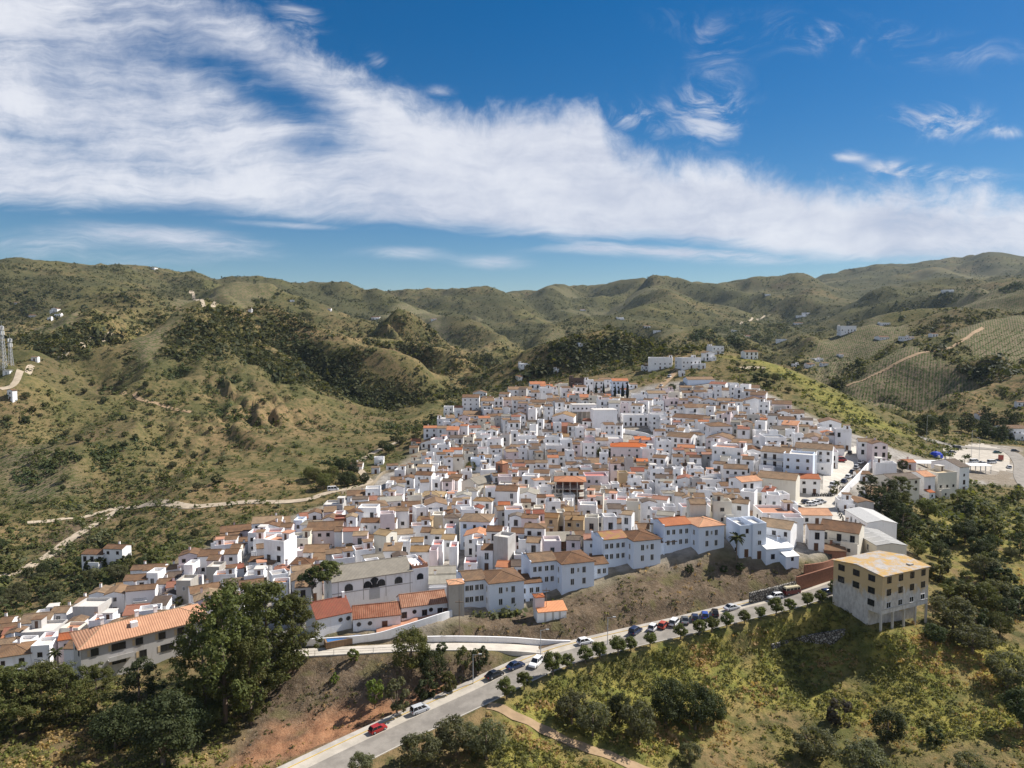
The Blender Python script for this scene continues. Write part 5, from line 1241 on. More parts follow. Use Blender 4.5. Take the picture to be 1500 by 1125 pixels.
wall('ramp_wall', 'long white parapet wall beside the sloping ramp road', 'wall', [a for a, b in off[15:]], 1.35, .35, 'plaster_white', base=1.5)
wall('retaining_edge', 'low concrete edge above the red earth cutting', 'wall', [b for a, b in off[2:]], .25, .3, 'pale_concrete', base=1.6)
t = thing('railing', 'dark metal railing along the drop by the pool terrace', 'railing', (0, 0, 0))
for a, b in zip(off[0:12:2], off[2:14:2]):
    mb = MB(); p = a[1]; q = b[1]; mb.tube(p + Vector((0, 0, .2)), p + Vector((0, 0, 1.25)), .04, .04, 'iron', 5); mb.build('post', t)
    mb = MB(); mb.tube(p + Vector((0, 0, 1.2)), q + Vector((0, 0, 1.2)), .03, .03, 'iron', 5); mb.tube(p + Vector((0, 0, .7)), q + Vector((0, 0, .7)), .02, .02, 'iron', 5); mb.build('rail', t)
wall('terrace_wall', 'white wall round the pool terrace of the courtyard houses', 'wall', gl([(449, 946), (500, 942), (548, 938), (590, 926), (640, 910), (662, 903)]), 1.5, .3, 'plaster_white')
p = V3(505, 938); mb = MB(); t = thing('swimming_pool', 'small blue pool with a pale rim in front of the courtyard houses', 'pool', p + Vector((0, 0, .3)), rad(24))
mb.box(-4.2, 4.2, -1.2, 1.4, -1, .35, 'tile_tan', 'b'); mb.build('rim', t); mb = MB(); mb.box(-3.8, 3.8, -.9, .6, .34, .37, 'pool_blue', 'b'); mb.build('water', t)
p = V3(600, 915); tag(sheet('terrace_paving', [(548, 926), (590, 905), (655, 892), (658, 900), (600, 920), (552, 934)], 120, 190, .35, 'terrace_tile'), kind='structure')
wall('ramp_retaining_wall', 'tall white wall climbing beside the steep street', 'wall', gl([(1228, 738), (1242, 722), (1258, 705), (1275, 685), (1292, 664)]), 3.2, .5, 'plaster_white')
wall('brick_wall', 'dark red brick wall at the road end by the old factory', 'wall', gl([(1166, 866), (1190, 859), (1222, 849)], 3), 3.6, .4, 'brick')
wall('brick_wall', 'short upper brick wall in shade behind the roadside brick wall', 'wall', gl([(1178, 842), (1205, 838), (1222, 832)], 3), 2.6, .4, 'brick')
wall('stone_wall', 'rough stone retaining wall above the camper van', 'wall', gl([(1098, 884), (1130, 876), (1165, 867)], 3), 2.6, .7, 'rubble_stone')
wall('stone_wall', 'grey rubble wall half hidden in weeds below the street trees', 'wall', gl([(1130, 948), (1180, 936), (1238, 926)], 3), .8, .6, 'rubble_stone')
wall('track_wall', 'curved stone wall holding the bend of the valley track', 'wall', gl([(500, 724), (525, 717), (545, 711), (560, 695), (580, 690)]), 1.2, .5, 'hay_mud', base=6)
wall('street_wall', 'white retaining wall zigzagging below the hilltop houses', 'wall', gl([(915, 635), (945, 640), (975, 652)]), 2.2, .4, 'plaster_white')
wall('street_wall', 'white wall slanting beside the small green yard under the blank white box', 'wall', gl([(890, 650), (905, 642), (915, 633)]), 2.0, .4, 'plaster_white')
# ------------------------------------------------------------------ masts and poles
def mast(label, px, pyb, Ht, wb):
    p = V3(px, pyb, 0); t = thing('radio_mast', label, 'radio mast', p)
    mb = MB(); n = int(Ht / 2.2)
    c = lambda i: [(s * wb * (1 - .75 * i / n) / 2, q * wb * (1 - .75 * i / n) / 2, i * Ht / n) for s, q in ((-1, -1), (1, -1), (1, 1), (-1, 1))]
    for i in range(n):
        a, b = c(i), c(i + 1)
        for j in range(4): mb.tube(a[j], b[j], .16, .16, 'metal_grey', 4); mb.tube(a[j], b[(j + 1) % 4], .08, .08, 'metal_grey', 4); mb.tube(b[j], b[(j + 1) % 4], .08, .08, 'metal_grey', 4)
    mb.build('lattice', t)
    for k_ in range(6): mb = MB(); a_ = k_ * pi / 3; z = Ht - 1.5 - (k_ % 2) * 3.2; mb.box(-.35 + math.cos(a_) * 1.1, .35 + math.cos(a_) * 1.1, -.2 + math.sin(a_) * 1.1, .2 + math.sin(a_) * 1.1, z - 1.2, z + 1.2, 'tarp_white'); mb.build('antenna', t)
    mb = MB(); mb.tube((0, 0, Ht), (0, 0, Ht + 3), .07, .05, 'metal_grey', 5); mb.build('rod', t)
mast('taller lattice radio mast on the hill spur above the vineyard', 5, 543, 29, 3.2)
mast('shorter lattice radio mast behind the equipment hut', 16, 536, 19, 2.4)
p = V3(9, 549); t = thing('equipment_hut', 'small white equipment hut at the foot of the radio masts', 'hut', p); mb = MB(); mb.box(-2.2, 2.2, 0, 3, -2, 2.8, 'plaster_white', 't'); mb.build('wall', t); mb = MB(); mb.box(-2.5, 2.5, -.3, 3.3, 2.8, 3.0, 'flat_grey'); mb.build('roof', t); mb = MB(); mb.box(-.5, .5, -.05, -.002, 0, 2, 'metal_grey'); mb.build('door', t)
def pole(label, px, py, Ht, lamp=True, name='street_lamp', dx=1.2):
    p = V3(px, py); t = thing(name, label, 'street lamp' if lamp else 'utility pole', p)
    mb = MB(); mb.tube((0, 0, -.5), (0, 0, Ht), .09, .06, 'metal_grey' if lamp else 'wood_pole', 6); mb.build('pole', t)
    if lamp:
        mb = MB(); mb.tube((0, 0, Ht - .1), (dx, 0, Ht + .15), .04, .04, 'metal_grey', 5); mb.build('arm', t); mb = MB(); mb.box(dx - .1, dx + .55, -.14, .14, Ht + .08, Ht + .22, 'metal_grey'); mb.build('lamp_head', t)
    else:
        mb = MB(); mb.box(-.9, .9, -.06, .06, Ht - .7, Ht - .55, 'wood_pole'); mb.build('crossarm', t)
pole('slim street lamp where the ramp meets the main road', 792, 965, 6.2)
pole('street lamp beside the white parked car at the embankment foot', 890, 944, 6)
pole('street lamp on the kerb by the dirt cutting above the silver car', 693, 1002, 6)
pole('utility pole standing below the bare concrete tower', 673, 930, 8, False, 'utility_pole')
pole('utility pole at the foot of the blue-white block with the tan roof', 800, 905, 7, False, 'utility_pole')
pole('tall floodlight mast in the middle of the car park', 1423, 668, 14, True, 'street_lamp', 1.6)
pole('lamp mast at the far end of the car park road', 1357, 650, 16, True, 'street_lamp', 1.6)
pole('lamp mast near the vans in the car park', 1434, 675, 12, True, 'street_lamp', -1.4)

# ------------------------------------------------------------------ farmhouses on the hills
FARM = [(79, 452, 10, 'e'), (84, 461, 9, 'f'), (72, 466, 6, 'f'), (47, 462, 12, 'g'), (50, 523, 9, 'g'), (14, 572, 10, 'e'), (223, 393, 8, 'f'), (301, 402, 7, 'f'), (22, 443, 10, 'g'), (366, 453, 5, 'g'), (428, 440, 6, 'f'), (550, 466, 12, 'g'), (636, 467, 8, 'g'), (482, 452, 6, 'g'), (768, 533, 16, 'f'), (760, 551, 10, 'g'), (815, 541, 8, 'f'), (855, 503, 14, 'f'), (854, 454, 8, 'g'), (909, 466, 10, 'f'),
        (948, 478, 9, 'g'), (962, 485, 10, 'f'), (890, 495, 7, 'g'), (1125, 432, 8, 'f'), (1170, 474, 12, 'g'), (1175, 463, 16, 'f'), (1183, 459, 10, 'f'), (1166, 534, 9, 'f'), (1188, 533, 12, 'g'), (1200, 526, 14, 'f'), (1209, 532, 10, 'g'), (1233, 519, 8, 'g'), (1243, 482, 22, 'f'), (1296, 494, 16, 'g'), (1297, 474, 14, 'f'), (1332, 494, 16, 'f'), (1370, 489, 10, 'g'), (1389, 426, 14, 'f'), (1145, 498, 14, 'f'), (1076, 484, 8, 'f'), (1098, 493, 12, 'g'), (1487, 630, 34, 'g'), (1455, 626, 14, 'g'), (1497, 589, 12, 'g'), (1440, 607, 14, 'g'), (135, 812, 34, 'g'), (165, 804, 30, 'g'), (522, 680, 18, 'g'), (555, 672, 14, 'f'), (575, 682, 16, 'g'), (550, 685, 12, 'g'),
        (1040, 517, 15, 'e'), (1013, 528, 30, 'f'), (1052, 508, 19, 'f'), (1101, 515, 20, 'g'), (967, 530, 34, 'f'), (950, 536, 14, 'g'), (1030, 534, 9, 'f'), (1000, 545, 8, 'f')]
fl = rank_labels([(a, b) for a, b, c, d in FARM], [('the radio masts', 10, 510), ('the pointed skyline peak', 930, 413), ('the car park', 1440, 665), ('the vineyard slope on the spur', 1340, 570), ('the pale ridge warehouse', 1028, 557), ('the bend of the valley track', 528, 705), ('the fork of pale tracks', 178, 743), ('the long flat-topped range', 1400, 385), ('the saddle of the big hill', 330, 450), ('the dark pine wood', 1060, 490)])
ff = random.Random(3)
for i, (px, py, wp, rf) in enumerate(FARM):
    o_, d_, m_ = fl[i]; n = 2 if wp > 18 or rf == 'e' else 1
    h = add_house(px, py, wp, n, rf, 'b' if rf != 'f' else 'y', ff.uniform(-20, 20), 'w')
    if h is None: continue
    h['d'] = min(h['w'] * .7, 14)
    if wp < 12 and h['loc'][1] > 700: h['blank'] = 0
    if h['w'] > 9:
        h['H'] = None; s_ = max(1.0, h['w'] / 12); h['h'] = n * FH * min(s_, 1.7)
    place_house(h, fit(f"{SDESC[n]} white farmhouse, {TDESC[h['tile']]} roof, {o_} farm {d_} {m_}", ' roof, ', '-roofed, '), 'farmhouse', 'farmhouse', 'white farmhouses dotted over the hills')

# ------------------------------------------------------------------ plants
def cards(C_, size, rng, up=.35, out=None, jit=.6):
    """leaf clumps: one small quad per centre, tilted at random, leaning outwards and up"""
    n = len(C_)
    nm = rng.normal(size=(n, 3)); nm /= np.linalg.norm(nm, axis=1)[:, None]
    if out is not None: nm = nm * jit + out
    nm[:, 2] += up; nm /= np.linalg.norm(nm, axis=1)[:, None] + 1e-9
    a = np.cross(nm, rng.normal(size=(n, 3))); a /= np.linalg.norm(a, axis=1)[:, None] + 1e-9
    b = np.cross(nm, a); s = (np.asarray(size) * rng.uniform(.6, 1.3, n))[:, None]
    k1 = rng.uniform(.5, 1.1, (n, 1)); k2 = rng.uniform(.45, .9, (n, 1))
    return np.stack([C_ - a * s, C_ + b * s * k1 * .8 - a * s * .1, C_ + a * s * k1, C_ - b * s * k2], 1)
def ball(n, rng, shell=.5):
    v = rng.normal(size=(n, 3)); v /= np.linalg.norm(v, axis=1)[:, None]
    return v, v * (shell + (1 - shell) * rng.random((n, 1)) ** .6)
def crown(centres, radii, per, size, rng, flat=.75, up=.35):
    V = []
    for c, r in zip(centres, radii):
        v, q = ball(per, rng); q = q * r; q[:, 2] *= flat
        V.append(cards(np.asarray(c) + q, size, rng, up, v))
    return np.concatenate(V)
def make_tree(kind, seed, leaf):
    """unit-height plant -> (crown mesh, trunk mesh or None)"""
    rng = np.random.default_rng(seed); pr = random.Random(seed); tr = MB(); bk = 'bark'
    if kind == 'pine':
        C_, R_ = [], []
        for i in range(120):
            z = rng.uniform(.12, .97); rr = .33 * math.sin(min(1, (z + .06) / .6) * pi / 2) * (1 - max(0, z - .62) * 1.75)
            a = rng.uniform(0, 2 * pi); q = rr * rng.uniform(.35, 1.08); lob = 1 + .28 * math.sin(a * 3 + seed) * math.cos(z * 9)
            C_.append((math.cos(a) * q * lob, math.sin(a) * q * lob, z)); R_.append(rng.uniform(.035, .075))
        V = crown(C_, R_, 90, .0125, rng, .75, .5)
        tr.path([(0, 0, -.06), (.01, .005, .3), (-.005, .01, .6), (0, 0, .85)], [.022, .018, .011, .003], bk)
        for i in range(16):
            c = C_[i * 4]; tr.tube((0, 0, max(.15, c[2] - .10)), c, .006, .002, bk, 5)
    elif kind == 'umbrella':
        C_, R_ = [], []
        for i in range(46):
            a = rng.uniform(0, 2 * pi); q = .34 * math.sqrt(rng.random()); C_.append((math.cos(a) * q + .03, math.sin(a) * q, .80 + .14 * (1 - (q / .34) ** 2) + rng.uniform(-.05, .03))); R_.append(rng.uniform(.05, .09))
        V = crown(C_, R_, 85, .02, rng, .6, .6)
        bk = 'bark_pale'
        tr.path([(0, 0, -.06), (.02, 0, .3), (.0, .02, .55), (.03, 0, .72)], [.024, .02, .017, .01], bk)
        for i in range(12): c = C_[i * 3]; tr.path([(.01, .01, .45 + .02 * i), (c[0] * .6, c[1] * .6, .70), c], [.010, .007, .003], bk, 5)
    elif kind in ('olive', 'round', 'street', 'bush', 'loose'):
        hz, rz_, rr, nc, per, sz, z0 = {'olive': (.56, .40, .52, 62, 80, .025, .2), 'round': (.56, .44, .50, 80, 85, .020, .2), 'street': (.63, .36, .40, 40, 70, .035, .28), 'bush': (.42, .48, .58, 30, 55, .05, .05), 'loose': (.52, .44, .42, 30, 50, .036, .1)}[kind]
        C_, R_ = [], []
        lobes = [(rng.normal(size=3)) for _ in range(6)]
        for i in range(nc):
            v = rng.normal(size=3); v /= np.linalg.norm(v)
            k_ = 1 + .30 * max(np.dot(v, l / np.linalg.norm(l)) for l in lobes) - .22
            q = v * rng.uniform(.45, 1.0) ** .5 * k_
            C_.append((q[0] * rr * .8, q[1] * rr * .8, max(z0 * .6, hz + q[2] * rz_ * .85))); R_.append(rng.uniform(.08, .15) * (.8 if kind == 'loose' else 1))
        V = crown(C_, R_, per, sz, rng, .8, .35)
        tr.path([(0, 0, -.08), (.01, .01, z0), (0, 0, hz)], [.035, .028, .012], bk)
        for i in range(7): c = C_[i * 4]; tr.tube((0, 0, z0 * .8), c, .014, .004, bk, 5)
    elif kind == 'cypress':
        z = rng.random(1800) ** .9; a = rng.uniform(0, 2 * pi, 1800); r = .095 * np.sin(np.clip(z * 2.2, 0, 1) * pi / 2) * (1 - z ** 2.2) * rng.uniform(.7, 1.05, 1800)
        q = np.stack([np.cos(a) * r, np.sin(a) * r, z * .97 + .03], 1); o = np.stack([np.cos(a), np.sin(a), np.zeros_like(a)], 1)
        V = cards(q, .022, rng, .5, o, .4); tr.tube((0, 0, -.05), (0, 0, .5), .012, .006, bk)
    elif kind == 'palm':
        F = []
        for i in range(26):
            a = 2 * pi * i / 26 * 2.4 + rng.uniform(0, .3); el = rng.uniform(-.35, 1.1); L_ = .30
            p = np.array([0, 0, .80]); d = np.array([math.cos(a) * math.cos(el), math.sin(a) * math.cos(el), math.sin(el)])
            sd = np.array([-math.sin(a), math.cos(a), 0])
            for s_ in range(7):
                p2 = p + d * L_ / 7; w0 = .05 * math.sin((s_ + .6) / 7.6 * pi); w1 = .05 * math.sin((s_ + 1.6) / 8.6 * pi)
                F.append([p - sd * w0 - (0, 0, .02), p + (0, 0, .008), p2 + (0, 0, .008), p2 - sd * w1 - (0, 0, .02)]); F.append([p + (0, 0, .008), p + sd * w0 - (0, 0, .02), p2 + sd * w1 - (0, 0, .02), p2 + (0, 0, .008)])
                p = p2; d = d + np.array([0, 0, -.17]); d /= np.linalg.norm(d)
        V = np.array(F); tr.path([(0, 0, -.05), (.01, 0, .4), (0, 0, .81)], [.028, .022, .02], bk)
    me = quads_mesh('crown', V, leaf)
    tm = None
    if tr.f: o = tr.build('trunk', smooth=True); tm = o.data; bpy.data.objects.remove(o)
    return me, tm
TREES = {}
def tree(name, label, cat, pos, Ht, kind, leaf, group=None, wide=1.0, var=0):
    key = (kind, leaf, var)
    if key not in TREES: TREES[key] = make_tree(kind, hash_(key), leaf)
    me, tm = TREES[key]
    rng = random.Random(int(pos[0] * 100) + int(pos[1] * 37))
    t = thing(name, label, cat, (pos[0], pos[1], pos[2] - .02 * Ht), rng.uniform(0, 6.28), group)
    t.scale = (Ht * wide * rng.uniform(.93, 1.07), Ht * wide * rng.uniform(.93, 1.07), Ht)
    link('crown', me, t)
    if tm: link('trunk', tm, t)
    return t
def hash_(key): return sum(ord(c) * (i + 3) for i, c in enumerate(''.join(map(str, key)))) % 100000
def gpos(px, py): return hit1(px, py)
def ht(px_h, D): return px_h * D / FPX
# near pines and trees: px, py of the foot, height in px, kind, leaf, width, variant, label
PT = [
 ('pine_tree', 'pine tree', 22, 1075, 105, 'pine', 'leaf_pine', 1.25, 0, 'pine at the corner of the row of pines below the long grey building'),
 ('pine_tree', 'pine tree', 62, 1068, 98, 'pine', 'leaf_pine', 1.3, 1, 'second pine along the row below the long grey building'),
 ('pine_tree', 'pine tree', 100, 1062, 92, 'pine', 'leaf_pine', 1.25, 2, 'pine in front of the low end wall of the long grey building'),
 ('pine_tree', 'pine tree', 142, 1050, 80, 'pine', 'leaf_pine', 1.1, 0, 'slim pine with a bare trunk below the long grey building'),
 ('pine_tree', 'pine tree', -18, 1085, 110, 'pine', 'leaf_pine', 1.3, 1, 'pine half cut off by the edge beside the row of pines'),
 ('pine_tree', 'pine tree', 205, 1060, 98, 'pine', 'leaf_dark', 1.2, 2, 'dark pine before the middle of the long grey building'),
 ('pine_tree', 'pine tree', 330, 1058, 200, 'pine', 'leaf_pine', .92, 0, 'tallest pine of the big clump at the end of the long grey building'),
 ('pine_tree', 'pine tree', 392, 1015, 165, 'pine', 'leaf_pine', .9, 1, 'broad pine at the village side of the big clump'),
 ('pine_tree', 'pine tree', 300, 1045, 150, 'pine', 'leaf_pine', .85, 2, 'pine of the big clump leaning over the orange hipped roof'),
 ('pine_tree', 'pine tree', 430, 985, 120, 'pine', 'leaf_pine', .95, 0, 'pine of the big clump nearest the pool terrace'),
 ('pine_tree', 'pine tree', 368, 1062, 130, 'pine', 'leaf_pine', .85, 1, 'pine of the big clump standing on the red cutting'),
 ('pine_tree', 'pine tree', 350, 985, 140, 'pine', 'leaf_pine', .9, 2, 'pine at the back of the big clump, before the village'),
 ('umbrella_pine', 'pine tree', 483, 890, 70, 'umbrella', 'leaf_pine', 1.0, 0, 'tall umbrella pine with a pale bare trunk before the arched hall'),
 ('umbrella_pine', 'pine tree', 458, 893, 62, 'umbrella', 'leaf_dark', 1.0, 1, 'lower dark umbrella pine beside the tall pale-trunked one'),
 ('broadleaf_tree', 'tree', 238, 1122, 112, 'round', 'leaf_dark', 1.05, 0, 'large dark round tree below the big pine clump'),
 ('broadleaf_tree', 'tree', 285, 1085, 62, 'round', 'leaf_dark', 1.1, 1, 'dark tree squeezed between the round tree and the pine clump'),
 ('broadleaf_tree', 'tree', 170, 1098, 70, 'round', 'leaf_dark', 1.1, 1, 'dark tree in the shade beside the large round tree'),
 ('leafy_tree', 'tree', 602, 988, 72, 'round', 'leaf_bush', .9, 0, 'full leafy tree at the edge of the ramp road'),
 ('leafy_tree', 'tree', 632, 1000, 52, 'round', 'leaf_dark', .9, 1, 'lower leafy tree on the cutting beside the full one'),
 ('slender_tree', 'tree', 678, 985, 42, 'loose', 'leaf_bush', .8, 0, 'slender tree below the white parapet, the one by the leafy trees'),
 ('slender_tree', 'tree', 702, 985, 46, 'loose', 'leaf_dark', .8, 1, 'slender tree below the white parapet, the one by the road'),
 ('yellow_bush', 'bush', 549, 1038, 50, 'loose', 'leaf_bright', .7, 0, 'yellow-green feathery bush on the red cutting'),
 ('dull_bush', 'bush', 582, 1045, 58, 'loose', 'leaf_olive', .9, 1, 'dull olive bush beside the yellow-green one on the cutting'),
 ('dull_bush', 'bush', 625, 1022, 40, 'bush', 'leaf_dark', .8, 1, 'dark bush low on the cutting above the silver car'),
 ('dull_bush', 'bush', 655, 1012, 36, 'bush', 'leaf_bush', .8, 2, 'green bush low on the cutting above the black car'),
 ('green_bush', 'bush', 518, 968, 22, 'bush', 'leaf_bright', .8, 0, 'small bright bush at the railing below the pool'),
 ('green_bush', 'bush', 490, 1000, 18, 'bush', 'leaf_bright', .7, 1, 'tiny green bush alone on the bare cutting'),
 ('green_bush', 'bush', 646, 955, 18, 'bush', 'leaf_dark', 1.0, 0, 'rounded dark bush on the ramp edge beside the white parapet'),
 ('olive_tree', 'olive tree', 614, 1128, 62, 'olive', 'leaf_olive', 1.0, 0, 'grey-green olive tree between the road and the picture corner olives'),
 ('olive_tree', 'olive tree', 668, 1105, 62, 'olive', 'leaf_olive', 1.05, 1, 'big olive tree by the start of the dirt track, road side'),
 ('olive_tree', 'olive tree', 712, 1112, 66, 'olive', 'leaf_olive', 1.0, 2, 'big olive tree below the start of the dirt track'),
 ('olive_tree', 'olive tree', 530, 1140, 42, 'olive', 'leaf_olive', 1.0, 0, 'small olive tree beside the bottom of the road'),
 ('olive_tree', 'olive tree', 838, 1060, 52, 'olive', 'leaf_olive', 1.0, 1, 'silvery olive tree above the dirt track, beside the street trees'),
 ('olive_tree', 'olive tree', 868, 1078, 56, 'olive', 'leaf_olive', 1.0, 2, 'silvery olive tree touching the upper edge of the dirt track'),
 ('olive_tree', 'olive tree', 935, 1090, 68, 'olive', 'leaf_olive', .85, 0, 'upright olive tree at the middle of the dirt track'),
 ('broadleaf_tree', 'tree', 975, 1060, 70, 'round', 'leaf_dark', .95, 0, 'dark tree in the thicket below the roadside slope, next to the upright olive'),
 ('broadleaf_tree', 'tree', 1018, 1068, 72, 'round', 'leaf_dark', 1.0, 1, 'darkest broad tree of the thicket on the roadside slope'),
 ('broadleaf_tree', 'tree', 1045, 1062, 50, 'round', 'leaf_dark', .9, 2, 'dark tree at the meadow side of the slope thicket'),
 ('broadleaf_tree', 'tree', 908, 1060, 48, 'round', 'leaf_dark', .9, 1, 'small dark tree between the olives above the dirt track'),
 ('broadleaf_tree', 'tree', 1300, 1088, 56, 'round', 'leaf_dark', 1.0, 0, 'dark round tree alone on the meadow below the old factory'),
 ('grey_bush', 'bush', 1230, 1062, 46, 'bush', 'leaf_grey', .9, 0, 'greyish dry bush on the meadow below the old factory'),
 ('olive_tree', 'olive tree', 1192, 1112, 50, 'olive', 'leaf_olive', 1.3, 2, 'wide olive tree at the bottom of the meadow'),
 ('olive_tree', 'olive tree', 1262, 1135, 58, 'olive', 'leaf_olive', 1.3, 1, 'low wide olive tree next to the meadow bottom olive'),
 ('olive_tree', 'olive tree', 1010, 1120, 36, 'olive', 'leaf_olive', 1.0, 0, 'small olive tree below the thicket at the dirt track end'),
 ('green_bush', 'bush', 1370, 1088, 30, 'bush', 'leaf_dark', .8, 1, 'small dark bush alone on the dry grass of the meadow'),
 ('olive_tree', 'olive tree', 1418, 1140, 40, 'olive', 'leaf_olive', 1.2, 2, 'olive tree peeping over the bottom edge of the meadow'),
 ('olive_tree', 'olive tree', 1500, 1070, 70, 'olive', 'leaf_dark', .9, 0, 'dark olive tree cut by the meadow edge'),
 ('olive_tree', 'olive tree', 1395, 925, 56, 'olive', 'leaf_olive', 1.2, 0, 'grey olive tree beside the stilts of the old factory'),
 ('olive_tree', 'olive tree', 1425, 958, 50, 'olive', 'leaf_olive', 1.2, 1, 'grey olive tree below the one beside the stilts'),
 ('olive_tree', 'olive tree', 1475, 1008, 56, 'olive', 'leaf_olive', 1.2, 2, 'wide grey olive tree down the scrub slope'),
 ('olive_tree', 'olive tree', 1370, 945, 34, 'olive', 'leaf_dark', 1.1, 2, 'dark low olive tree touching the factory stilts'),
]
for nm, cat, px, py, hp, kind, leaf, wd, vr, lb in PT:
    p = gpos(px, py); tree(nm, lb, cat, p, ht(hp, p.y) * 1.04, kind, leaf, None, wd, vr)
# clipped street trees along the lower edge of the road
ST = [(742, 1008), (768, 1000), (810, 981), (831, 969), (857, 958), (879, 954), (905, 951), (924, 944), (952, 940), (997, 929), (1024, 923), (1043, 916), (1065, 908), (1090, 899), (1114, 893), (1137, 889), (1157, 884), (1182, 880), (1201, 877), (1226, 868)]
STL = ['first small street tree up from the dirt track', 'street tree beside the navy car, second from the dirt track', 'leafy street tree opposite the ramp lamp', 'street tree by the ramp mouth, just above it', 'street tree hiding the white car at the embankment foot'] + [f'clipped street tree, {q} counted up the road from the dirt track' for q in ('sixth', 'seventh', 'eighth', 'ninth', 'tenth', '11th', '12th', '13th', '14th', '15th', '16th', '17th', '18th', '19th')] + ['last street tree, against the wall of the old factory']
RD = [Vector(p) for p in ROAD]
def on_road(px, off):
    """ground point at a sideways distance off the road line whose picture column is px"""
    best = None
    for i in range(len(RD) - 1):
        for k in range(12):
            p = RD[i].lerp(RD[i + 1], k / 12); t_ = (RD[i + 1] - RD[i]); t_.z = 0; t_.normalize(); q = p + Vector((t_.y, -t_.x, 0)) * off
            e = abs(float(pix(q.x, q.y, q.z)[0]) - px)
            if best is None or e < best[0]: best = (e, q, math.atan2(t_.y, t_.x))
    return best[1], best[2]
for i, (px, py) in enumerate(ST):
    p, a = on_road(px, 5.0); p.z = G(p.x, p.y)
    tree('street_tree', STL[i], 'street tree', p, random.Random(i).uniform(3.2, 4.7) * (1.12 if i in (1, 2, 4, 19) else .95), 'street', 'leaf_street', 'street trees along the road', 1.12, i % 3)
# cypresses, palms and trees inside the village
for i, (px, py, hp) in enumerate([(862, 586, 22), (873, 586, 26), (884, 583, 23), (901, 589, 26), (906.5, 590, 24), (912, 588, 28), (919, 586, 27)]):
    p = gpos(px, py); tree('cypress', f"dark cypress, {['leftmost', 'second', 'third', 'fourth', 'fifth', 'sixth', 'rightmost'][i]} of the seven above the stilt building", 'cypress', p, ht(hp, p.y), 'cypress', 'leaf_cypress', 'cypresses above the village', 1.1, i % 2)
for i, (px, py, hp, lb) in enumerate([(1079, 822, 46, 'tall palm in the gap between the white flats and the last block'), (1226, 724, 22, 'palm at the foot of the steep street by the white ramp wall'), (1401, 686, 14, 'short palm nearest the white canopy at the car park'), (1408, 686, 14, 'short palm, second from the white canopy'), (1413, 682, 17, 'taller palm between the short palms and the floodlight'), (1418, 681, 17, 'taller palm beside the floodlight mast'), (82, 985, 40, 'palm beside the end wall of the long grey building'), (1391, 676, 12, 'short palm over the roof of the long white canopy')]):
    p = gpos(px, py); tree('palm', lb, 'palm', p, ht(hp, p.y), 'palm', 'leaf_palm', None, 1.0, i % 2)
VT = [(690, 692, 18, 'round', 'leaf_bush', 'round green tree behind the church tower'), (727, 768, 18, 'round', 'leaf_bright', 'bright green tree in the yard below the tower-fronted house'), (882, 672, 18, 'round', 'leaf_bush', 'bushy tree beside the orange-roofed school'), (895, 668, 14, 'bush', 'leaf_dark', 'dark bush against the school wall'), (903, 724, 10, 'round', 'leaf_bush', 'small tree below the ochre house in mid village'), (946, 738, 8, 'bush', 'leaf_dark', 'dark bush between white gables in mid village'), (972, 760, 12, 'bush', 'leaf_bush', 'bush in a yard above the blue-white blocks'), (1222, 722, 12, 'bush', 'leaf_bush', 'bushes round the palm in the town square'), (835, 690, 8, 'bush', 'leaf_dark', 'bush beside the concrete frame building'), (630, 645, 10, 'bush', 'leaf_bush', 'bush below the terraced houses at the village edge'),
      (1030, 640, 14, 'bush', 'leaf_dark', 'dark shrubs on the steep gap below the blank gable'), (1020, 655, 12, 'bush', 'leaf_dark', 'lower dark shrub on the steep gap in the hillside'), (985, 575, 14, 'round', 'leaf_dark', 'dark tree beside the pale ridge warehouse'), (1065, 575, 10, 'bush', 'leaf_bright', 'yellowish bush behind the ridge warehouse'), (868, 600, 8, 'bush', 'leaf_bush', 'hedge-like bush above the ribbon building'), (730, 822, 12, 'bush', 'leaf_dark', 'dark bush behind the orange roofs of the first block'), (262, 886, 16, 'bush', 'leaf_bush', 'garden bushes beside the orange arcade house'), (145, 895, 14, 'round', 'leaf_bright', 'light green tree among the low white village houses'), (50, 945, 18, 'round', 'leaf_olive', 'olive tree on the grey ruin roof terrace'), (1246, 806, 14, 'bush', 'leaf_bright', 'bright bush between the grey sheds and brick walls'), (1322, 690, 18, 'round', 'leaf_dark', 'dark tree behind the cream factory wing'), (1300, 672, 12, 'bush', 'leaf_bush', 'bush on the bank beside the corner house'), (1085, 835, 14, 'bush', 'leaf_dark', 'dark shrubs below the white flats'), (1060, 838, 12, 'bush', 'leaf_dark', 'dark shrubs under the reddest hipped block'), (1010, 838, 14, 'bush', 'leaf_dark', 'brambles on the crest of the dirt embankment')]
for i, (px, py, hp, kind, leaf, lb) in enumerate(VT):
    p = gpos(px, py); tree('village_tree' if kind == 'round' else 'village_bush', lb, 'tree' if kind == 'round' else 'bush', p, ht(hp, p.y), kind, leaf, None, 1.05, i % 2)
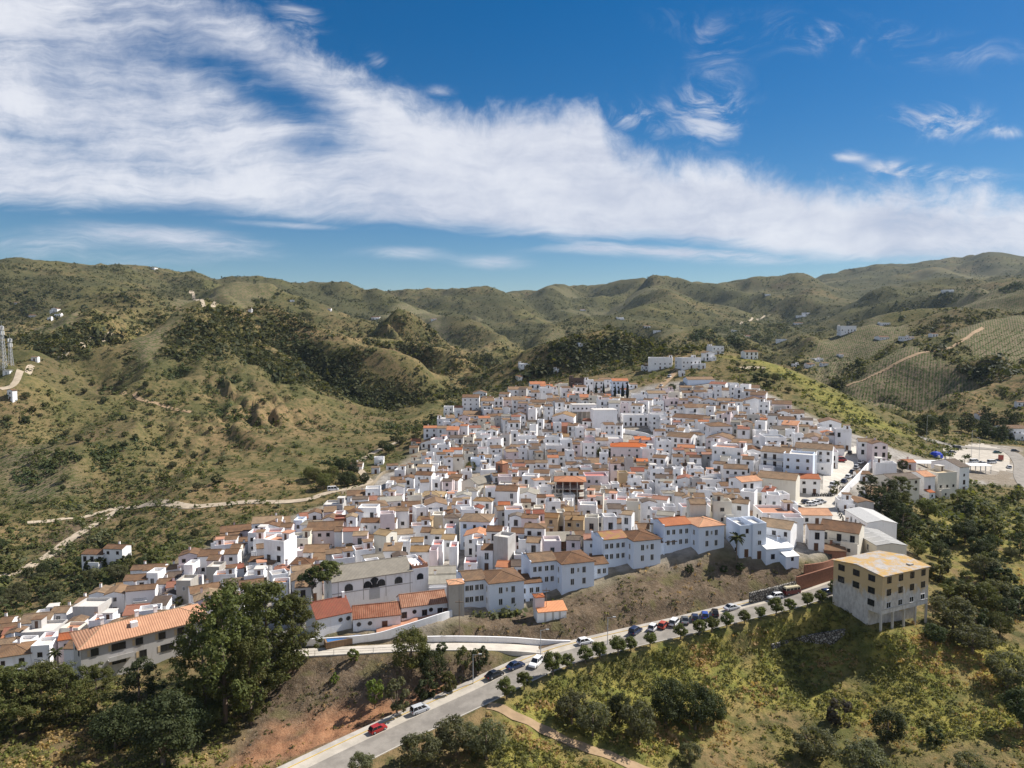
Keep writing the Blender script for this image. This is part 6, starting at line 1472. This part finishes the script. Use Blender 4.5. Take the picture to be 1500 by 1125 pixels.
# trees one can tell apart on the slopes round the village
SL = []
def strew(poly, n, kinds, hr, seed, dmin=60, gap=10):
    rng = np.random.default_rng(seed); xs = [q[0] for q in poly]; ys = [q[1] for q in poly]; got = []
    for _ in range(n * 30):
        px, py = rng.uniform(min(xs), max(xs)), rng.uniform(min(ys), max(ys))
        if not poly_in(np.array([px]), np.array([py]), poly)[0]: continue
        if any(abs(px - a) + abs(py - b) * 1.6 < gap for a, b, *_ in got): continue
        k_ = kinds[int(rng.integers(len(kinds)))]; got.append((px, py, rng.uniform(*hr), k_, int(rng.integers(3))))
        if len(got) >= n: break
    SL.extend(got)
K1 = [('bush', 'leaf_bush'), ('round', 'leaf_dark'), ('bush', 'leaf_dark'), ('loose', 'leaf_bush'), ('olive', 'leaf_olive')]
strew([(1320, 770), (1400, 740), (1500, 730), (1500, 940), (1430, 930), (1370, 890), (1365, 830), (1320, 800)], 44, K1 + [('pine', 'leaf_dark'), ('round', 'leaf_pine')], (4, 8), 1, gap=17)
strew([(1262, 735), (1300, 735), (1330, 745), (1330, 805), (1312, 795), (1290, 755)], 9, [('pine', 'leaf_pine'), ('pine', 'leaf_dark')], (8, 12), 2, gap=15)
strew([(0, 760), (40, 830), (110, 830), (180, 770), (240, 800), (300, 770), (310, 800), (220, 825), (170, 855), (60, 890), (0, 895)], 40, K1, (3.2, 6), 3, gap=17)
strew([(0, 880), (60, 850), (170, 840), (150, 870), (60, 890), (0, 905)], 10, [('olive', 'leaf_olive')], (3.5, 5), 4, gap=20)
strew([(440, 690), (520, 685), (535, 710), (470, 718)], 12, [('round', 'leaf_dark'), ('round', 'leaf_bush')], (5, 8), 5, gap=13)
strew([(1340, 640), (1400, 610), (1490, 620), (1480, 650), (1400, 640)], 22, [('round', 'leaf_dark'), ('pine', 'leaf_dark')], (7, 12), 6, gap=10)
strew([(1060, 530), (1120, 545), (1160, 580), (1120, 570)], 9, K1, (4, 7), 7, gap=12)
strew([(960, 490), (990, 500), (960, 560), (900, 550)], 8, K1, (5, 8), 8, gap=12)
strew([(560, 640), (640, 610), (620, 640), (560, 670)], 10, K1, (4, 7), 9, gap=12)
strew([(0, 700), (60, 730), (150, 700), (330, 730), (350, 600), (200, 560), (0, 560)], 60, K1, (2.6, 5), 10, gap=20)
sl = rank_labels([(a, b) for a, b, *_ in SL], MARKS + [('the old factory', 1295, 870), ('the spur factory row', 1360, 705), ('the car park', 1440, 665), ('the fork of pale tracks', 178, 743), ('the radio masts', 10, 510), ('the vineyard rows', 50, 670), ('the dirt slope farm', 150, 808)])
KD = {'bush': ('hillside_bush', 'bush', 'bush'), 'round': ('hillside_tree', 'tree', 'round tree'), 'loose': ('hillside_tree', 'tree', 'loose tree'), 'olive': ('olive_tree', 'olive tree', 'olive'), 'pine': ('pine_tree', 'pine tree', 'pine')}
LD = {'leaf_bush': 'green', 'leaf_dark': 'dark', 'leaf_olive': 'grey-green', 'leaf_pine': 'mid-green'}
for i, (px, py, H_, (kind, leaf), vr) in enumerate(SL):
    p = gpos(px, py); o_, d_, m_ = sl[i]
    tree(KD[kind][0], f'{LD[leaf]} {KD[kind][2]}, {o_} slope plant {d_} {m_}', KD[kind][1], p, H_, kind, leaf, 'trees and bushes on the slopes round the village', 1.1, vr)

# ------------------------------------------------------------------ ground cover nobody could count
GLAP = np.zeros_like(GZ)
s_ = 7
GLAP[s_:-s_, s_:-s_] = ((GZ[2 * s_:, s_:-s_] + GZ[:-2 * s_, s_:-s_] + GZ[s_:-s_, 2 * s_:] + GZ[s_:-s_, :-2 * s_]) / 4 - GZ[s_:-s_, s_:-s_]) / GR[s_:-s_, s_:-s_]
def at_grid(A, x, y):
    t, l = conf(x, y); i = np.clip(np.round((t - TH[0]) / dT).astype(int), 0, NT - 1); j = np.clip(np.round((l - LL[0]) / dL).astype(int), 0, NL - 1)
    return A[j, i]
def tufts(x, y, z, r, per, size, rng, flat=.8, lift=.35):
    n = len(x); v = rng.normal(size=(n * per, 3)); v /= np.linalg.norm(v, axis=1)[:, None]; v[:, 2] = np.abs(v[:, 2])
    R_ = np.repeat(r, per)[:, None]; q = v * R_ * (rng.random((n * per, 1)) ** .5); q[:, 2] *= flat
    c = np.stack([np.repeat(x, per), np.repeat(y, per), np.repeat(z, per)], 1) + q; c[:, 2] += np.repeat(r, per) * lift * .3
    return cards(c, np.repeat(size, per), rng, .35, v, .7)
def cover(name, label, boxes, N, keep, rad_, per, size, leafs, seed, dmax=9000, dmin=60):
    rng = np.random.default_rng(seed)
    px = rng.uniform(boxes[0], boxes[2], N); py = rng.uniform(boxes[1], boxes[3], N)
    X, Y, Z = [], [], []
    for a in range(0, N, 3000):
        x, y, z, ok = hit(px[a:a + 3000], py[a:a + 3000]); ok &= (y < dmax) & (y > dmin)
        X.append(x[ok]); Y.append(y[ok]); Z.append(z[ok])
    X, Y, Z = map(np.concatenate, (X, Y, Z))
    k_ = keep(X, Y, rng); X, Y, Z = X[k_], Y[k_], Z[k_]
    r = rad_(X, Y, rng)
    V = tufts(X, Y, Z, r, per, size(r, Y), rng)
    me = quads_mesh(name, V, leafs)
    if len(leafs) > 1:
        w_ = np.clip((fbm(X / 17, Y / 17, seed, 3) * 1.6 + .5 + rng.normal(0, .18, len(X))) * len(leafs), 0, len(leafs) - 1).astype(np.int32)
        me.polygons.foreach_set('material_index', np.repeat(w_, per).astype(np.int32))
    tag(link(name, me), label, None, None, 'stuff'); print(name, len(X), len(V))
def offroad(X, Y, m=6.2):
    d, _ = seg_dist(X, Y, [(p.x, p.y) for p in RD]); d2, _ = seg_dist(X, Y, [(p.x, p.y) for p in RAMP]); return (d > m) & (d2 > 3)
TRK = [P(715, 1040, 128), P(760, 1055, 126), P(830, 1078, 122), P(900, 1097, 119), P(960, 1112, 117), P(1040, 1140, 113)]
def k_weed(X, Y, rng):
    l = at_grid(lush, X, Y); d, _ = seg_dist(X, Y, TRK)
    return (rng.random(len(X)) < l * .95 + .06) & offroad(X, Y) & (d > 2.2) & (at_grid(town, X, Y) < .4)
cover('weeds', 'knee-high green and straw weeds over the near slope', (640, 740, 1520, 1150), 21000, k_weed, lambda X, Y, r: r.uniform(.35, .85, len(X)) * (1 + .6 * (r.random(len(X)) < .1)), 11, lambda r, Y: r * .30, ['straw', 'weed', 'leaf_bush', 'weed', 'leaf_bush'], 31, 300)
def k_bare(X, Y, rng):
    b_ = np.maximum(at_grid(bare, X, Y), at_grid(red, X, Y)); n = fbm(X / 8, Y / 8, 77, 3)
    return (b_ > .3) & offroad(X, Y, 5.8) & (rng.random(len(X)) < np.clip(.10 + n * 1.4, .02, .9)) & (at_grid(town, X, Y) < .3)
cover('dry_brush', 'dry brush and clods on the bare earth slopes', (300, 800, 1230, 1125), 13000, k_bare, lambda X, Y, r: r.uniform(.2, .55, len(X)), 8, lambda r, Y: r * .4, ['straw', 'leaf_bush', 'leaf_grey', 'scrub_leaf'], 32, 200)
def k_left(X, Y, rng): return (at_grid(bare, X, Y) < .3) & (at_grid(town, X, Y) < .3) & (rng.random(len(X)) < .8) & offroad(X, Y, 6)
cover('undergrowth', 'brown and green undergrowth beneath the pines', (-20, 1000, 420, 1140), 2600, k_left, lambda X, Y, r: r.uniform(.35, 1.0, len(X)), 10, lambda r, Y: r * .33, ['straw', 'weed', 'leaf_bush'], 33, 150)
def k_hill(X, Y, rng):
    n = fbm(X / 70, Y / 70, 81, 4); n2 = fbm(X / 330, Y / 330, 82, 3); c = at_grid(GLAP, X, Y) * 26
    p_ = .30 + 2.0 * np.clip(n + .08, 0, 1) + 1.1 * np.clip(n2, 0, 1) + np.clip(c, -.25, .75)
    return (rng.random(len(X)) < p_) & (at_grid(town, X, Y) < .25) & (at_grid(vine, X, Y) < .5)
cover('near_scrub', 'dark rounded scrub scattered over the near hillsides', (-20, 470, 760, 905), 27000, k_hill, lambda X, Y, r: r.gamma(2.4, .42, len(X)).clip(.4, 3.2), 16, lambda r, Y: r * .32, ['scrub_leaf', 'leaf_bush', 'scrub_leaf', 'leaf_olive'], 34, 640)
cover('ridge_scrub', 'dark scrub on the ridges behind the village and by the car park', (880, 480, 1520, 800), 11000, k_hill, lambda X, Y, r: r.gamma(3.2, .45, len(X)).clip(.45, 3.6), 18, lambda r, Y: r * .30, ['scrub_leaf', 'leaf_bush', 'scrub_leaf'], 35, 900, 190)
cover('far_scrub', 'dots of trees and scrub on the far hills', (-20, 375, 1520, 640), 95000, k_hill, lambda X, Y, r: r.gamma(2.6, .78, len(X)).clip(.7, 7) * (1 + Y / 4500), 8, lambda r, Y: r * .36, ['scrub_leaf', 'leaf_dark', 'scrub_leaf'], 36, 9000, 560)
def k_clump(X, Y, rng):
    n = fbm(X / 130, Y / 130, 90, 3); c = at_grid(GLAP, X, Y) * 30
    return (rng.random(len(X)) < np.clip((n + c - .17) * 3.2, 0, 1)) & (at_grid(town, X, Y) < .2)
cover('gully_woods', 'dense dark woods filling the gullies of the hills', (-20, 385, 1520, 720), 42000, k_clump, lambda X, Y, r: r.uniform(1.2, 3.2, len(X)), 13, lambda r, Y: r * .32, ['leaf_dark', 'scrub_leaf'], 37, 4200, 240)
_pw = [hit1(*q)[:2] for q in [(1010, 500), (1050, 478), (1110, 468), (1160, 462), (1200, 470), (1150, 488), (1090, 505)]]
def k_pine(X, Y, rng): return poly_in(X, Y, _pw) | (poly_in(X, Y, [hit1(*q)[:2] for q in [(1370, 432), (1410, 420), (1500, 418), (1500, 426), (1420, 432)]]))
cover('pine_wood', 'dark pine wood on the shoulder behind the ridge houses', (1000, 410, 1510, 510), 5000, k_pine, lambda X, Y, r: r.uniform(2.5, 5, len(X)), 14, lambda r, Y: r * .32, ['leaf_dark'], 38, 4200, 300)
# vines in rows
def vines(label, poly, sx, sy, rot, r0, seed):
    pts = [hit1(*q)[:2] for q in poly]; cx = sum(p[0] for p in pts) / len(pts); cy = sum(p[1] for p in pts) / len(pts); R_ = max(math.hypot(p[0] - cx, p[1] - cy) for p in pts)
    a, b = np.meshgrid(np.arange(-R_, R_, sx), np.arange(-R_, R_, sy)); rng = np.random.default_rng(seed)
    a = a.ravel() + rng.normal(0, .25, a.size); b = b.ravel() + rng.normal(0, .2, b.size); c, s_ = math.cos(rot), math.sin(rot)
    X = cx + a * c - b * s_; Y = cy + a * s_ + b * c; k_ = poly_in(X, Y, pts) & (rng.random(len(X)) < .93); X, Y = X[k_], Y[k_]
    r = rng.uniform(.7, 1.1, len(X)) * r0
    tag(link('vine_rows', quads_mesh('vine_rows', tufts(X, Y, ground(X, Y), r, 7, r * .5, rng), 'vine_leaf')), label, None, None, 'stuff'); print('vines', len(X))
vines('vine rows on the brown field below the radio masts', [(0, 605), (70, 620), (115, 715), (60, 740), (0, 720)], 2.6, 4.6, .5, .8, 1)
vines('vine rows on the rounded vineyard spur', [(1235, 585), (1300, 545), (1370, 525), (1430, 570), (1420, 605), (1330, 612)], 3.2, 5.5, 1.0, .95, 2)

vines('olive rows on the high slope beyond the valley', [(900, 490), (960, 480), (990, 510), (930, 530)], 7, 9, .3, 2.0, 3)
vines('vine rows on the terraced slope beyond the ridge', [(1180, 540), (1260, 500), (1320, 500), (1310, 540), (1230, 575)], 4, 6.5, .2, 1.1, 4)
vines('vine rows on the slope at the upper spur', [(1390, 520), (1460, 480), (1500, 480), (1500, 540), (1430, 560)], 3.5, 6, .7, 1.0, 5)

# ------------------------------------------------------------------ vehicles
def lerp_poly(mb, secs, mat):
    """skin over cross-sections with the same number of points"""
    n = len(secs[0])
    for a, b in zip(secs[:-1], secs[1:]):
        for i in range(n): mb.face([a[i], a[(i + 1) % n], b[(i + 1) % n], b[i]], mat)
    mb.face(secs[0][::-1], mat); mb.face(secs[-1], mat)
CARM = {}
def car_meshes(kind, col):
    key = (kind, col)
    if key in CARM: return CARM[key]
    L_, W_, Hb, Hr = {'hatch': (4.0, 1.74, .86, 1.48), 'sedan': (4.5, 1.78, .84, 1.42), 'suv': (4.4, 1.84, 1.0, 1.68), 'mpv': (4.5, 1.82, .98, 1.75), 'van': (5.0, 1.95, 1.05, 2.05)}[kind]
    paint = 'car_' + col; mb = MB()
    prof = [(-.5, .34, .62, .90), (-.47, .26, .78, .97), (-.36, .22, .99, 1.0), (-.1, .22, 1.0, 1.0), (.16, .22, 1.0, 1.0), (.24, .22, .98, 1.0), (.40, .23, .86, .97), (.48, .27, .74, .90), (.5, .34, .56, .82)]
    secs = []
    for f, zl, zt, wk in prof:
        w = W_ / 2 * wk; t = Hb * zt; secs.append([(f * L_, -w, zl), (f * L_, -w * 1.0, t * .75), (f * L_, -w * .90, t), (f * L_, w * .90, t), (f * L_, w, t * .75), (f * L_, w, zl)])
    lerp_poly(mb, secs, paint); body = mb
    r0, r1, r2, r3 = {'hatch': (-.46, -.36, .06, .24), 'sedan': (-.36, -.20, .06, .25), 'suv': (-.48, -.40, .08, .25), 'mpv': (-.48, -.42, .12, .34), 'van': (-.49, -.46, .22, .40)}[kind]
    cab = MB(); wb, wt = W_ / 2 * .90, W_ / 2 * .74; zb = Hb * .97
    lo = [(r0 * L_, -wb, zb), (r3 * L_, -wb, zb), (r3 * L_, wb, zb), (r0 * L_, wb, zb)]; up = [(r1 * L_, -wt, Hr - .06), (r2 * L_, -wt, Hr - .06), (r2 * L_, wt, Hr - .06), (r1 * L_, wt, Hr - .06)]
    lerp_poly(cab, [lo, up], 'glass_dark')
    roof = MB(); up2 = [(x * 1.02, y * 1.03, Hr - .055) for x, y, z in up]; top = [(x * .92, y * .86, Hr) for x, y, z in up]
    lerp_poly(roof, [up2, top], paint)
    for i in range(4):
        a, b = Vector(lo[i]), Vector(up[i]); roof.tube(a, b, .055, .05, paint, 5)
    for fx in (.5,) if kind in ('hatch', 'sedan') else (.36, .66):
        for s_ in (-1, 1): roof.tube((r0 * L_ + (r3 - r0) * L_ * fx, s_ * wb, zb), (r1 * L_ + (r2 - r1) * L_ * fx, s_ * wt, Hr - .06), .05, .05, paint, 5)
    wh = MB(); wh.tube((0, -.11, 0), (0, .11, 0), .33, .33, 'rubber', 14); wh.tube((0, -.118, 0), (0, .118, 0), .2, .2, 'rim_grey', 10)
    hl = MB(); hl.box(-.06, .05, -.2, .2, -.07, .07, 'lamp_glass'); tl = MB(); tl.box(-.04, .06, -.14, .14, -.12, .12, 'tail_red')
    out = {}
    for nm, m_ in (('body', body), ('windows', cab), ('roof', roof), ('wheel', wh), ('headlight', hl), ('tail_light', tl)):
        o = m_.build(nm, smooth=nm in ('body', 'wheel')); out[nm] = o.data; bpy.data.objects.remove(o)
    CARM[key] = (out, L_, W_, Hb); return CARM[key]
def car(label, col, kind, pos, rz, group=None, cat='car', name='parked_car', small=False):
    ms, L_, W_, Hb = car_meshes(kind, col)
    t = thing(name, label, cat, pos, rz, group)
    link('body', ms['body'], t); link('windows', ms['windows'], t); link('roof', ms['roof'], t)
    for x in (-.31, .31):
        for s_ in (-1, 1): o = link('wheel', ms['wheel'], t); o.location = (x * L_, s_ * (W_ / 2 - .1), .33)
    if not small:
        for s_ in (-1, 1):
            o = link('headlight', ms['headlight'], t); o.location = (.475 * L_, s_ * W_ * .31, Hb * .62); o = link('tail_light', ms['tail_light'], t); o.location = (-.485 * L_, s_ * W_ * .36, Hb * .68)
    return t
GR_ = 'cars parked along the main road'
for px, col, kind, off, turn, lb in [
    (553, 'red', 'hatch', -2.7, 0, 'dark red hatchback parked lowest down the road'), (615, 'silver', 'mpv', -2.7, 0, 'silver people carrier parked above the red hatchback'), (724, 'black', 'sedan', -2.8, 0, 'black saloon parked below the navy saloon'), (755, 'navy', 'sedan', -2.6, 0, 'navy saloon parked behind the black one'),
    (785, 'white', 'suv', -.6, 205, 'white car driving down at the ramp mouth'), (857, 'white', 'hatch', -2.7, 0, 'white car half hidden by a street tree at the embankment foot'), (931, 'navy', 'suv', -2.2, 30, 'dark navy car at the lower end of the angled row'), (957, 'white', 'hatch', -2.1, 38, 'white car between the dark navy and orange-red cars'), (972, 'orange_red', 'hatch', -2.1, 38, 'orange-red car in the angled row'),
    (988, 'white', 'suv', -2.1, 38, 'white car after the orange-red one'), (1003, 'grey', 'sedan', -2.1, 60, 'dark grey car after the two white ones'), (1018, 'navy', 'hatch', -2.1, 60, 'dark navy car beside the bright blue one'), (1032, 'blue', 'hatch', -2.1, 60, 'bright blue car in the angled row'), (1047, 'black', 'hatch', -2.1, 60, 'black car at the upper end of the angled row'), (1072, 'silver', 'sedan', -2.6, 8, 'silver saloon parked alone above the angled row'),
    (1135, 'white', 'suv', -2.7, 180, 'white car parked in front of the camper van'), (1212, 'navy', 'hatch', 2.3, 0, 'navy car behind the last street trees by the old factory')]:
    p, a = on_road(px, off); c_ = car(lb, col, kind, p + Vector((0, 0, .07)), a + rad(turn), GR_); c_.scale = (.84,) * 3 if px < 640 else (.93,) * 3
# red and cream camper van
p, a = on_road(1159, -2.7); t = thing('camper_van', 'dark red and cream camper van below the stone wall', 'camper van', p + Vector((0, 0, .07)), a)
mb = MB(); S = lambda x, w, z0, z1: [(x, -w, z0), (x, -w, z1), (x, w, z1), (x, w, z0)]
lerp_poly(mb, [S(-2.3, .84, .35, 1.2), S(-2.2, .9, .28, 1.22), S(2.1, .9, .28, 1.22), S(2.3, .82, .38, 1.15)], 'car_maroon'); mb.build('body', t)
mb = MB(); lerp_poly(mb, [S(-2.2, .85, 1.222, 1.72), S(2.05, .85, 1.222, 1.72)], 'glass_dark'); mb.build('windows', t)
mb = MB(); lerp_poly(mb, [S(-2.25, .86, 1.722, 1.95), S(1.95, .86, 1.722, 1.95)], 'car_cream'); lerp_poly(mb, [S(-2.1, .75, 1.95, 2.08), S(1.8, .75, 1.95, 2.08)], 'car_cream')
for x in (-2.22, -1.1, .0, 1.1, 2.0): 
    for s_ in (-1, 1): mb.box(x - .06, x + .06, s_ * .86 - .02, s_ * .86 + .02, 1.2, 1.76, 'car_cream')
mb.build('roof', t); ms = car_meshes('van', 'white')[0]
for x in (-1.45, 1.4):
    for s_ in (-1, 1): o = link('wheel', ms['wheel'], t); o.location = (x, s_ * .8, .33)
for s_ in (-1, 1): o = link('headlight', ms['headlight'], t); o.location = (2.28, s_ * .55, .85); o = link('tail_light', ms['tail_light'], t); o.location = (-2.3, s_ * .62, .9)
# cars in the town and in the car park
TC = [(1245, 665, 'black', 'hatch', 60, 'black car near the top of the steep street'), (1231, 676, 'red', 'van', 5, 'dark red car across the steep street from the ramp wall'), (1262, 657, 'grey', 'hatch', 20, 'grey car at the head of the steep street'), (1271, 655, 'navy', 'sedan', 10, 'navy car in shade by the corner building'),
      (1266, 672, 'white', 'hatch', 48, 'white car, uppermost of those by the ramp wall'), (1261, 679, 'white', 'hatch', 48, 'second white car down the ramp wall'), (1255, 686, 'silver', 'hatch', 48, 'silver car third down the ramp wall'), (1249, 693, 'black', 'sedan', 48, 'black car fourth down the ramp wall'), (1243, 700, 'white', 'hatch', 48, 'white car fifth down the ramp wall'), (1237, 707, 'navy', 'hatch', 48, 'navy car lowest by the ramp wall'), (1222, 712, 'white', 'suv', 40, 'white car at the foot of the steep street'),
      (1188, 720, 'white', 'suv', 0, 'white car before the balconied houses on the square'), (1182, 738, 'navy', 'hatch', 10, 'navy car first in the square car row'), (1189, 741, 'white', 'hatch', 10, 'white car second in the square car row'), (1196, 739, 'white', 'hatch', 10, 'white car third in the square car row'), (1202, 737, 'silver', 'hatch', 10, 'silver car last in the square car row'), (1170, 747, 'grey', 'hatch', -20, 'grey car in a corner of the square'),
      (1427, 678, 'white', 'van', 15, 'white van parked nearest the palms'), (1440, 680, 'navy', 'hatch', 10, 'navy car between the two white vans'), (1453, 679, 'white', 'van', 15, 'white van parked beside the red truck'), (1461, 664, 'green', 'sedan', -5, 'green car at the edge of the car park'), (1395, 664, 'grey', 'hatch', 10, 'grey car beside the hedge of the car park'), (1386, 667, 'green', 'suv', 10, 'green car in the hedge shade by the blue tent'), (1402, 658, 'black', 'van', 10, 'black van at the back of the car park'), (1478, 686, 'white', 'hatch', 70, 'white car driving on the valley road'), (1487, 662, 'black', 'hatch', -20, 'black car at the road bend above the car park'),
      (488, 719, 'white', 'van', 15, 'white van on the valley track left of the bridge bend'), (981, 553, 'white', 'van', 60, 'white van on the dirt lane above the village'), (969, 566, 'white', 'hatch', 60, 'white car at the foot of the dirt lane'), (493, 882, 'silver', 'sedan', 20, 'silver car in the yard before the arched hall')]
for px, py, col, kind, a, lb in TC:
    p = V3(px, py); car(lb, col, kind, p + Vector((0, 0, .12)), rad(a), None, 'van' if kind == 'van' and col != 'red' else 'car', 'parked_car', True)
p = V3(1466, 674); t = thing('flatbed_truck', 'red-backed truck with a cream box in the car park', 'truck', p, rad(55)); mb = MB(); mb.box(-3.2, 2.2, -1.2, 1.2, .9, 3.2, 'car_cream'); mb.build('box', t); mb = MB(); mb.box(-3.3, -3.21, -1.2, 1.2, .7, 3.2, 'car_red'); mb.build('tail_gate', t); mb = MB(); mb.box(2.3, 4.0, -1.1, 1.1, .6, 2.4, 'car_red'); mb.box(3.4, 4.03, -1.0, 1.0, 1.5, 2.2, 'glass_dark'); mb.build('cab', t)
for x in (-2.2, 3.0):
    for s_ in (-1, 1): o = link('wheel', ms['wheel'], t); o.location = (x, s_ * 1.05, .4)
p = V3(1371, 670); t = thing('blue_tent', 'blue domed tent at the corner of the car park', 'tent', p, 0); mb = MB()
for i in range(10):
    a0, a1 = 2 * pi * i / 10, 2 * pi * (i + 1) / 10
    R0 = [(3.6 * math.cos(q) * c, 2.6 * math.sin(q) * c, z) for q in (a0, a1) for c, z in ((1, 0), (.92, 1.6), (.6, 2.7), (0, 3.2))]
    for j in range(3): mb.face([R0[j], R0[4 + j], R0[5 + j], R0[j + 1]], 'shelter_blue')
mb.build('canvas', t); mb = MB(); mb.box(-.6, .6, -2.62, -2.45, 0, 1.5, 'tarp_white'); mb.build('door_flap', t)
# motorcycles on the square
mb = MB()
for x in (-.62, .62): mb.tube((x, -.06, .32), (x, .06, .32), .31, .31, 'rubber', 12)
o = mb.build('wheels'); WM = o.data; bpy.data.objects.remove(o)
mb = MB(); mb.path([(-.62, 0, .35), (-.2, 0, .62), (.3, 0, .78), (.45, 0, .95), (.62, 0, .35)], [.05, .13, .15, .05, .04], 'iron', 6); mb.tube((.42, -.34, 1.0), (.42, .34, 1.0), .025, .025, 'iron', 5); mb.box(-.6, .05, -.13, .13, .72, .82, 'rubber'); o = mb.build('body'); BM = o.data; bpy.data.objects.remove(o)
ML = [(1190 + i * 2.6, 727 - .4 * (i % 3)) for i in range(12)] + [(1224 + i * 1.8, 740 + i * 4.0) for i in range(9)] + [(1232 + i * 3.2, 716) for i in range(5)]
for i, (px, py) in enumerate(ML):
    p = V3(px, py); g_ = 0 if i < 12 else 1 if i < 21 else 2
    t = thing('motorcycle', ['dark motorcycle in the long row across the middle of the town square', 'dark motorcycle in the row down the lane beside the tan shed', 'dark motorcycle in the row along the white ramp wall foot'][g_], 'motorcycle', p + Vector((0, 0, .07)), rad(70 + (i * 37) % 30), ['motorcycles across the town square', 'motorcycles down the lane by the tan shed', 'motorcycles by the ramp wall foot'][g_])
    link('frame', BM, t); link('wheels', WM, t)

# ------------------------------------------------------------------ the air between here and the far hills
mh = bpy.data.materials.new('haze'); mh.use_nodes = True; nt = mh.node_tree; nt.nodes.clear()
ou = nt.nodes.new('ShaderNodeOutputMaterial'); vo = nt.nodes.new('ShaderNodeVolumePrincipled')
vo.inputs['Color'].default_value = (.62, .80, 1.0, 1); vo.inputs['Density'].default_value = .00003; vo.inputs['Anisotropy'].default_value = .0
nt.links.new(vo.outputs[0], ou.inputs['Volume']); MATS['haze'] = mh
zlo, zhi = float(GZ.min()) - 1, max(float(GZ.max()), 10) + 40
mb = MB(); mb.box(-9600, 9600, -300, 9600, zlo, zhi, 'haze')
tag(mb.build('haze'), None, None, None, 'stuff')
